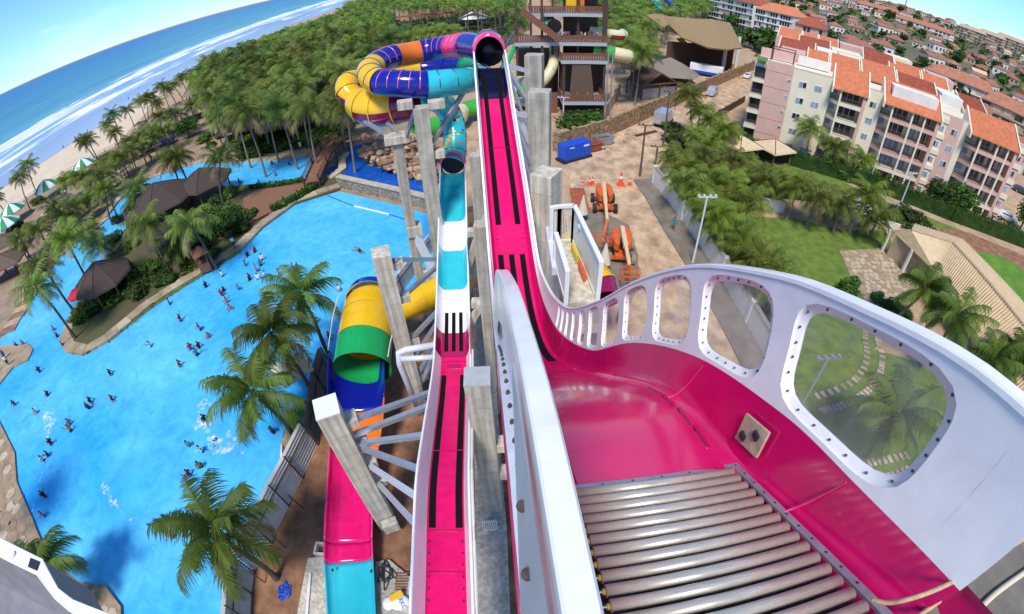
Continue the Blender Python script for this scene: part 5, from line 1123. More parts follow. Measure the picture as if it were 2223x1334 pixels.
def hedge(pts, h, w_, lab, seed, mats=['leaf_dark', 'leaf_green'], dens=26, ls=0.24):
    rnd = random.Random(seed); mb = MB()
    for a, b in zip(pts, pts[1:]):
        L = (b - a).length; d = (b - a) / L; nn = Vector((-d.y, d.x, 0))
        mb.mi = 0; mb.box((a + b) / 2 + Vector((0, 0, h * 0.4)), (L, w_ * 0.7, h * 0.8), math.atan2(d.y, d.x))
        for k in range(int(L * dens)):
            p = a + d * rnd.uniform(0, L) + nn * rnd.uniform(-w_ / 2, w_ / 2) + Vector((0, 0, h * (1 - rnd.random() ** 2)))
            if rnd.random() < 0.5: p.z = h * rnd.uniform(0.85, 1.12)
            v = Vector((rnd.uniform(-1, 1), rnd.uniform(-1, 1), rnd.uniform(0.1, 1))).normalized(); t = v.cross(Vector((rnd.random(), rnd.random(), 0.1))).normalized(); c = v.cross(t); s = ls * rnd.uniform(0.6, 1.3); mb.mi = 0 if rnd.random() < 0.6 else 1
            mb.add([p - t * s, p + c * s * 0.6, p + t * s, p - c * s * 0.6], [(0, 1, 2, 3)])
    o = link('hedge', mesh_of(mb, 'hedge', mats)); return tag(o, lab, 'hedge')
hedge(PL([(1600, 330), (1700, 352), (1800, 380), (1880, 405), (1960, 435), (2060, 475), (2160, 512), (2260, 550)]), 2.6, 2.6, 'long dark hedge at the foot of the pink and cream apartments', 1)
hedge(PL([(1500, 395), (1560, 405), (1640, 420), (1720, 430), (1800, 440)]), 1.6, 1.6, 'hedge behind the garden palms', 2)
hedge(PL([(232, 742), (330, 665), (440, 595), (520, 545)]), 0.2, 1.6, 'low grassy strip along the inner edge of the island coping', 3, ['grass', 'leaf_green'], 40, 0.12)
hedge(PL([(545, 412), (600, 408), (660, 396)], 0.1), 0.8, 1.0, 'clipped hedge between the lagoon and the wooden deck', 4)
hedge(PL([(590, 460), (640, 435), (698, 400)], 0.4), 0.9, 1.2, 'clipped hedge on the pool side of the wooden deck', 5)
hedge(PL([(560, 325), (640, 318), (700, 312)], 0.0), 1.0, 2.0, 'flowering hedge on the far lagoon bank', 6)

order_labels(PALMS); order_labels(TREES)
# ------------------------------------------------------------------ pool surroundings
ISLAND = [(146, 735), (165, 690), (205, 620), (240, 545), (275, 500), (305, 470), (345, 455), (385, 432), (445, 420), (535, 405), (600, 400), (664, 392), (700, 385), (735, 392), (738, 415), (640, 447), (560, 505), (520, 547), (440, 596), (330, 666), (235, 744), (190, 771), (152, 766)]
mat('island_soil', (0.065, 0.105, 0.022), 0.95, var=0.5, vs=0.3, c2=(0.10, 0.065, 0.035), bump=0.7, bs=8)
struct('island', [(p.x, p.y) for p in PL(ISLAND)], 0.0, 'island_soil', 'planted green island between the wave pool and the lagoon', h=0.32)
def stones(name, path, w_, h, lab, m=('coping', 'flagstone_pale'), step=1.1, z0=0.0, seed=1, cat='pool edge', inset=0.0):
    rnd = random.Random(seed); o = thing(name, lab, cat, path[0]); pts = []
    for a, b in zip(path, path[1:]):
        n = max(1, int((b - a).length / step)); pts += [a.lerp(b, k / n) for k in range(n)]
    pts.append(path[-1])
    for i in range(len(pts) - 1):
        a, b = pts[i], pts[i + 1]; d = (b - a).normalized(); ta = (pts[i + 1] - pts[max(i - 1, 0)]).normalized(); tb = (pts[min(i + 2, len(pts) - 1)] - a).normalized()
        na, nb = Vector((-ta.y, ta.x, 0)), Vector((-tb.y, tb.x, 0)); wa = w_ * rnd.uniform(0.85, 1.1); hh_ = h * rnd.uniform(0.85, 1.15); g = 0.012
        q = [a + d * g - na * (w_ / 2 - inset), b - d * g - nb * (w_ / 2 - inset), b - d * g + nb * (wa / 2 + inset), a + d * g + na * (wa / 2 + inset)]
        vs = [(p.x, p.y, z0) for p in q] + [(p.x + rnd.uniform(-.03, .03), p.y + rnd.uniform(-.03, .03), z0 + hh_) for p in q]
        MB().add(vs, [(4, 5, 6, 7), (0, 1, 5, 4), (1, 2, 6, 5), (2, 3, 7, 6), (3, 0, 4, 7)]).build('coping_stone', m[rnd.random() < 0.35], o)
    return o
stones('pool_coping', PL([(738, 408), (640, 440), (560, 500), (520, 541), (440, 590), (330, 660), (235, 738), (188, 764), (156, 758), (143, 735), (162, 695), (200, 625)]), 1.5, 0.42, 'pale stone coping curving round the pool side of the planted island', step=1.3)
stones('pool_coping', PL([(690, 338), (620, 345), (530, 352), (440, 352), (372, 372), (318, 392), (260, 432), (225, 478)]), 1.3, 0.35, 'stone coping along the far bank of the lagoon', step=1.6, seed=2)
stones('pool_coping', PL([(228, 475), (200, 500), (150, 533), (110, 572), (60, 652), (15, 726)]), 3.0, 0.25, 'wide rocky pale shore along the left channel', step=1.4, seed=3, m=('rock_pale', 'rock'))
stones('pool_coping', PL([(715, 392), (745, 372), (742, 352), (752, 338), (735, 325)]), 1.2, 0.5, 'stone edging between the footbridge and the river', step=1.0, seed=4, m=('flagstone_pale', 'flagstone'))
# paved shores bottom left, sandbar
def paved(name, poly, z, lab, step, m1, m2, seed):
    pl = [(p.x, p.y) for p in PL(poly)]; base = struct(name, pl, 0.0, 'flagstone', lab, h=z); rnd = random.Random(seed); xs_ = [p[0] for p in pl]; ys_ = [p[1] for p in pl]
    y = min(ys_)
    r = 0
    while y < max(ys_):
        x = min(xs_) + (step * 0.5 if r % 2 else 0)
        while x < max(xs_):
            c = (x + rnd.uniform(-.15, .15) * step, y + rnd.uniform(-.15, .15) * step)
            if inpoly(c[0], c[1], pl) and all(inpoly(c[0] + a * step * .45, c[1] + b * step * .45, pl) for a, b in ((1, 0), (-1, 0), (0, 1), (0, -1))):
                n = rnd.choice([5, 6, 6, 7]); q = [(c[0] + math.cos(2 * math.pi * k / n + r) * step * rnd.uniform(.40, .53), c[1] + math.sin(2 * math.pi * k / n + r) * step * rnd.uniform(.40, .53)) for k in range(n)]
                MB().prism(q, z - 0.005, z + 0.03).build('flagstone', rnd.choice([m1, m1, m2]), base)
            x += step
        y += step * 0.9; r += 1
    return base
paved('paved_shore', [(0, 915), (35, 985), (40, 1050), (75, 1130), (110, 1215), (95, 1280), (-120, 1300), (-160, 1000)], 0.25, 'brown flagstone shore at the lower left of the wave pool', 1.25, 'flagstone', 'flagstone_pale', 3)
paved('paved_islet', [(180, 1268), (235, 1275), (268, 1320), (272, 1400), (200, 1440), (150, 1400), (150, 1310)], 0.3, 'round paved islet at the bottom left', 0.9, 'flagstone', 'flagstone_pale', 4)
struct('sandbar', [(p.x, p.y) for p in PL([(-60, 762), (20, 752), (62, 748), (74, 760), (62, 785), (30, 800), (0, 838), (-60, 870)])], 0.0, 'coping', 'sandy tongue reaching into the pool at the left edge', h=0.22)
struct('green_mat', [(p.x, p.y) for p in PL([(650, 880), (682, 872), (692, 905), (665, 955), (625, 940), (622, 905)])], 0.0, 'astroturf', 'green artificial turf patch at the pool edge', h=0.3)
struct('pool_beach', [(p.x, p.y) for p in PL([(622, 945), (668, 960), (650, 1040), (628, 1080), (608, 1050), (612, 965)])], 0.0, 'flagstone', 'brown stone edge of the pool below the green mat', h=0.25)
o = MB().bar(P(614, 968, 0.9), P(612, 1065, 0.9), 0.12, 0.5).build('white_board', 'white_paint'); tag(o, 'white board standing at the pool edge behind the fence', 'board')
# foam streaks on the wave pool
def foam(pts, w_, lab, seed, n=46):
    n = n // 3
    rnd = random.Random(seed); mb = MB()
    for k in range(n):
        t = rnd.random(); f = t * (len(pts) - 1); i = min(int(f), len(pts) - 2); c = pts[i].lerp(pts[i + 1], f - i); r = w_ * rnd.uniform(0.5, 1.5) * (1 - 0.5 * t); a = rnd.uniform(0, 6); c = c + Vector((rnd.gauss(0, w_ * .3), rnd.gauss(0, w_ * .3), 0)); m = rnd.choice([5, 6, 7]); z = 0.076 + 0.0004 * k
        mb.add([(c.x + math.cos(a + 6.283 * g / m) * r * rnd.uniform(.5, 1.2), c.y + math.sin(a + 6.283 * g / m) * r * rnd.uniform(.5, 1.2), z) for g in range(m)], [list(range(m))])
    tag(mb.build('foam', 'foam'), lab, kind='stuff')
foam(PL([(104, 895), (103, 935), (106, 950)]), 0.7, 'white foam wake above the swimmer at the left', 1); foam(PL([(440, 890), (440, 925), (465, 960), (490, 978)]), 0.7, 'white splash round a swimmer near the palms', 2, 70); foam(PL([(228, 1050), (235, 1075), (255, 1100), (300, 1135)]), 0.32, 'thin white foam line in the middle of the pool', 3, 80); foam(PL([(70, 1130), (75, 1090), (95, 1020), (100, 980)]), 0.15, 'thin foam line near the paved shore', 4, 50); foam(PL([(470, 930), (500, 950), (530, 985)]), 0.35, 'scattered foam beside the splash', 5, 40)
# weir wall
def stonemat(name, c, c2, j, sc_):
    m = mat(name, c, 0.9); n = m.node_tree.nodes; l = m.node_tree.links; b = n['Principled BSDF']; tc = n['Texture Coordinate']
    v = n.new('ShaderNodeTexVoronoi'); v.inputs['Scale'].default_value = sc_; l.new(tc.outputs['Object'], v.inputs['Vector']); v2 = n.new('ShaderNodeTexVoronoi'); v2.feature = 'DISTANCE_TO_EDGE'; v2.inputs['Scale'].default_value = sc_; l.new(tc.outputs['Object'], v2.inputs['Vector'])
    mx = n.new('ShaderNodeMixRGB'); l.new(v.outputs['Color'], mx.inputs[0]); mx.inputs[1].default_value = (*c, 1); mx.inputs[2].default_value = (*c2, 1)
    st_ = n.new('ShaderNodeMath'); st_.operation = 'LESS_THAN'; l.new(v2.outputs['Distance'], st_.inputs[0]); st_.inputs[1].default_value = 0.06
    m2 = n.new('ShaderNodeMixRGB'); l.new(st_.outputs[0], m2.inputs[0]); l.new(mx.outputs[0], m2.inputs[1]); m2.inputs[2].default_value = (*j, 1); l.new(m2.outputs[0], b.inputs['Base Color'])
    bp = n.new('ShaderNodeBump'); bp.inputs['Strength'].default_value = 0.6; l.new(v2.outputs['Distance'], bp.inputs['Height']); l.new(bp.outputs[0], b.inputs['Normal'])
stonemat('rubble', (0.40, 0.34, 0.27), (0.22, 0.19, 0.15), (0.09, 0.08, 0.06), 2.4)
stonemat('rubble_tan', (0.46, 0.30, 0.15), (0.30, 0.18, 0.09), (0.15, 0.09, 0.05), 1.1)
wr = thing('weir_wall', 'grey rubble stone wall holding the river above the wave pool', 'wall', P(830, 440, 0))
wp_ = PL([(738, 405), (800, 420), (868, 436), (950, 458)]); 
for a, b in zip(wp_, wp_[1:]):
    MB().bar(a + Vector((0, 0, 0.75)), b + Vector((0, 0, 0.75)), 0.7, 1.5).build('wall_face', 'rubble', wr); MB().bar(a + Vector((0, 0, 1.58)), b + Vector((0, 0, 1.58)), 0.95, 0.16).build('cap', 'flagstone_pale', wr)
o = MB().tube(smooth_path(PL([(712, 425), (770, 448), (845, 466), (905, 485)], 0.1), 5), 0.06, 5).build('lane_rope', 'tarp_blue'); tag(o, 'floating lane rope across the far end of the wave pool', 'rope')
o = MB().tube(PL([(769, 448), (845, 466)], 0.14), 0.11, 6).build('float_line', 'white_paint'); tag(o, 'white float on the lane rope', 'float')
# rocks
def boulder(parent, c, r, m, seed, name='boulder'):
    rnd = random.Random(seed); mb = MB(); mb.sphere((0, 0, 0), 1, 6, 4); k = [(rnd.uniform(.7, 1.25)) for _ in range(6)]
    mb.v = [(c.x + v[0] * r * (k[0] if v[0] > 0 else k[1]) * rnd.uniform(.88, 1.1), c.y + v[1] * r * (k[2] if v[1] > 0 else k[3]) * rnd.uniform(.88, 1.1), c.z + v[2] * r * 0.7 * k[4] * rnd.uniform(.85, 1.12)) for v in mb.v]
    return mb.build(name, m, parent)
rk = thing('rock_formation', 'piled reddish rock cliff beside the deep blue river', 'rocks', P(830, 345, 0)); random.seed(9)
for k in range(260):
    x, y = random.uniform(785, 945), random.uniform(318, 392); zz = random.uniform(0.2, 1.0)
    if y > 350 + (x - 785) * 0.34 or y < 300: continue
    boulder(rk, P(x, y, zz) + Vector((0, 0, max(0, 375 - y) * 0.032)), random.uniform(0.3, 0.85), random.choice(['rock', 'rock', 'rock_pale']), k)
# footbridge
BR = thing('footbridge', 'brown timber footbridge with railings crossing the lagoon mouth', 'bridge', P(705, 350, 0))
ba, bb = P(676, 396, 1.2), P(748, 298, 1.2)
bd = bb - ba; bl = bd.length; bu = bd / bl; bn = Vector((-bu.y, bu.x, 0)).normalized(); NB = 44
arc_ = lambda t: Vector((0, 0, 1.3 * math.sin(math.pi * t)))
for k in range(NB):
    t = (k + .5) / NB; c = ba + bd * t + arc_(t); MB().box(c, (2.4, bl / NB * 0.86, 0.08), math.atan2(bn.y, bn.x)).build('plank', 'wood_deck', BR)
for sg in (-1, 1):
    rail = [ba + bd * (k / 20) + arc_(k / 20) + bn * sg * 1.15 for k in range(21)]
    MB().tube([p + Vector((0, 0, 1.05)) for p in rail], 0.07, 5).build('handrail', 'wood', BR); MB().tube([p + Vector((0, 0, 0.15)) for p in rail], 0.05, 5).build('lower_rail', 'wood', BR)
    MB().tube([p - Vector((0, 0, 0.2)) for p in rail], 0.14, 5).build('stringer', 'wood_dark', BR)
    for k in range(61):
        t = k / 60; p = ba + bd * t + arc_(t) + bn * sg * 1.15; MB().bar(p, p + Vector((0, 0, 1.05)), 0.05).build('baluster', 'wood', BR)
    for k in (0, 5, 10, 15, 20): MB().bar((rail[k].x, rail[k].y, 0), rail[k] + Vector((0, 0, 1.2)), 0.16).build('post', 'wood_dark', BR)
# wooden deck
DK = [P(x, y, 0.6) for x, y in ((528, 432), (560, 412), (688, 396), (665, 412), (612, 448), (552, 478), (528, 460))]
dkp = [(p.x, p.y) for p in DK]; dk_ = struct('deck', dkp, 0.32, 'wood_dark', 'brown timber deck between lagoon and wave pool', h=0.22)
d0 = Vector((DK[2].x - DK[1].x, DK[2].y - DK[1].y, 0)).normalized(); dn_ = Vector((-d0.y, d0.x, 0)); cc = Vector((sum(p.x for p in DK) / 7, sum(p.y for p in DK) / 7, 0))
for k in range(-40, 41):
    o_ = cc + d0 * k * 0.42; hit = []
    for i in range(7):
        a, b = DK[i], DK[(i + 1) % 7]; fa, fb_ = (a - o_).dot(d0), (b - o_).dot(d0)
        if fa * fb_ < 0: p = a.lerp(b, fa / (fa - fb_)); hit.append((p - o_).dot(dn_))
    if len(hit) >= 2:
        a, b = o_ + dn_ * min(hit), o_ + dn_ * max(hit); MB().bar((a.x, a.y, 0.57), (b.x, b.y, 0.57), 0.37, 0.05).build('plank', 'wood_deck', dk_)
# ---- thatched huts
HUTS = []
def hut(px, z0, r, h, n, lab, m='thatch_dark', post=2.4, rz=0.0, sq=1.0):
    B = P(*px, z0); o = thing('thatched_hut', lab, 'hut', B, None, rz); HUTS.append(o); R = Matrix.Rotation(rz, 3, 'Z')
    ring = lambda q, z: [B + R @ Vector((math.cos(2 * math.pi * (k + .5) / n) * q, math.sin(2 * math.pi * (k + .5) / n) * q * sq, z)) for k in range(n)]
    e0, e1, e2 = ring(r, post), ring(r * 0.97, post + 0.22), ring(r * 0.5, post + h * 0.58)
    ap = B + Vector((0, 0, post + h)); mb = MB(); mb.grid([e0, e1, e2], closed=True); mb.add(e2 + [ap], [(k, (k + 1) % n, n) for k in range(n)]); mb.add(e0 + [B + Vector((0, 0, post + 0.4))], [((k + 1) % n, k, n) for k in range(n)])
    rf = mb.build('roof', m, o)
    for k in range(n if n < 12 else 0): MB().tube([e1[k] + Vector((0, 0, .03)), e2[k] + Vector((0, 0, .04)), ap + Vector((0, 0, .03))], 0.06, 4).build('ridge', 'wood_dark', rf)
    for p in ring(r * 0.78, 0): MB().bar(p, p + Vector((0, 0, post + 0.2)), 0.18).build('post', 'wood', o)
    MB().prism([(p.x, p.y) for p in ring(r * 0.8, 0)], z0, z0 + 0.12).build('floor', 'wood_deck', o); return o
hut((243, 640), 0.3, 4.1, 2.4, 8, 'eight-sided dark thatched hut near the tip of the island', 'thatch_dark', 2.3)
hut((360, 465), 0.3, 6.5, 2.8, 8, 'largest dark thatched roof in the middle of the island', 'thatch_dark', 2.5)
hut((455, 428), 0.3, 4.8, 2.4, 6, 'brown thatched hut on the island beside the lagoon', 'thatch_dark', 2.5, 0.3)
hut((400, 540), 0.3, 4.6, 2.2, 8, 'dark thatched roof above the red umbrella on the island', 'thatch_dark', 2.4)
for k, (x, y, r) in enumerate(((520, 300, 6.0), (560, 292, 6.5), (600, 300, 6.0))): hut((x, y), 0, r, 3.6, 4, ['left', 'middle', 'right'][k] + ' of three dark pyramid roofs under the palm grove', 'thatch_dark', 2.6, 0.4)
hut((345, 300), 0, 7.0, 3.0, 6, 'wide grey thatched roof on the terrace near the blue tarps', 'thatch_grey', 2.8, 0.2, 0.6); hut((410, 262), 0, 6.0, 3.0, 6, 'grey thatched roof on the terrace below the beach palms', 'thatch_grey', 2.8); hut((440, 215), 0, 8.5, 4.0, 4, 'broad grey thatched roof at the edge of the beach', 'thatch_grey', 3.0, 0.5, 0.7); hut((500, 250), 0, 7.0, 3.5, 6, 'grey thatched roof half hidden in the palm grove', 'thatch_grey', 3.0)
hut((20, 555), 0, 6.0, 2.0, 4, 'low thatched shelter at the left edge, upper one', 'thatch', 2.3, 0.5, 0.6); hut((25, 600), 0, 6.0, 2.0, 4, 'low thatched shelter at the left edge, lower one', 'thatch', 2.3, 0.5, 0.6); hut((140, 465), 0, 4.0, 2.0, 6, 'small thatched shelter among the terrace loungers', 'thatch_grey', 2.2)
# kiosk
kk_ = P(450, 585, 0.3); ks = thing('kiosk', 'small brown wooden kiosk on the island coping', 'kiosk', kk_, rz=0.5)
MB().box(kk_ + Vector((0, 0, .55)), (1.3, 1.3, 1.1), 0.5).build('counter', 'wood', ks)
for sx in (-.6, .6):
    for sy in (-.6, .6): q = kk_ + Matrix.Rotation(.5, 3, 'Z') @ Vector((sx, sy, 0)); MB().bar(q, q + Vector((0, 0, 2.3)), 0.1).build('post', 'wood', ks)
MB().cone(kk_ + Vector((0, 0, 2.25)), 1.35, 0.9, 4).build('roof', 'wood', ks)
# umbrellas
def umbrella(px, z0, r, h, cols, lab, n=12, pole=2.6, group=None):
    B = P(*px, z0); o = thing('parasol', lab, 'parasol', B, group)
    MB().tube([B, B + Vector((0, 0, pole + h))], 0.05, 6).build('pole', 'white_paint', o); ap = B + Vector((0, 0, pole + h))
    for k in range(n):
        a0, a1 = 2 * math.pi * k / n, 2 * math.pi * (k + 1) / n; f = lambda a, q, z: B + Vector((math.cos(a) * q, math.sin(a) * q, pole + z))
        MB().add([ap, f(a0, r * .55, h * .62), f(a1, r * .55, h * .62), f(a0, r, 0), f(a1, r, 0), f(a0, r, -.18), f(a1, r, -.18)], [(0, 1, 2), (1, 3, 4, 2), (3, 5, 6, 4)]).build('gore', cols[k % len(cols)], o)
    return o
GW = ['green_cloth', 'white_cloth']
for k, (x, y) in enumerate(((190, 380), (112, 428), (38, 480), (26, 512), (-6, 530))): umbrella((x, y), 0, 3.4, 1.9, GW, ['farthest green and white striped parasol above the terrace', 'green and white striped parasol, second from the top of the row', 'green and white striped parasol, third from the top of the row', 'green and white striped parasol, fourth from the top of the row', 'green and white striped parasol cut by the left edge'][k], group='striped parasols on the terrace')
umbrella((388, 552), 0.3, 1.5, 0.7, ['red_cloth'], 'red parasol in the middle of the island', 8, 2.2); umbrella((188, 668), 0.3, 1.5, 0.7, ['red_cloth'], 'red parasol near the tip of the island', 8, 2.2); umbrella((416, 535), 0.3, 1.3, 0.6, ['red_cloth'], 'small red parasol right of the island thatched roof', 8, 2.2); umbrella((655, 845), 0.2, 1.8, 0.5, ['cream_cloth'], 'cream square parasol at the pool edge beside the palms', 4, 2.3)
# ------------------------------------------------------------------ people
def person_mesh(name, joints, edges, radii, seat=0):
    me = bpy.data.meshes.new(name); me.from_pydata(joints, edges, []); o = bpy.data.objects.new(name, me); COL.objects.link(o)
    md = o.modifiers.new('s', 'SKIN'); sv = me.skin_vertices[0].data
    for i, r in enumerate(radii): sv[i].radius = (r, r * 0.8 if i in (0, 1, 2) else r)
    sv[0].use_root = True; ss = o.modifiers.new('d', 'SUBSURF'); ss.levels = 1; ss.render_levels = 1
    bpy.context.view_layer.update(); ev = o.evaluated_get(bpy.context.evaluated_depsgraph_get()); out = bpy.data.meshes.new_from_object(ev); bpy.data.objects.remove(o); out.name = name
    out.materials.clear()
    for q in ('skin', 'cloth_navy', 'cloth_black', 'hair'): out.materials.append(MT[q])
    for p in out.polygons:
        c = p.center; i = 0
        if c.z > 1.60 or (c.z > 1.52 and c.y > 0.03): i = 3
        elif 1.0 < c.z < 1.44 and abs(c.x) < 0.25: i = 1
        elif 0.55 < c.z <= 1.0 and abs(c.x) < 0.22: i = 2
        p.material_index = i; p.use_smooth = True
    return out
base = [(0, 0, 0.95), (0, 0, 1.15), (0, 0, 1.38), (0, 0, 1.48), (0, -0.02, 1.60), (0, -0.02, 1.68)]
leg = lambda s, st: [(s * 0.10, 0, 0.88), (s * 0.11, -0.02 + st, 0.48), (s * 0.11, 0.02 + st * 1.4, 0.08), (s * 0.12, -0.12 + st * 1.4, 0.04)]
def arms(k, s):
    if k == 0: return [(s * 0.19, 0, 1.38), (s * 0.27, 0.01, 1.12), (s * 0.30, -0.04, 0.88), (s * 0.30, -0.06, 0.78)]
    if k == 1: return [(s * 0.19, 0, 1.38), (s * 0.30, -0.06, 1.16), (s * 0.24, -0.30, 1.06), (s * 0.20, -0.38, 1.06)]
    return [(s * 0.19, 0, 1.38), (s * 0.36, -0.05, 1.42), (s * 0.44, -0.10, 1.66), (s * 0.45, -0.12, 1.76)] if s > 0 else arms(1, s)
PM = []
for k in range(3):
    j = base + leg(-1, 0.05) + leg(1, -0.06) + arms(k, -1) + arms(k, 1)
    e = [(0, 1), (1, 2), (2, 3), (3, 4), (4, 5), (0, 6), (6, 7), (7, 8), (8, 9), (0, 10), (10, 11), (11, 12), (12, 13), (2, 14), (14, 15), (15, 16), (16, 17), (2, 18), (18, 19), (19, 20), (20, 21)]
    r = [0.15, 0.135, 0.16, 0.06, 0.098, 0.085] + [0.092, 0.066, 0.046, 0.04] * 2 + [0.06, 0.046, 0.036, 0.034] * 2
    PM.append(person_mesh('person', j, e, r))
PEOPLE = []
def person(pos, rz, pose, top, bottom, label, skin='skin', lie=False, group=None):
    o = link('person', PM[pose], None, pos, (math.radians(80), 0, rz) if lie else (0, 0, rz)); tag(o, label, 'person', group)
    for i, m in enumerate((skin, top, bottom, 'hair')): o.material_slots[i].link = 'OBJECT'; o.material_slots[i].material = MT[m]
    PEOPLE.append(o); return o
SW = [(536, 552), (552, 543), (531, 572), (568, 559), (565, 572), (556, 585), (541, 603), (559, 601), (575, 595), (588, 601), (605, 593), (635, 579), (646, 581), (790, 547), (482, 595), (446, 619), (484, 628), (480, 638), (516, 624), (491, 652), (498, 667), (366, 656), (390, 692), (432, 711), (451, 728), (324, 748), (412, 754), (430, 750), (426, 766), (388, 790), (237, 809), (502, 772), (115, 712), (122, 727), (135, 750), (50, 745), (34, 748), (84, 804), (101, 854), (194, 870), (190, 883), (241, 865), (29, 875), (75, 892), (734, 626), (714, 732), (604, 667), (684, 696), (590, 784), (628, 778), (597, 806), (561, 824), (518, 803), (149, 917), (151, 932), (108, 960), (101, 985), (90, 996), (441, 907), (547, 907), (558, 898), (529, 944), (590, 935), (406, 964), (435, 976), (432, 1010), (408, 1028), (95, 1075), (92, 1117), (372, 1161), (590, 784), (630, 700)]
TOPS = ['navy', 'black', 'skin', 'red', 'navy', 'skin', 'black', 'maroon', 'teal', 'skin', 'white', 'blue']
fixed = {5: 'magenta', 54: 'orange', 68: 'red', 67: 'black', 58: 'black', 62: 'black', 64: 'white', 65: 'olive', 30: 'navy', 39: 'black', 66: 'red', 69: 'magenta', 29: 'skin', 35: 'navy'}
def spot(x, y):
    for nm, (a, b) in {'near the island coping': (500, 560), 'by the grassy tip of the island': (140, 745), 'off the paved shore': (80, 1000), 'in front of the corrugated fence': (560, 930), 'beside the yellow tube palms': (640, 680), 'in the middle of the wave pool': (420, 720), 'at the left of the wave pool': (120, 870), 'below the middle of the wave pool': (400, 1000)}.items():
        d = (x - a) ** 2 + (y - b) ** 2
        if nm == 'near the island coping' or d < best_[0]: best_ = (d, nm)
    return best_[1]
random.seed(44); sw_ = []
cn = {'skin': 'bare-chested'}
for k, (x, y) in enumerate(SW):
    t = fixed.get(k, random.choice(TOPS)); lie = k in (13, 51); tm = 'skin' if t == 'skin' else 'cloth_' + t; pz_ = 0.07 - random.uniform(0.72, 0.98)
    p = P(x, y, 0.4); p.z = 0.10 if lie else pz_
    o = person(p, random.uniform(0, 6.28), random.choice([0, 1, 1, 2]) if not lie else 2, tm, 'cloth_' + random.choice(['black', 'navy', 'blue', 'red']), ('swimmer floating on the back ' if lie else ('bare-chested bather ' if t == 'skin' else 'bather in a ' + t + ' top ')) + spot(x, y), random.choice(['skin', 'skin', 'skin_dark']), lie, 'bathers in the wave pool'); sw_.append(o)
for k, (x, y) in enumerate([(590, 354), (628, 355), (597, 378), (561, 394), (518, 392), (478, 381), (500, 372), (380, 420)]):
    p = P(x, y, 0.4); p.z = -0.8; sw_.append(person(p, random.uniform(0, 6), random.choice([0, 1]), 'cloth_' + random.choice(['black', 'navy', 'red']), 'cloth_black', 'bather standing in the lagoon below the palm grove', 'skin', False, 'bathers in the lagoon'))
order_labels(sw_)
person(P(511, 540, 0.42), 0.4, 0, 'cloth_white', 'cloth_maroon', 'person in a white shirt standing on the island coping', 'skin_dark')
person(P(654, 326, 0.2), 0.4, 0, 'cloth_white', 'cloth_white', 'person in white standing on the lagoon bank below the grove', 'skin_dark')
tp = []
random.seed(12)
for k, (x, y) in enumerate([(310, 335), (318, 340), (325, 335), (328, 348), (332, 352), (350, 315), (365, 300), (60, 540), (75, 520), (90, 505), (55, 550), (45, 560), (100, 530), (105, 540), (40, 590), (20, 600), (150, 490), (170, 470), (210, 420), (225, 400), (240, 395), (60, 590), (15, 780), (22, 795)]):
    tp.append(person(P(x, y, 0), random.uniform(0, 6), random.choice([0, 1]), random.choice(['cloth_red', 'cloth_white', 'skin', 'cloth_magenta', 'cloth_blue']), 'cloth_navy', 'person on the sandy terrace above the pool', 'skin', False, 'people on the terrace'))
for k, (x, y) in enumerate([(165, 305), (177, 300), (192, 290), (227, 270), (140, 325), (265, 245), (290, 232), (302, 196), (280, 218)]): tp.append(person(P(x, y, -0.4), random.uniform(0, 6), 0, 'cloth_' + random.choice(['red', 'black', 'navy']), 'cloth_black', 'tiny person at the edge of the surf', 'skin', False, 'people in the surf'))
order_labels(tp)
# ------------------------------------------------------------------ terrace furniture and beach fence
def lounger(B, rz, label, group):
    o = thing('sun_lounger', label, 'lounger', B, group, rz); R = Matrix.Rotation(rz, 3, 'Z'); L = lambda v: Vector(B) + R @ Vector(v)
    MB().box(L((0, 0.25, 0.34)), (0.62, 1.3, 0.08), rz).build('seat', 'white_cloth', o)
    M_ = R @ Matrix.Rotation(math.radians(38), 3, 'X'); MB().box(L((0, -0.62, 0.58)), (0.62, 0.72, 0.07), M=R @ Matrix.Rotation(math.radians(-38), 3, 'X')).build('backrest', 'white_cloth', o)
    for sx in (-.27, .27):
        for sy in (-.3, .8): MB().bar(L((sx, sy, 0)), L((sx, sy, .34)), 0.05).build('leg', 'galv', o)
    return o
lg = []; random.seed(71); p0 = lounger(P(200, 415), 0.5, 'white sun lounger', 'sun loungers on the terrace')
p0['label'] = 'white sun lounger on the sandy terrace'; lg.append(p0)
for x, y in [(208, 410), (216, 405), (224, 400), (232, 394), (240, 388), (180, 440), (172, 448), (150, 455), (130, 480), (120, 490), (90, 480), (80, 490), (70, 520), (262, 372), (270, 366), (278, 360), (290, 352), (160, 500), (110, 510), (62, 560), (140, 420), (235, 375), (245, 368), (188, 430)]:
    lg.append(dup(p0, None, 'white sun lounger on the sandy terrace', 'sun loungers on the terrace', P(x, y), random.uniform(0.2, 1.2)))
order_labels(lg)
for k, (a, b, m) in enumerate((((160, 452), (232, 400), 'thatch_grey'), ((90, 470), (140, 440), 'cream_cloth'), ((225, 395), (285, 352), 'white_cloth'))):
    o = thing('pergola', ['grey thatched strip pergola among the loungers', 'cream awning behind the lower parasols', 'white awning strip near the shore palms'][k], 'awning', P(*a)); A, B = P(*a, 2.3), P(*b, 2.3); MB().bar(A, B, 2.4, 0.12).build('canopy', m, o)
    for t in (0, .33, .66, 1): q = A.lerp(B, t); MB().bar((q.x, q.y, 0), q, 0.12).build('post', 'wood', o)
bt = [(300, 330), (318, 318), (345, 308), (365, 302)]
for k, (x, y) in enumerate(bt): o = MB().box(P(x, y, 1.2), (3.2, 2.4, 0.5 + 0.5 * (k % 2)), 0.5).build('blue_stall', ['container_blue', 'tarp_blue'][k % 2], bevel=0.1); tag(o, 'small blue covered stall on the terrace', 'stall', 'blue stalls on the terrace')
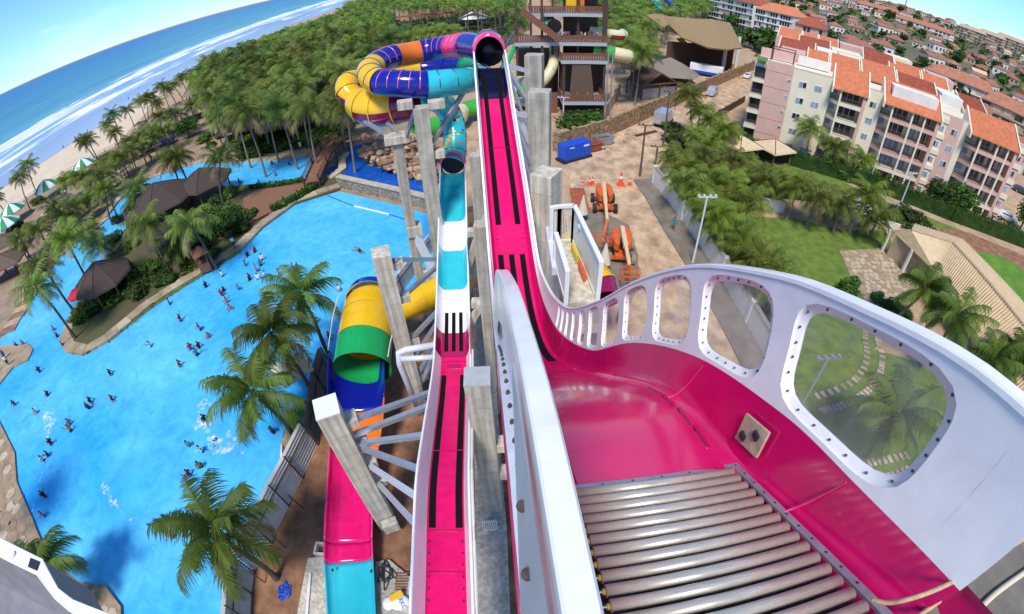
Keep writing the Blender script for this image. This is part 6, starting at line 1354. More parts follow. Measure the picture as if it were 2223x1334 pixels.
order_labels([o for o in COL.objects if o.name.startswith('blue_stall')])
bf = thing('beach_fence', 'thin post fence along the top of the beach', 'fence', P(162, 363)); fpth = PL([(-40, 505), (0, 478), (60, 435), (110, 400), (162, 368), (205, 345), (252, 318), (300, 290), (350, 262)])
for a, b in zip(fpth, fpth[1:]):
    n = max(2, int((b - a).length / 2.6))
    for k in range(n): p = a.lerp(b, k / n); MB().bar(p, p + Vector((0, 0, 1.1)), 0.12).build('post', 'wood', bf)
    for z in (0.5, 1.0): MB().bar(a + Vector((0, 0, z)), b + Vector((0, 0, z)), 0.06).build('rail', 'wood', bf)
# ------------------------------------------------------------------ apartments on the right
F0 = Vector((41.5, 74.8, 0)); FU = (Vector((80, 49, 0)) - F0).normalized(); FN = Vector((-FU.y, FU.x, 0))          # along the facade / away from the street
if FN.y < 0: FN = -FN
FR = math.atan2(FU.y, FU.x)
def fb_box(mb, s0, s1, o0, o1, z0, z1):
    c = F0 + FU * ((s0 + s1) / 2) + FN * ((o0 + o1) / 2) + Vector((0, 0, (z0 + z1) / 2)); return mb.box(c, (abs(s1 - s0), abs(o1 - o0), z1 - z0), FR)
FP = lambda s, o, z: F0 + FU * s + FN * o + Vector((0, 0, z))
rw_ = random.Random(17)
def window(parent, s, o, z, w_=1.35, h=1.0, name='window'):
    f = MB(); fb_box(f, s - w_ / 2, s + w_ / 2, o - 0.05, o + 0.02, z - h / 2, z + h / 2); w0 = f.build(name, 'white_paint', parent)
    for k in (0, 1): p = MB(); a = s - w_ / 2 + 0.06 + k * (w_ / 2 - 0.03); fb_box(p, a, a + w_ / 2 - 0.09, o - 0.07, o - 0.04, z - h / 2 + .06, z + h / 2 - .06); p.build('pane', rw_.choice(['glass_dark', 'glass_pale', 'glass_pale']), w0)
def slope_roof(parent, s0, s1, o0, o1, z0, z1, m, ov=0.35, walls=True, wm='wall_cream'):
    """single tiled slope rising away from the street, with raised gable parapets and rows of tiles"""
    r = MB(); r.add([FP(s0, o0 - ov, z0), FP(s1, o0 - ov, z0), FP(s1, o1, z1), FP(s0, o1, z1), FP(s0, o0 - ov, z0 - .14), FP(s1, o0 - ov, z0 - .14), FP(s1, o1, z1 - .14), FP(s0, o1, z1 - .14)], [(0, 1, 2, 3), (4, 7, 6, 5), (0, 4, 5, 1), (1, 5, 6, 2), (2, 6, 7, 3), (3, 7, 4, 0)]); ro = r.build('roof', m, parent)
    n = int((s1 - s0) / 0.30); t = MB()
    for k in range(n):
        a = s0 + (s1 - s0) * (k + .5) / n; t.tube([FP(a, o0 - ov, z0 + .02), FP(a, o1, z1 + .02)], 0.07, 4, cap=False)
    q = t.build('tile_ridge', m, ro); q['kind'] = 'stuff'
    if walls:
        for s in (s0, s1): g = MB(); sg = -0.12 if s == s0 else 0.12; a, b = sorted((s, s + sg * 2)); vs = [FP(x, o, z) for x in (a, b) for (o, z) in ((o0 - ov, z0 - .7), (o0 - ov, z0 + .25), (o1 + .1, z1 + .25), (o1 + .1, z0 - .7))]; g.add(vs, [(0, 1, 2, 3), (7, 6, 5, 4), (0, 4, 5, 1), (1, 5, 6, 2), (2, 6, 7, 3), (3, 7, 4, 0)]); g.build('gable', wm, parent)
    return ro
AP = thing('apartment_block', 'front pink and cream apartment block with balconies and orange tiled roofs', 'building', FP(24, 0, 0))
FZ = 2.75; NF = 5; HB = 13.9
b = MB(); fb_box(b, 0.0, 48.1, 1.2, 12.5, 0, HB - 0.6); b.build('core', 'wall_cream', AP)
def wallp(s0, s1, m, o0=0.0, top=HB): w_ = MB(); fb_box(w_, s0, s1, o0, 1.25, 0, top); return w_.build('wall', m, AP)
wallp(2.1, 6.65, 'wall_pink', -0.15, HB + .3); wallp(6.66, 13.3, 'wall_cream'); wallp(19.2, 22.0, 'wall_cream'); wallp(31.75, 33.5, 'wall_cream'); wallp(33.51, 36.0, 'wall_pink', -0.06); wallp(36.01, 37.1, 'wall_cream'); wallp(46.1, 48.1, 'wall_pink')
for s0, s1 in ((6.7, 13.3), (19.2, 22.0), (31.75, 37.1)): w_ = MB(); fb_box(w_, s0, s1, -0.02, 0.5, HB, HB + .12); w_.build('parapet_cap', 'wall_pink', AP)
for f in range(NF):
    zc = 0.45 + FZ * f + 0.1
    for s in (8.55, 11.2): window(AP, s, 0.0, zc)
    window(AP, 20.6, 0.0, zc, 1.2); window(AP, 32.6, 0.0, zc, 1.1); window(AP, 35.0, -0.06, zc, 1.2); window(AP, 47.1, 0.0, zc, 1.2); window(AP, 6.2, -0.15, zc + .1, 0.6, 0.5)
    for s0, s1 in ((31.8, 33.6), (46.2, 48.2)): w_ = MB(); fb_box(w_, s0, s1, -0.22, 0.0, zc + 1.0, zc + 1.75); w_.build('panel', 'wall_cream', AP)
    for z in (FZ * f + 1.6,): w_ = MB(); fb_box(w_, 2.1, 6.65, -0.17, -0.15, z, z + .05); w_.build('groove', 'tile_red', AP)
def rail(parent, s0, o0, s1, o1, z, h=1.0):
    a, b = FP(s0, o0, z), FP(s1, o1, z); o = MB().bar(a + Vector((0, 0, h)), b + Vector((0, 0, h)), 0.07, 0.07).build('railing', 'railing', parent); MB().bar(a + Vector((0, 0, .12)), b + Vector((0, 0, .12)), 0.05, 0.05).build('bottom_rail', 'railing', o)
    n = max(3, int((b - a).length / 0.24)); bb_ = MB()
    for k in range(n + 1): p = a.lerp(b, k / n); bb_.bar(p + Vector((0, 0, .1)), p + Vector((0, 0, h)), 0.045)
    q = bb_.build('balusters', 'railing', o); q['kind'] = 'stuff'
def balcony_tower(s_side, bays, s_end, sm, rm, dep=1.7):
    s0 = s_side; first = bays[0][0]
    for f in range(NF):
        z = FZ * f - 0.85; m = sm[f % len(sm)] if f < NF else 'wall_cream'
        sl = MB(); vs = [FP(s0, 0.2, z - .05), FP(first - 0.15, -dep, z - .05), FP(s_end, -dep, z - .05), FP(s_end, 1.2, z - .05), FP(s0, 1.2, z - .05)]; up = [v + Vector((0, 0, .62)) for v in vs]
        if z < 0: z = -0.85
        sl.add(vs + up, [(4, 3, 2, 1, 0), (5, 6, 7, 8, 9)] + [(k, (k + 1) % 5, (k + 1) % 5 + 5, k + 5) for k in range(5)]); sl.build('balcony_slab', m, AP)
        zf_ = z + 0.57; rail(AP, s0 + .05, 0.15, first - 0.2, -dep + .06, zf_ - 0.1, 0.9)
        for (a, b_) in bays:
            rail(AP, a + .12, -dep + .06, b_ - .12, -dep + .06, zf_ - 0.1, 0.9)
            gl = MB(); fb_box(gl, a + .35, b_ - .35, 0.98, 1.18, zf_, zf_ + 1.85); g0 = gl.build('balcony_door', rw_.choice(['glass_dark', 'glass_dark', 'glass_pale']), AP)
            for k in (1, 2): x = a + .35 + (b_ - a - .7) * k / 3; fr = MB(); fb_box(fr, x - .04, x + .04, 0.93, 0.985, zf_, zf_ + 1.85); fr.build('door_frame', 'white_paint', g0)
            wl = MB(); fb_box(wl, a, b_, 1.1, 1.22, zf_, zf_ + 2.1); wl.build('recess_wall', 'wall_cream', AP)
        sw = MB(); fb_box(sw, s0 + .2, first - .4, 1.15, 1.24, zf_ + .7, zf_ + 1.7); sw.build('window', 'glass_pale', AP)
    for k, (a, b_) in enumerate(bays): p = MB(); fb_box(p, a - .16, a + .14, -dep - .02, -dep + .32, 0, HB - 1.2); p.build('pillar', 'wall_cream', AP)
    p = MB(); fb_box(p, s_end - .55, s_end, -dep - .03, 1.2, 0, HB - 1.2); p.build('pillar', 'wall_pink', AP)
    slope_roof(AP, s0 + .1, s_end + .1, -dep, 4.2, HB - 1.15, HB + 1.9, rm)
balcony_tower(13.4, [(14.9, 18.55)], 19.15, ['wall_cream'], 'tile_orange'); balcony_tower(22.0, [(23.65, 27.1), (27.1, 29.25), (29.25, 31.2)], 31.75, ['wall_cream', 'wall_cream', 'wall_pink', 'wall_pink', 'wall_pink'], 'tile_orange'); balcony_tower(37.1, [(39.2, 42.4), (42.4, 44.4), (44.4, 45.6)], 46.1, ['wall_cream', 'wall_cream', 'wall_pink', 'wall_pink', 'wall_pink'], 'tile_orange')
dm = MB(); fb_box(dm, 23.2, 31.0, 0.2, 4.4, HB - .5, HB + 1.7); dm.build('dormer', 'wall_white', AP)
for f in range(NF):      # end balconies on the left corner
    z = FZ * f - .3; sl = MB(); fb_box(sl, 0.0, 2.1, -0.3, 1.3, z - .5, z + .1); sl.build('balcony_slab', 'wall_cream', AP); rail(AP, 0.05, -.25, 2.05, -.25, z + .1, .9); gl = MB(); fb_box(gl, 0.2, 1.9, 1.1, 1.24, z + .1, z + 2.0); gl.build('balcony_door', 'glass_dark', AP)
for (s0, s1, o0, o1, z, m) in ((0.1, 6.6, 1.0, 9.0, HB - .3, 'wall_pink'), (7.0, 13.0, 1.0, 9.0, HB - .3, 'wall_white')):
    w_ = MB(); fb_box(w_, s0, s1, o1, o1 + .25, z, z + 1.6); w_.build('parapet', m, AP)
pgl = [FP(2.5, 1.5, HB), FP(6.3, 1.5, HB), FP(2.5, 5.5, HB), FP(6.3, 5.5, HB)]
for p in pgl: MB().bar(p, p + Vector((0, 0, 2.3)), 0.14).build('pergola_post', 'wood_dark', AP)
for a, b_ in ((0, 1), (2, 3), (0, 2), (1, 3)): MB().bar(pgl[a] + Vector((0, 0, 2.3)), pgl[b_] + Vector((0, 0, 2.3)), 0.14).build('pergola_beam', 'wood_dark', AP)
w_ = MB(); fb_box(w_, 0.3, 1.9, 0.0, 3.5, HB - .1, HB + .15); w_.build('roof_garden', 'grass_bright', AP)
# rows of blocks behind
ROWS = [(15.0, 3.0, 46.0, 'second row of the apartment complex with orange and red tiled roofs', 1), (29.0, 2.0, 44.0, 'third row of the apartment complex, cream walls between red roofs', 2), (43.0, 6.0, 48.0, 'fourth row of the apartment complex further back', 3), (58.0, 0.0, 40.0, 'rearmost row of the apartment complex below the hillside town', 4)]
for o0, sa, sb, lab, sd_ in ROWS:
    rr_ = random.Random(sd_ * 7 + 1); B = thing('apartment_block', lab, 'building', FP((sa + sb) / 2, o0, 0)); m = MB(); fb_box(m, sa, sb, o0, o0 + 10.5, 0, HB - .8); m.build('wall', 'wall_cream', B); s = sa
    e = MB(); fb_box(e, sa - .1, sa + 4.5, o0 - .2, o0 + 10.7, 0, HB - .2); e.build('end_wall', 'wall_pink', B)
    for zz in (11.2, 8.4, 5.7):
        for s_ in [sa + 6 + 3.4 * k for k in range(int((sb - sa - 8) / 3.4))]: window(B, s_, o0, zz, 1.3)
    while s < sb - 4:
        L = rr_.uniform(4.5, 8.5); s1 = min(sb, s + L); ty = rr_.random()
        if ty < 0.62: slope_roof(B, s + .3, s1 - .3, o0 + rr_.uniform(-.8, .8), o0 + rr_.uniform(6, 9), HB - .9 + rr_.uniform(0, .6), HB + rr_.uniform(1.6, 2.6), rr_.choice(['tile_orange', 'tile_orange', 'tile_red']))
        else: w_ = MB(); fb_box(w_, s + .2, s1 - .2, o0 + .5, o0 + 9, HB - .9, HB + rr_.uniform(.6, 2.0)); w_.build('penthouse', rr_.choice(['wall_white', 'wall_cream', 'wall_pink']), B)
        s = s1
# gridded hotel blocks
def grid_block(G0, G1, h, lab, floors, cols, m='wall_white', rm='tile_red', dep=14):
    d = (G1 - G0); L = d.length; u = d / L; nn = Vector((-u.y, u.x, 0)); nn = nn if nn.y > 0 else -nn; rz = math.atan2(u.y, u.x); o = thing('hotel_block', lab, 'building', (G0 + G1) / 2); C = (G0 + G1) / 2
    MB().box(C + nn * dep / 2 + Vector((0, 0, h / 2)), (L, dep, h), rz).build('wall', m, o); fh = h / floors
    for f in range(floors):
        for c in range(cols):
            if c % 5 == 4: continue
            p = G0 + u * (L * (c + .5) / cols) - nn * 0.03 + Vector((0, 0, fh * (f + .5))); MB().box(p, (L / cols * .72, 0.12, fh * .62), rz).build('window', rw_.choice(['glass_dark', 'glass_dark', 'wall_pink']), o)
    for f in range(1, floors): MB().box(C - nn * .2 + Vector((0, 0, fh * f)), (L, 0.5, 0.25), rz).build('ledge', m, o)
    e = [C - u * (L / 2 + .5) - nn * .8, C + u * (L / 2 + .5) - nn * .8, C + u * (L / 2 + .5) + nn * (dep + .8), C - u * (L / 2 + .5) + nn * (dep + .8)]; r0, r1 = C - u * (L / 2 - 4) + nn * dep / 2, C + u * (L / 2 - 4) + nn * dep / 2
    H = Vector((0, 0, h)); MB().add([p + H for p in e] + [r0 + H + Vector((0, 0, 4)), r1 + H + Vector((0, 0, 4))], [(0, 1, 5, 4), (1, 2, 5), (2, 3, 4, 5), (3, 0, 4), (3, 2, 1, 0)]).build('roof', rm, o); return o
grid_block(P(1537, 46), P(1628, 72), 16, 'white gridded hotel block with a red roof, left one', 5, 16); grid_block(P(1632, 82), P(1712, 104), 15, 'white and pink gridded hotel block behind the apartments', 5, 15, 'wall_white', 'tile_orange'); grid_block(P(1455, 22), P(1520, 30), 15, 'pale pink hotel block behind the thatched hall', 5, 10, 'wall_pink'); grid_block(P(1716, 112), P(1775, 128), 13, 'pink and cream block with balconies behind the front apartments', 4, 7, 'wall_pink', 'tile_red', 10)
# ------------------------------------------------------------------ hillside town
for k, (az, r, L, fl, m, lab) in enumerate(((50.6, 640, 34, 5, 'wall_tan', 'brown apartment slab on the hill, left of three'), (52.6, 660, 34, 5, 'wall_tan', 'brown apartment slab on the hill, middle of three'), (55.0, 690, 50, 5, 'wall_tan', 'brown apartment slab on the hill, rightmost of three'), (46.0, 560, 60, 2, 'wall_white', 'long white low building on the hillside'), (41.0, 620, 50, 2, 'wall_white', 'white low hall high on the hillside'), (57.0, 210, 26, 3, 'wall_tan', 'flat tan building right behind the apartments'), (51.0, 240, 30, 3, 'wall_cream', 'cream low block behind the apartment roofs'))):
    a = math.radians(az); C = Vector((math.sin(a) * r, math.cos(a) * r, hill_z(r, az) - 1)); u = Vector((math.cos(a), -math.sin(a), 0)); grid_block(C - u * L / 2, C + u * L / 2, fl * 3.1, lab, fl, max(6, int(L / 4)), m, 'wall_tan' if k < 3 else 'roof_dull', 10)
def house_proto(m, rm, w_, d_, h, hip):
    o = thing('house', 'x', 'house'); MB().box((0, 0, h / 2), (w_, d_, h)).build('wall', m, o); e = 0.5; x, y = w_ / 2 + e, d_ / 2 + e; rdg = (x - y * .8) if hip else x
    MB().add([(-x, -y, h), (x, -y, h), (x, y, h), (-x, y, h), (-rdg, 0, h + y * .42), (rdg, 0, h + y * .42)], [(0, 1, 5, 4), (1, 2, 5), (2, 3, 4, 5), (3, 0, 4), (3, 2, 1, 0)]).build('roof', rm, o)
    for sx in (-.28, .05, .32): MB().box((w_ * sx, -d_ / 2 - .02, h * .55), (w_ * .13, .1, h * .32)).build('window', 'glass_dark', o); MB().box((-w_ / 2 - .02, d_ * sx, h * .55), (.1, d_ * .14, h * .32)).build('window', 'glass_dark', o)
    return o
PR = [house_proto(*a) for a in (('wall_white', 'roof_dull', 11, 9, 4.5, True), ('wall_cream', 'roof_clay', 14, 9, 6.0, False), ('wall_tan', 'roof_dull', 9, 8, 3.6, True), ('wall_white', 'roof_clay', 16, 10, 6.5, True), ('wall_tan', 'roof_clay', 12, 12, 4.0, True), ('wall_pink', 'roof_dull', 13, 8, 5.5, False), ('wall_white', 'tile_beige', 10, 8, 5.5, False))]
LABH = ['small white house with an orange tiled roof in the hillside town', 'cream two-storey house with a red tiled roof in the hillside town', 'small tan house with an orange tiled roof in the hillside town', 'large white house with a red tiled roof in the hillside town', 'square tan house with a red tiled roof in the hillside town', 'pink gabled house with an orange roof in the hillside town', 'white gabled house with a beige roof in the hillside town']
random.seed(77); HS = []; cnt = 0; used = [False] * 7; tr_ = 0
FT_P = []
while cnt < 230 and tr_ < 6000:
    tr_ += 1; az = random.uniform(27, 66); r = 150 + 800 * random.random() ** 1.25; a = math.radians(az); p = Vector((math.sin(a) * r, math.cos(a) * r, 0))
    rel = p - F0; s, o_ = rel.dot(FU), rel.dot(FN)
    if -25 < s < 62 and o_ < 78: continue
    if az < 33 and r < 330: continue
    if any((p.x - q[0]) ** 2 + (p.y - q[1]) ** 2 < (9 + r * .012) ** 2 for q in HS): continue
    HS.append((p.x, p.y)); p.z = hill_z(r, az) - .3; k = random.randrange(7); px = project(p)
    if px[0] > 2330 or px[1] < -60: continue
    reg = 'behind the apartments' if r < 330 else ('high on the hill' if r > 620 else 'halfway up the hill')
    o = PR[k] if not used[k] else dup(PR[k]); used[k] = True; o['label'] = LABH[k].replace('in the hillside town', reg); o['group'] = 'houses of the hillside town'; o.location = p; o.rotation_euler = (0, 0, random.uniform(-.8, .8) - .5); sc_ = random.uniform(.65, 1.05); o.scale = (sc_,) * 3; cnt += 1
random.seed(78); k = 0; TS = []
while k < 240:
    az = random.uniform(22, 68); r = 150 + 750 * random.random() ** 1.3; a = math.radians(az); p = Vector((math.sin(a) * r, math.cos(a) * r, 0)); rel = p - F0; s, o_ = rel.dot(FU), rel.dot(FN)
    if (-12 < s < 55 and o_ < 76) or any((p.x - q[0]) ** 2 + (p.y - q[1]) ** 2 < 60 for q in HS): continue
    if az < 33 and r < 200: continue
    p.z = hill_z(r, az) - .3; h = random.uniform(5, 10); tree(p, h, h * random.uniform(.5, .75), ('tall' if h > 7.5 else 'low') + ' green tree ' + ('beside the hotel blocks' if az < 35 else 'behind the apartments' if r < 330 else 'high on the hill' if r > 620 else 'halfway up the hill'), k, FT, 'trees in the hillside town', .25); k += 1
mb = MB(); rn = random.Random(5)
for k in range(14000):
    az = rn.uniform(20, 70); r = 190 + 1000 * rn.random() ** .8; a = math.radians(az); cl = math.sin(az * 1.9) * math.cos(r * .02 + az * .4) + rn.uniform(-.9, .9)
    if cl < .15: continue
    p = Vector((math.sin(a) * r, math.cos(a) * r, 0)); rel = p - F0
    if -12 < rel.dot(FU) < 55 and rel.dot(FN) < 76: continue
    p.z = hill_z(r, az) + rn.uniform(0, 2.6); s = rn.uniform(1.2, 3.2); v = Vector((rn.uniform(-1, 1), rn.uniform(-1, 1), rn.uniform(.3, 1))).normalized(); t = v.cross(Vector((rn.random(), rn.random(), .1))).normalized(); c = v.cross(t); mb.mi = 0 if rn.random() < .5 else 1; mb.add([p - t * s, p + c * s * .7, p + t * s, p - c * s * .7], [(0, 1, 2, 3)])
tag(link('scrub', mesh_of(mb, 'scrub', ['leaf_dark', 'leaf_green'])), 'green scrub and gardens covering the hillside', kind='stuff')
o = MB().tube([Vector((math.sin(math.radians(43.6)) * 900, math.cos(math.radians(43.6)) * 900, 40)), Vector((math.sin(math.radians(43.6)) * 900, math.cos(math.radians(43.6)) * 900, 85))], 1.0, 5).build('radio_mast', 'galv'); tag(o, 'thin radio mast on the ridge of the hill', 'mast')
# ------------------------------------------------------------------ brown slide tower
TW = thing('slide_tower', 'brown multi-deck slide tower with slatted railings and stairs', 'tower', (11, 88, 0))
def deckf(x0, x1, y0, y1, z, rl=1.15, sides='flr'):
    MB().box(((x0 + x1) / 2, (y0 + y1) / 2, z - .35), (x1 - x0, y1 - y0, .7)).build('deck_slab', 'grey_frp', TW)
    def side(a, b):
        a, b = Vector(a), Vector(b); L = (b - a).length; n = int(L / .42)
        MB().bar(a + Vector((0, 0, rl)), b + Vector((0, 0, rl)), .12).build('handrail', 'wood', TW)
        for k in range(n): p = a.lerp(b, (k + .5) / n); MB().bar(p, p + Vector((0, 0, rl)), .10, L / n * .82, up=(b - a).normalized()).build('slat', 'wood', TW)
    if 'f' in sides: side((x0, y0, z), (x1, y0, z))
    if 'r' in sides: side((x1, y0, z), (x1, y1, z))
    if 'l' in sides: side((x0, y0, z), (x0, y1, z))
deckf(5.2, 18.2, 86.5, 94, 18.3); deckf(2.2, 18.4, 85.5, 94, 13.2); deckf(10.0, 18.0, 82.5, 88, 10.5); deckf(10.0, 17.4, 80.5, 88, 3.6); deckf(6.5, 17.0, 87.5, 94, 23.0)
for x, y in ((2.6, 86), (7, 86), (10.5, 83), (17.6, 83), (17.8, 86.2), (18.2, 86), (5.5, 93), (17.8, 93), (9, 87.6), (13.5, 87.6)): MB().bar((x, y, 0), (x, y, 23 if y > 84 else 10.4), .4).build('post', 'wood_dark', TW)
for x, y in ((17.6, 80.3), (18.8, 82.2)): MB().tube([(x, y, 0), (x, y, 12.5)], .12, 8).build('steel_post', 'galv', TW)
a, b_ = Vector((3.6, 85.0, 18.3)), Vector((9.8, 85.0, 13.2))
for k in range(18): t = (k + .5) / 18; p = a.lerp(b_, t); MB().box(p, (.34, 1.4, .12)).build('stair_tread', 'wood', TW)
for yy_ in (84.3, 85.7): MB().bar((a.x, yy_, a.z + .5), (b_.x, yy_, b_.z + .5), .1, 1.1).build('stair_side', 'wood', TW)
MB().add([(12, 82.9, 10.3), (15, 82.9, 10.3), (15.6, 80.8, 3.9), (11.2, 80.8, 3.9)], [(0, 3, 2, 1)]).build('slide_chute', 'wood_dark', TW, thick=.2)
MB().box((6.5, 91, 5.5), (7.5, 4, 11)).build('back_wall', 'wood_dark', TW); MB().box((14.2, 89, 5.2), (7.4, 3, 10.4)).build('back_wall', 'wood_dark', TW); MB().box((14.5, 92.5, 16), (6, 1, 13)).build('back_wall', 'wood_dark', TW); MB().box((7.0, 85.5, 1.6), (5.4, .3, 4.6)).build('screen', 'wood', TW)
MB().box((14, 88.5, 19.7), (1.2, 1, 2.8)).build('cabin', 'orange_tube', TW); MB().box((12.3, 88.5, 19.7), (1.8, 1, 2.8)).build('cabin', 'yellow_tube', TW)
random.seed(6); tw_ = []
for k in range(16): tw_.append(person((10.2 + 7.6 * random.random(), 86.3 + random.uniform(0, 3.0), 13.2), random.uniform(0, 6), random.choice([0, 1]), random.choice(['skin', 'cloth_red', 'cloth_blue', 'cloth_white', 'cloth_black']), 'cloth_navy', 'person queueing on the crowded deck of the brown tower', random.choice(['skin', 'skin_dark']), False, 'people queueing on the tower'))
for k in range(4): tw_.append(person((11 + 1.7 * k, 81.2, 3.6), random.uniform(0, 6), 0, 'skin', 'cloth_red', 'person on the lowest deck of the brown tower', 'skin', False, 'people queueing on the tower'))
order_labels(tw_)
GT = thing('green_tube_slide', 'green and cream tube slide leaving the right side of the brown tower', 'water slide', (20, 86, 0)); tube_chain(GT, [(16.5, 88, 11.4), (19.2, 87.5, 11.0), (21.6, 87.5, 10.6), (23.4, 88.5, 10.2), (24, 91, 10)], 1.35, ['lime_tube', ('cream_tube', 'boom_cream'), 'lime_tube'], per=6, n=16)
CT = thing('cream_tube_slide', 'cream and red tube slide above the green one, right of the tower', 'water slide', (22, 90, 0)); tube_chain(CT, [(16, 90, 14.6), (19, 89.5, 14.3), (21, 89.5, 14.1), (22.4, 90.5, 14.0), (22.8, 93, 13.9)], .95, ['cream_tube', ('cream_tube', 'red_tube'), 'cream_tube'], per=6, n=16)
LT = thing('curling_tube_slide', 'cream and dark red tube curling down behind the brown tower', 'water slide', (8, 92, 0)); tube_chain(LT, [(10, 96, 14), (9.5, 89, 10.5), (8.6, 86.2, 8.0), (6.4, 85.4, 5.6), (3.0, 86, 4.2), (0.5, 90, 3.6)], 1.0, ['cream_tube', ('cream_tube', 'red_tube'), 'cream_tube', 'lime_tube', 'cream_tube'], per=6, n=16)
BM = thing('green_tube_mouth', 'dark open mouth of a green tube on the top deck of the tower', 'water slide', (9, 90, 0)); tube_chain(BM, [(9.2, 86.9, 15.8), (9.0, 89, 15.9), (8.2, 92, 16)], 1.35, ['lime_tube', 'lime_tube'], n=18); MB().add([(9.2 + 1.3 * math.cos(k * math.pi / 10), 86.95, 15.8 + 1.3 * math.sin(k * math.pi / 10)) for k in range(20)], [list(range(20))]).build('mouth_dark', 'dark_inside', BM)  # black disc paints the dark inside of the green tube
FL = thing('flat_green_slide', 'pale green open slide seen between the pillars and the pink slide', 'water slide', P(1000, 245)); tube_chain(FL, [P(1040, 232, 2.5), P(1005, 242, 2.2), P(985, 262, 2.0), P(900, 285, 1.8)], 1.5, ['lime_tube', 'cream_tube', 'lime_tube'], n=16)
LG = thing('green_ladder_slide', 'thin green chute with grey lattice left of the tower', 'water slide', (2, 88, 0)); MB().bar((0.2, 84, 8), (2.6, 88, 13), .7, .2).build('chute', 'green_tube', LG)
for k in range(6): MB().bar((-2.0 + .3 * k, 88, 9 + .3 * k), (2.4, 92, 13 + .3 * k), .08).build('lattice_bar', 'galv', LG)
# ------------------------------------------------------------------ thatched hall, barn, dome hut, tents
HL = thing('thatched_hall', 'large open hall with a broad brown thatched roof on pale columns', 'hall', P(1520, 150))
c = [PD(1462, 40, 146), PD(1575, 40, 158), PD(1612, 105, 141), PD(1560, 112, 133), PD(1490, 88, 133)]; rp = PD(1520, 52, 146)
ev = [PD(1432, 34, 150), PD(1480, 82, 137), PD(1535, 103, 131), PD(1580, 108, 134), PD(1612, 104, 142), PD(1585, 50, 160)]
top = [PD(1459, 40, 146), PD(1545, 42, 152)]
mb = MB(); mb.add(ev + top, [(0, 1, 6), (1, 2, 6), (2, 7, 6), (2, 3, 7), (3, 4, 7), (4, 5, 7), (5, 0, 6, 7)]); mb.build('roof', 'roof_brown', HL, thick=.4)
MB().add([PD(1402, 32, 150), PD(1440, 60, 142), PD(1470, 42, 148), PD(1432, 30, 156)], [(0, 1, 2, 3)]).build('roof', 'roof_brown', HL, thick=.4)
for x, y in ((1500, 138), (1527, 143), (1568, 160), (1596, 150)): p = P(x, y); MB().cyl(p, .55, 10.0, 10).build('column', 'cream_rail', HL)
q0, q1 = ev[0].lerp(ev[1], .45), ev[4].lerp(ev[5], .5); q0.z = q1.z = 0; MB().bar(q0 + Vector((0, 0, 3.5)), q1 + Vector((0, 0, 3.5)), .5, 7).build('back_wall', 'wood_dark', HL); MB().bar(P(1510, 145) + Vector((0, 0, .7)), P(1600, 150) + Vector((0, 0, .7)), .6, 1.4).build('low_wall', 'rubble_tan', HL)
BN = thing('open_barn', 'open barn with a dark brown roof and timber truss gable', 'barn', P(1410, 215))
e0, e1, e2, e3 = P(1362, 172, 3.2), P(1395, 186, 3.2), P(1470, 180, 3.2), P(1432, 160, 3.2); r0, r1 = P(1383, 140, 5.6), P(1436, 160, 5.6)
MB().add([e0, e1, r1, r0], [(0, 1, 2, 3)]).build('roof_slope', 'wood_dark', BN, thick=.15); MB().add([r0, r1, e2, P(1425, 150, 3.2)], [(0, 1, 2, 3)]).build('roof_slope', 'wood_dark', BN, thick=.15)
for a, b_ in ((e1, r1), (e2, r1), (e1, e2)): MB().bar(a, b_, .25).build('truss', 'wood', BN)
for p in (e0, e1, e2, e1.lerp(e2, .5)): MB().bar((p.x, p.y, 0), p, .25).build('post', 'wood_dark', BN)
MB().bar((e1.x, e1.y + .4, 1.2), (e2.x, e2.y + .4, 1.2), .2, 2.2).build('gate', 'galv', BN)
for k, (x, y) in enumerate(((1600, 345), (1672, 352))): hut((x, y), 0, 3.8, 1.5, 4, ['left', 'right'][k] + ' of two beige tiled pavilions in front of the pink end wall', 'tile_beige', 2.4, .35)
DH = hut((1450, 178), 0, 7.5, 3.6, 12, 'wide grey thatched dome roof beside the brown barn', 'thatch_grey', 2.6)
def tent(px, w_, h, lab, n=6): B = P(*px); o = thing('tent', lab, 'tent', B); MB().cone(B + Vector((0, 0, h * .5)), w_, h * .5, n).build('canopy', 'white_cloth', o); [MB().bar(B + Vector((math.cos(6.283 * k / n) * w_ * .9, math.sin(6.283 * k / n) * w_ * .9, 0)), B + Vector((math.cos(6.283 * k / n) * w_ * .9, math.sin(6.283 * k / n) * w_ * .9, h * .5)), .15).build('pole', 'white_paint', o) for k in range(n)]; return o
tent((1335, 72), 10, 9, 'large white tent roof right of the brown tower'); tent((1385, 68), 7, 8, 'smaller white tent roof left of the thatched hall'); tent((1030, 55), 8, 7, 'white tent roof in the palms behind the slide hood'); tent((1255, 44), 6, 6, 'white tent roof behind the tower')
for k, (x, y, r) in enumerate(((905, 34, 9), (950, 34, 8))): umbrella((x, y), 0, r, 4, ['white_cloth', 'red_cloth'] if k == 0 else ['rust'], ['red and white striped round roof in the palms behind the loop', 'terracotta round roof beside the striped one'][k], 10, 5)
lw_ = thing('long_wall', 'long tan building front beyond the palm grove', 'building', P(960, 30)); MB().bar(P(860, 38, 3), P(1100, 20, 3), 1, 8).build('wall', 'wall_tan', lw_); MB().bar(P(860, 38, 7.4), P(1100, 20, 7.4), 3, .6).build('cornice', 'tile_red', lw_)
rb = thing('roofed_house', 'pale house with a terracotta roof above the far grove', 'house', P(745, 45)); MB().box(P(745, 45, 2), (16, 10, 5), .3).build('wall', 'wall_white', rb); MB().cone(P(745, 45, 4.6), 11, 4, 4).build('roof', 'tile_red', rb)
bs = thing('blue_speed_slide', 'pale blue speed slide dropping through the distant park', 'water slide', P(1440, 40))
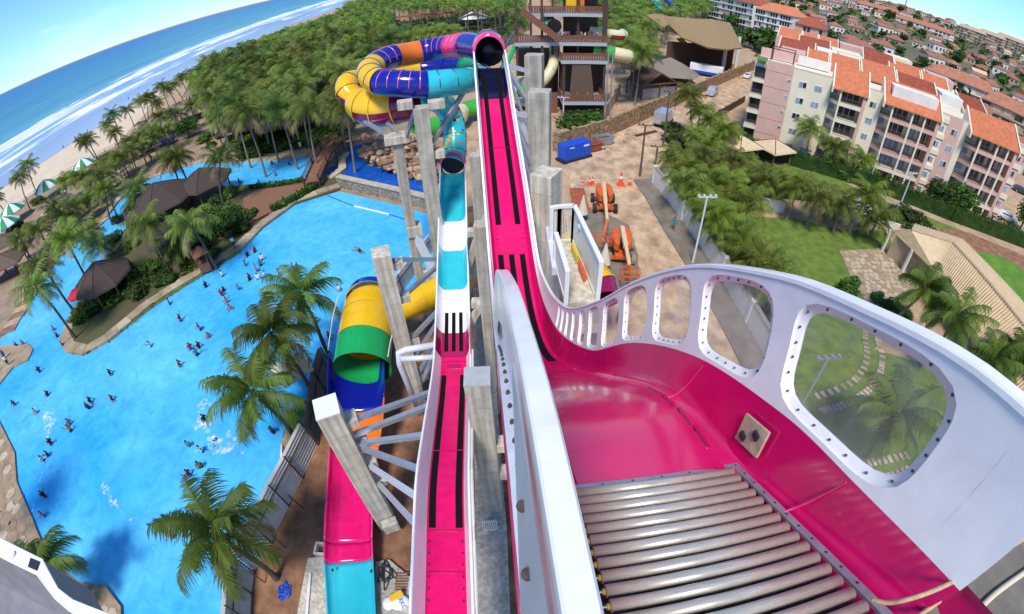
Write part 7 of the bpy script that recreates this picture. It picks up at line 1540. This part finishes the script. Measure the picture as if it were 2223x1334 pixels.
MB().tube(smooth_path([PD(1400, -20, 250), PD(1425, 5, 235), PD(1438, 25, 225), PD(1450, 32, 220)], 5), 1.3, 8).build('chute', 'cyan_tube', bs, smooth=True); MB().tube([PD(1445, 0, 240), PD(1480, 30, 225)], 1.0, 8).build('chute', 'blue_tube', bs); MB().tube([PD(1375, 15, 230), PD(1362, 40, 215)], 1.4, 8).build('chute', 'cyan_tube', bs)
# ------------------------------------------------------------------ walls along the street
def wall(name, px, h, t, m, lab, cap=None, z0=0.0, posts=0):
    pts = PL(px); o = thing(name, lab, 'wall', pts[0])
    for a, b in zip(pts, pts[1:]):
        MB().bar(a + Vector((0, 0, h / 2)), b + Vector((0, 0, h / 2)), t, h).build('wall_panel', m, o)
        if cap: MB().bar(a + Vector((0, 0, h + .04)), b + Vector((0, 0, h + .04)), t + .1, .1).build('cap', cap, o)
        if posts:
            n = max(1, int((b - a).length / posts))
            for k in range(n): p = a.lerp(b, k / n); MB().box(p + Vector((0, 0, h * .55)), (t + .15, t + .15, h * 1.1), math.atan2((b - a).y, (b - a).x)).build('pier', m, o)
    return o
wall('stone_wall', [(1245, 320), (1285, 308), (1320, 296), (1380, 268), (1450, 236), (1500, 214)], 3.0, .5, 'rubble_tan', 'tall tan stone wall along the far side of the street', posts=7.0); wall('stone_wall', [(1500, 212), (1560, 184), (1615, 160), (1660, 142)], 2.8, .5, 'rubble_tan', 'further stretch of tan stone wall below the thatched hall', posts=8.0)
wall('stone_wall', [(1205, 330), (1232, 322)], 3.0, 1.2, 'rubble_tan', 'broken stone wall stub beside the blue generator'); wall('stone_wall', [(1312, 262), (1335, 222), (1345, 205)], 2.6, .3, 'wall_tan', 'reddish yard wall beside the brown barn')
wall('white_wall', [(1418, 398), (1446, 432), (1480, 478), (1520, 535), (1565, 605), (1620, 700), (1680, 810)], 2.3, .28, 'wall_white', 'long off-white plastered wall along the pavement', 'concrete_light', posts=5.0); wall('white_wall', [(1418, 396), (1470, 396)], 2.2, .25, 'wall_white', 'short return of the plastered wall at the street corner')
wall('garden_wall', [(1500, 428), (1600, 446), (1700, 462)], 1.6, .25, 'wall_white', 'low white garden wall behind the palms'); wall('garden_wall', [(1805, 470), (1870, 488), (1945, 512)], 1.7, .25, 'wall_white', 'low white garden wall at the back of the lawn')
wall('garden_wall', [(1448, 345), (1500, 300), (1560, 255), (1615, 222)], 1.4, .3, 'wood_dark', 'dark slatted boundary fence of the residence', posts=4.0)
# ------------------------------------------------------------------ tiled villa, patio, path
VL = thing('tiled_villa', 'long low villa with a pale beige tiled roof', 'house', P(2060, 640))
E = [P(1934, 500, 3.0), P(2031, 592, 3.0), P(2140, 770, 3.0), P(2240, 950, 3.0)]; Rg = [P(1978, 500, 4.6), P(2068, 528, 4.8), P(2225, 712, 4.8), P(2330, 860, 4.8)]; E2 = [P(1985, 486, 3.2), P(2090, 520, 3.2), P(2260, 700, 3.2), P(2370, 840, 3.2)]
for k in range(3):
    for (A, B_) in ((E, Rg), (Rg, E2)):
        ro = MB().add([A[k], A[k + 1], B_[k + 1], B_[k]], [(0, 1, 2, 3)]).build('roof_slope', 'tile_beige', VL, thick=.12); t = MB(); n = int((A[k + 1] - A[k]).length / .33)
        for j in range(n): f = (j + .5) / n; t.tube([A[k].lerp(A[k + 1], f) + Vector((0, 0, .05)), B_[k].lerp(B_[k + 1], f) + Vector((0, 0, .05))], .075, 4, cap=False)
        q = t.build('tile_ridge', 'tile_beige', ro); q['kind'] = 'stuff'
    MB().tube([Rg[k] + Vector((0, 0, .1)), Rg[k + 1] + Vector((0, 0, .1))], .16, 6).build('ridge_cap', 'wall_tan', VL)
    a, b_ = E[k].lerp(Rg[k], .35), E[k + 1].lerp(Rg[k + 1], .35); MB().bar((a.x, a.y, 1.5), (b_.x, b_.y, 1.5), .3, 3).build('wall', 'wall_tan', VL)
for t in (0, .5, 1): p = E[0].lerp(E[1], t); MB().bar((p.x, p.y, 0), p, .3).build('post', 'cream_rail', VL)
paved('stone_patio', [(1822, 545), (1925, 540), (1990, 590), (2010, 640), (1950, 660), (1880, 665), (1850, 610)], 0.05, 'pale stone patio in front of the tiled villa', 0.8, 'flagstone_pale', 'coping', 8)
pt = thing('stepping_path', 'two curved rows of pale stepping stones in the lawn', 'path', P(1850, 800))
def stepping(px, w_, l_):
    pts = smooth_path(PL(px, .05), 6)
    acc = 0
    for a, b in zip(pts, pts[1:]):
        acc += (b - a).length
        if acc > l_: acc = 0; MB().box(a + Vector((0, 0, .03)), (l_ * .85, w_, .06), math.atan2((b - a).y, (b - a).x)).build('stepping_stone', random.choice(['flagstone_pale', 'coping']), pt)
for px in ([(1770, 862), (1810, 850), (1850, 830), (1875, 800), (1882, 765), (1878, 735), (1880, 690), (1888, 655)], [(1780, 895), (1830, 880), (1880, 852), (1908, 815), (1915, 775), (1905, 740), (1905, 700)], [(1860, 1010), (1920, 1000), (1985, 985)], [(1890, 1048), (1930, 1035), (1985, 1015)]): stepping(px, .62, .42)
# ------------------------------------------------------------------ poles and lamps
def lamp(base, top, lab, m='galv_white', arms=2, r=.09):
    B = P(*base); best = min(((P(*top, 3 + .2 * k) - B).xy.length, 3 + .2 * k) for k in range(50)); h = best[1]; o = thing('street_lamp', lab, 'lamp post', B); MB().tube([B, B + Vector((0, 0, h))], [r * 1.3, r], 8).build('pole', m, o); T = B + Vector((0, 0, h))
    if arms:
        MB().bar(T + Vector((-.9, 0, 0)), T + Vector((.9, 0, 0)), .1).build('crossarm', m, o)
        for x in (-.85, -.3, .3, .85)[:arms * 2]: MB().box(T + Vector((x, 0, .12)), (.16, .3, .22)).build('lamp_head', m, o)
    return o, T
lamp((1503, 573), (1535, 430), 'white lamp post with a crossbar beside the plastered wall'); o_, T_ = lamp((1950, 456), (1981, 378), 'white lamp post in front of the apartment balconies'); lamp((1722, 908), (1803, 782), 'grey lamp post seen through the largest slide window', 'galv'); lamp((1222, 292), (1228, 212), 'white lamp post at the foot of the brown tower', 'galv_white', 1)
def upole(base, top, lab, m='trunk_dark'): o, T = lamp(base, top, lab, m, 1, .12); o.name = 'utility_pole'; o['category'] = 'pole'; return o, T
u1, T1 = upole((1389, 383), (1411, 272), 'wooden utility pole at the corner of the pavement'); u2, T2 = upole((1440, 314), (1454, 200), 'utility pole beside the parked truck'); u3, T3 = upole((1422, 362), (1425, 330), 'short utility pole at the wall corner')
for k, (a, b_) in enumerate(((T1, T2), (T1, P(1560, 330, 6)), (T2, P(1640, 140, 8)))): o = MB().tube([a, a.lerp(b_, .5) - Vector((0, 0, .8)), b_], .02, 4).build('overhead_cable', 'dark_metal'); tag(o, ['overhead cable between the two utility poles', 'overhead cable from the corner pole to the garden', 'overhead cable leading up the street'][k], 'cable')
# ------------------------------------------------------------------ vehicles and site gear
def car(px, rz, m, lab, van=False, z0=0.0):
    B = P(*px, z0); o = thing('parked_car', lab, 'car', B, None, rz); R = Matrix.Rotation(rz, 3, 'Z'); Lc = lambda v: B + R @ Vector(v); L_, W_, H_ = (4.3, 1.75, 1.45) if not van else (5.0, 1.9, 2.0)
    prof = [(-L_ / 2, .35), (-L_ / 2, .85), (-L_ * .28, .95 if not van else 1.25), (-L_ * .12, H_), (L_ * .32, H_), (L_ * .47, .95), (L_ / 2, .85), (L_ / 2, .35)]
    rows = [[Lc((x, s * (W_ / 2 - (.12 if z > 1.0 else 0)), z)) for x, z in prof] for s in (-1, 1)]; mb = MB(); n = len(prof); mb.add(rows[0] + rows[1], [list(range(n - 1, -1, -1)), list(range(n, 2 * n))] + [(k, (k + 1) % n, (k + 1) % n + n, k + n) for k in range(n)]); mb.build('body', m, o, bevel=.06)
    for s in (-1, 1):
        MB().box(Lc((L_ * .08, s * (W_ / 2 - .075), H_ - .28)), (L_ * .42, .06, .36), rz).build('side_window', 'glass_dark', o)
        for x in (-L_ * .31, L_ * .31): w_ = MB().tube([Lc((x, s * (W_ / 2 - .12), .33)), Lc((x, s * (W_ / 2 + .04), .33))], .33, 14).build('wheel', 'rubber', o); MB().tube([Lc((x, s * (W_ / 2 + .035), .33)), Lc((x, s * (W_ / 2 + .055), .33))], .19, 10).build('rim', 'galv', w_)
        MB().box(Lc((-L_ / 2 - .01, s * .6, .72)), (.06, .3, .14), rz).build('headlight', 'white_paint', o)
    MB().box(Lc((-L_ * .20, 0, (H_ + .95) / 2 + .04)), (.08, W_ * .74, .5), M=R @ Matrix.Rotation(math.radians(42), 3, 'Y')).build('windscreen', 'glass_dark', o); return o
car((1622, 170), .9, 'car_white', 'white car parked on the street below the apartments'); car((1545, 207), .9, 'car_silver', 'silver van parked beside the stone wall', True); car((2182, 478), 2.4, 'car_white', 'white car parked at the right end of the apartments'); car((2215, 420), 2.4, 'car_dark', 'dark car parked behind the end wall of the apartments'); car((1905, 452), 2.6, 'car_dark', 'dark car parked behind the low garden wall'); car((1960, 472), 2.6, 'car_silver', 'silver car parked behind the low garden wall near the bush'); car((1858, 452), 2.6, 'car_white', 'white car half hidden behind the garden wall')
TK = P(1440, 270); tk = thing('box_truck', 'pale grey box truck parked on the sandy street', 'truck', TK, None, .95); R = Matrix.Rotation(.95, 3, 'Z'); Lc = lambda v: TK + R @ Vector(v)
MB().box(Lc((-.8, 0, 1.75)), (4.0, 2.2, 2.1), .95).build('cargo_box', 'car_silver', tk, bevel=.05); MB().box(Lc((2.1, 0, 1.35)), (1.7, 2.0, 1.7), .95).build('cab', 'car_white', tk, bevel=.15); MB().box(Lc((2.75, 0, 1.75)), (.5, 1.8, .6), .95).build('windscreen', 'glass_dark', tk); MB().box(Lc((0, 0, .6)), (5.6, 1.6, .25), .95).build('chassis', 'dark_metal', tk)
for x in (-1.6, 2.0):
    for s in (-1, 1): MB().tube([Lc((x, s * .8, .42)), Lc((x, s * 1.05, .42))], .42, 14).build('wheel', 'rubber', tk)
BT = P(1532, 165); bt_ = thing('trailer', 'white and blue covered trailer beside the thatched hall', 'trailer', BT, None, .5); MB().box(BT + Vector((0, 0, 1.9)), (9, 2.6, 2.4), -.45).build('box', 'white_cloth', bt_, bevel=.1); MB().box(BT + Vector((0, -.2, 1.0)), (8.6, 2.4, .8), -.45).build('skirt', 'tarp_blue', bt_)
# boom lifts
def boom_lift(px, rz, lab, boom_px, jib_px, z1, z2, wm):
    B = P(*px); o = thing('boom_lift', lab, 'boom lift', B, None, rz); R = Matrix.Rotation(rz, 3, 'Z'); Lc = lambda v: B + R @ Vector(v)
    MB().box(Lc((0, 0, .85)), (1.3, 3.4, .45), rz).build('chassis', 'machine_orange', o, bevel=.06)
    for y in (-1.3, 1.3):
        MB().bar(Lc((-1.15, y, .55)), Lc((1.15, y, .55)), .28).build('axle', 'machine_orange', o)
        for s in (-1, 1): w_ = MB().tube([Lc((s * 1.0, y, .55)), Lc((s * 1.4, y, .55))], .55, 16).build('wheel', wm, o); MB().tube([Lc((s * 1.38, y, .55)), Lc((s * 1.43, y, .55))], .25, 10).build('hub', 'machine_orange', w_)
    MB().cyl(Lc((0, 0, 1.05)), .6, .3, 14).build('turntable', 'dark_metal', o)
    for s in (-1, 1):
        pts = [(s * .25, -1.6), (s * .35, -2.0), (s * .75, -1.7), (s * .98, -.8), (s * .95, .6), (s * .7, 1.3), (s * .28, 1.4)]; q = [Lc((x, y + .5, 0)) for x, y in pts]; MB().prism([(p.x, p.y) for p in q], 1.35, 2.25).build('counterweight_cover', 'machine_orange', o, bevel=.12)
    a = Lc((0, 1.4, 2.4)); b_ = P(*boom_px, z1); c = P(*jib_px, z2)
    MB().bar(a, a.lerp(b_, .55), .42, .42).build('boom_base', 'boom_cream', o); MB().bar(a.lerp(b_, .45), b_, .3, .3).build('boom_extension', 'boom_cream', o); MB().bar(Lc((0, -.2, 1.7)), a.lerp(b_, .3), .14).build('lift_cylinder', 'galv', o)
    MB().bar(b_, c, .22, .26).build('jib', 'machine_orange', o); bk = c + Vector((0, 0, -.1))
    for s in ((-.8, -.4), (.8, -.4), (-.8, .4), (.8, .4)): MB().bar(bk + Vector((s[0], s[1], 0)), bk + Vector((s[0], s[1], 1.1)), .07).build('basket_post', 'machine_orange', o)
    for z in (.05, .55, 1.1):
        for p, q in (((-.8, -.4), (.8, -.4)), ((.8, -.4), (.8, .4)), ((.8, .4), (-.8, .4)), ((-.8, .4), (-.8, -.4))): MB().bar(bk + Vector((*p, z)), bk + Vector((*q, z)), .06).build('basket_rail', 'machine_orange', o)
    return o
boom_lift((1310, 450), -.08, 'orange boom lift with black tyres, the farther of two', (1318, 478), (1308, 528), 2.6, 1.4, 'rubber'); boom_lift((1346, 555), -.18, 'orange boom lift with dusty tyres, the nearer of two', (1366, 575), (1366, 605), 2.6, 1.2, 'tyre_tan')
GN = P(1246, 345); gn = thing('generator_container', 'bright blue generator container on the sandy street', 'container', GN, None, .55); R = Matrix.Rotation(.55, 3, 'Z'); MB().box(GN + Vector((0, 0, 1.5)), (4.6, 1.9, 2.2), .55).build('housing', 'container_blue', gn, bevel=.06); MB().box(GN + Vector((0, 0, .25)), (5.2, 2.0, .3), .55).build('skid', 'dark_metal', gn)
for k in range(5): p = GN + R @ Vector((-1.7 + .8 * k, -.97, 1.5)); MB().box(p, (.7, .05, 1.7), .55).build('door_panel', 'container_blue', gn)
MB().box(GN + R @ Vector((1.4, -1.01, 2.1)), (1.0, .02, .28), .55).build('sign_plate', 'white_paint', gn); MB().box(GN + R @ Vector((-1.2, -1.01, 2.2)), (.8, .02, .14), .55).build('sign_plate', 'white_paint', gn)
def skip(px, rz, m, lab): B = P(*px); o = thing('skip', lab, 'skip', B, None, rz); R = Matrix.Rotation(rz, 3, 'Z'); Lc = lambda v: B + R @ Vector(v); bt = [Lc((x, y, .15)) for x, y in ((-1.1, -.7), (1.1, -.7), (1.1, .7), (-1.1, .7))]; tp_ = [Lc((x, y, 1.35)) for x, y in ((-1.5, -.9), (1.5, -.9), (1.5, .9), (-1.5, .9))]; MB().add(bt + tp_, [(3, 2, 1, 0)] + [(k, (k + 1) % 4, (k + 1) % 4 + 4, k + 4) for k in range(4)]).build('bin', m, o, thick=.08); MB().add([p.lerp(q, .75) for p, q in zip(bt, tp_)], [(0, 1, 2, 3)]).build('rubble_fill', 'dark_earth', o); [MB().bar(tp_[k], tp_[(k + 1) % 4], .12).build('rim', m, o) for k in range(4)]
skip((1284, 328), .45, 'rust', 'rusty red skip full of rubble beside the blue generator'); skip((1310, 314), .45, 'galv', 'grey skip behind the rusty red one')
def cone(px, lab, s=1.0): B = P(*px); o = thing('traffic_cone', lab, 'cone', B, 'traffic cones on the street'); MB().box(B + Vector((0, 0, .04)), (.55 * s, .55 * s, .08)).build('base', 'cone_orange', o); MB().cyl(B + Vector((0, 0, .08)), .2 * s, .9 * s, 10, .04 * s).build('cone_body', 'cone_orange', o); MB().cyl(B + Vector((0, 0, .5 * s)), .135 * s, .16 * s, 10, .105 * s).build('white_band', 'white_paint', o)
for (x, y), lab, s in (((1347, 402), 'tallest orange traffic barrel in the middle of the street', 1.9), ((1263, 401), 'leftmost small orange cone behind the boom lift', 1.0), ((1279, 402), 'orange cone with white band, left of a pair', 1.1), ((1286, 400), 'orange cone with white band, right of a pair', 1.1), ((1367, 402), 'orange cone beside the kerb corner', 1.1), ((1330, 281), 'red-orange barrier block by the stone wall', 1.8)): cone((x, y), lab, s)
for k, (x, y) in enumerate(((1264, 480), (1310, 590))):
    B = P(x, y); o = thing('closed_parasol', ['closed cream parasol beside the farther boom lift', 'closed cream parasol beside the nearer boom lift'][k], 'parasol', B); MB().tube([B, B + Vector((0, 0, 3.4))], .05, 6).build('pole', 'wood', o); MB().cone(B + Vector((0, 0, 1.0)), .62, 2.4, 8).build('folded_canopy', 'cream_cloth', o)
person(P(1461, 500, .14), 2.6, 0, 'cloth_teal', 'cloth_teal', 'person in teal work clothes walking on the pavement by the wall', 'skin_dark'); person(P(1340, 700, .14), 1.0, 0, 'cloth_teal', 'cloth_teal', 'person in teal work clothes half seen through a slide window', 'skin_dark')
random.seed(15); pb_ = []
for k in range(24):
    x, y = random.choice([(1265, 450), (1275, 520), (1290, 560), (1330, 320), (1360, 300), (1400, 285), (1590, 175), (1250, 400), (1330, 300), (1340, 230)]); x += random.uniform(-18, 18); y += random.uniform(-10, 10); B = P(x, y)
    boulder_ = boulder(None, B + Vector((0, 0, .1)), random.uniform(.15, .5), random.choice(['stone_tan', 'dark_earth', 'rust', 'concrete']), k + 500, 'rubble_lump'); tag(boulder_, 'lump of building rubble lying on the street side', 'rubble', 'rubble lumps along the street')
for k, (a, b_, m) in enumerate((((1240, 470), (1275, 560), 'rust'), ((1246, 470), (1282, 565), 'trunk_dark'), ((1380, 295), (1425, 285), 'wood_dark'), ((1252, 410), (1262, 455), 'rust'))): o = MB().bar(P(*a, .15), P(*b_, .15), .5 if k != 3 else 1.8, .2).build('timber_stack', m); tag(o, ['rust-coloured boards along the landing', 'dark boards along the landing', 'dark timber lying by the stone wall', 'rusty steel plate beside the closed parasol'][k], 'boards')

order_labels([o for o in COL.objects if o.name.startswith(('house', 'rubble_lump')) and 'label' in o]); order_labels([t for t in TREES if t.get('group') == 'trees in the hillside town'])
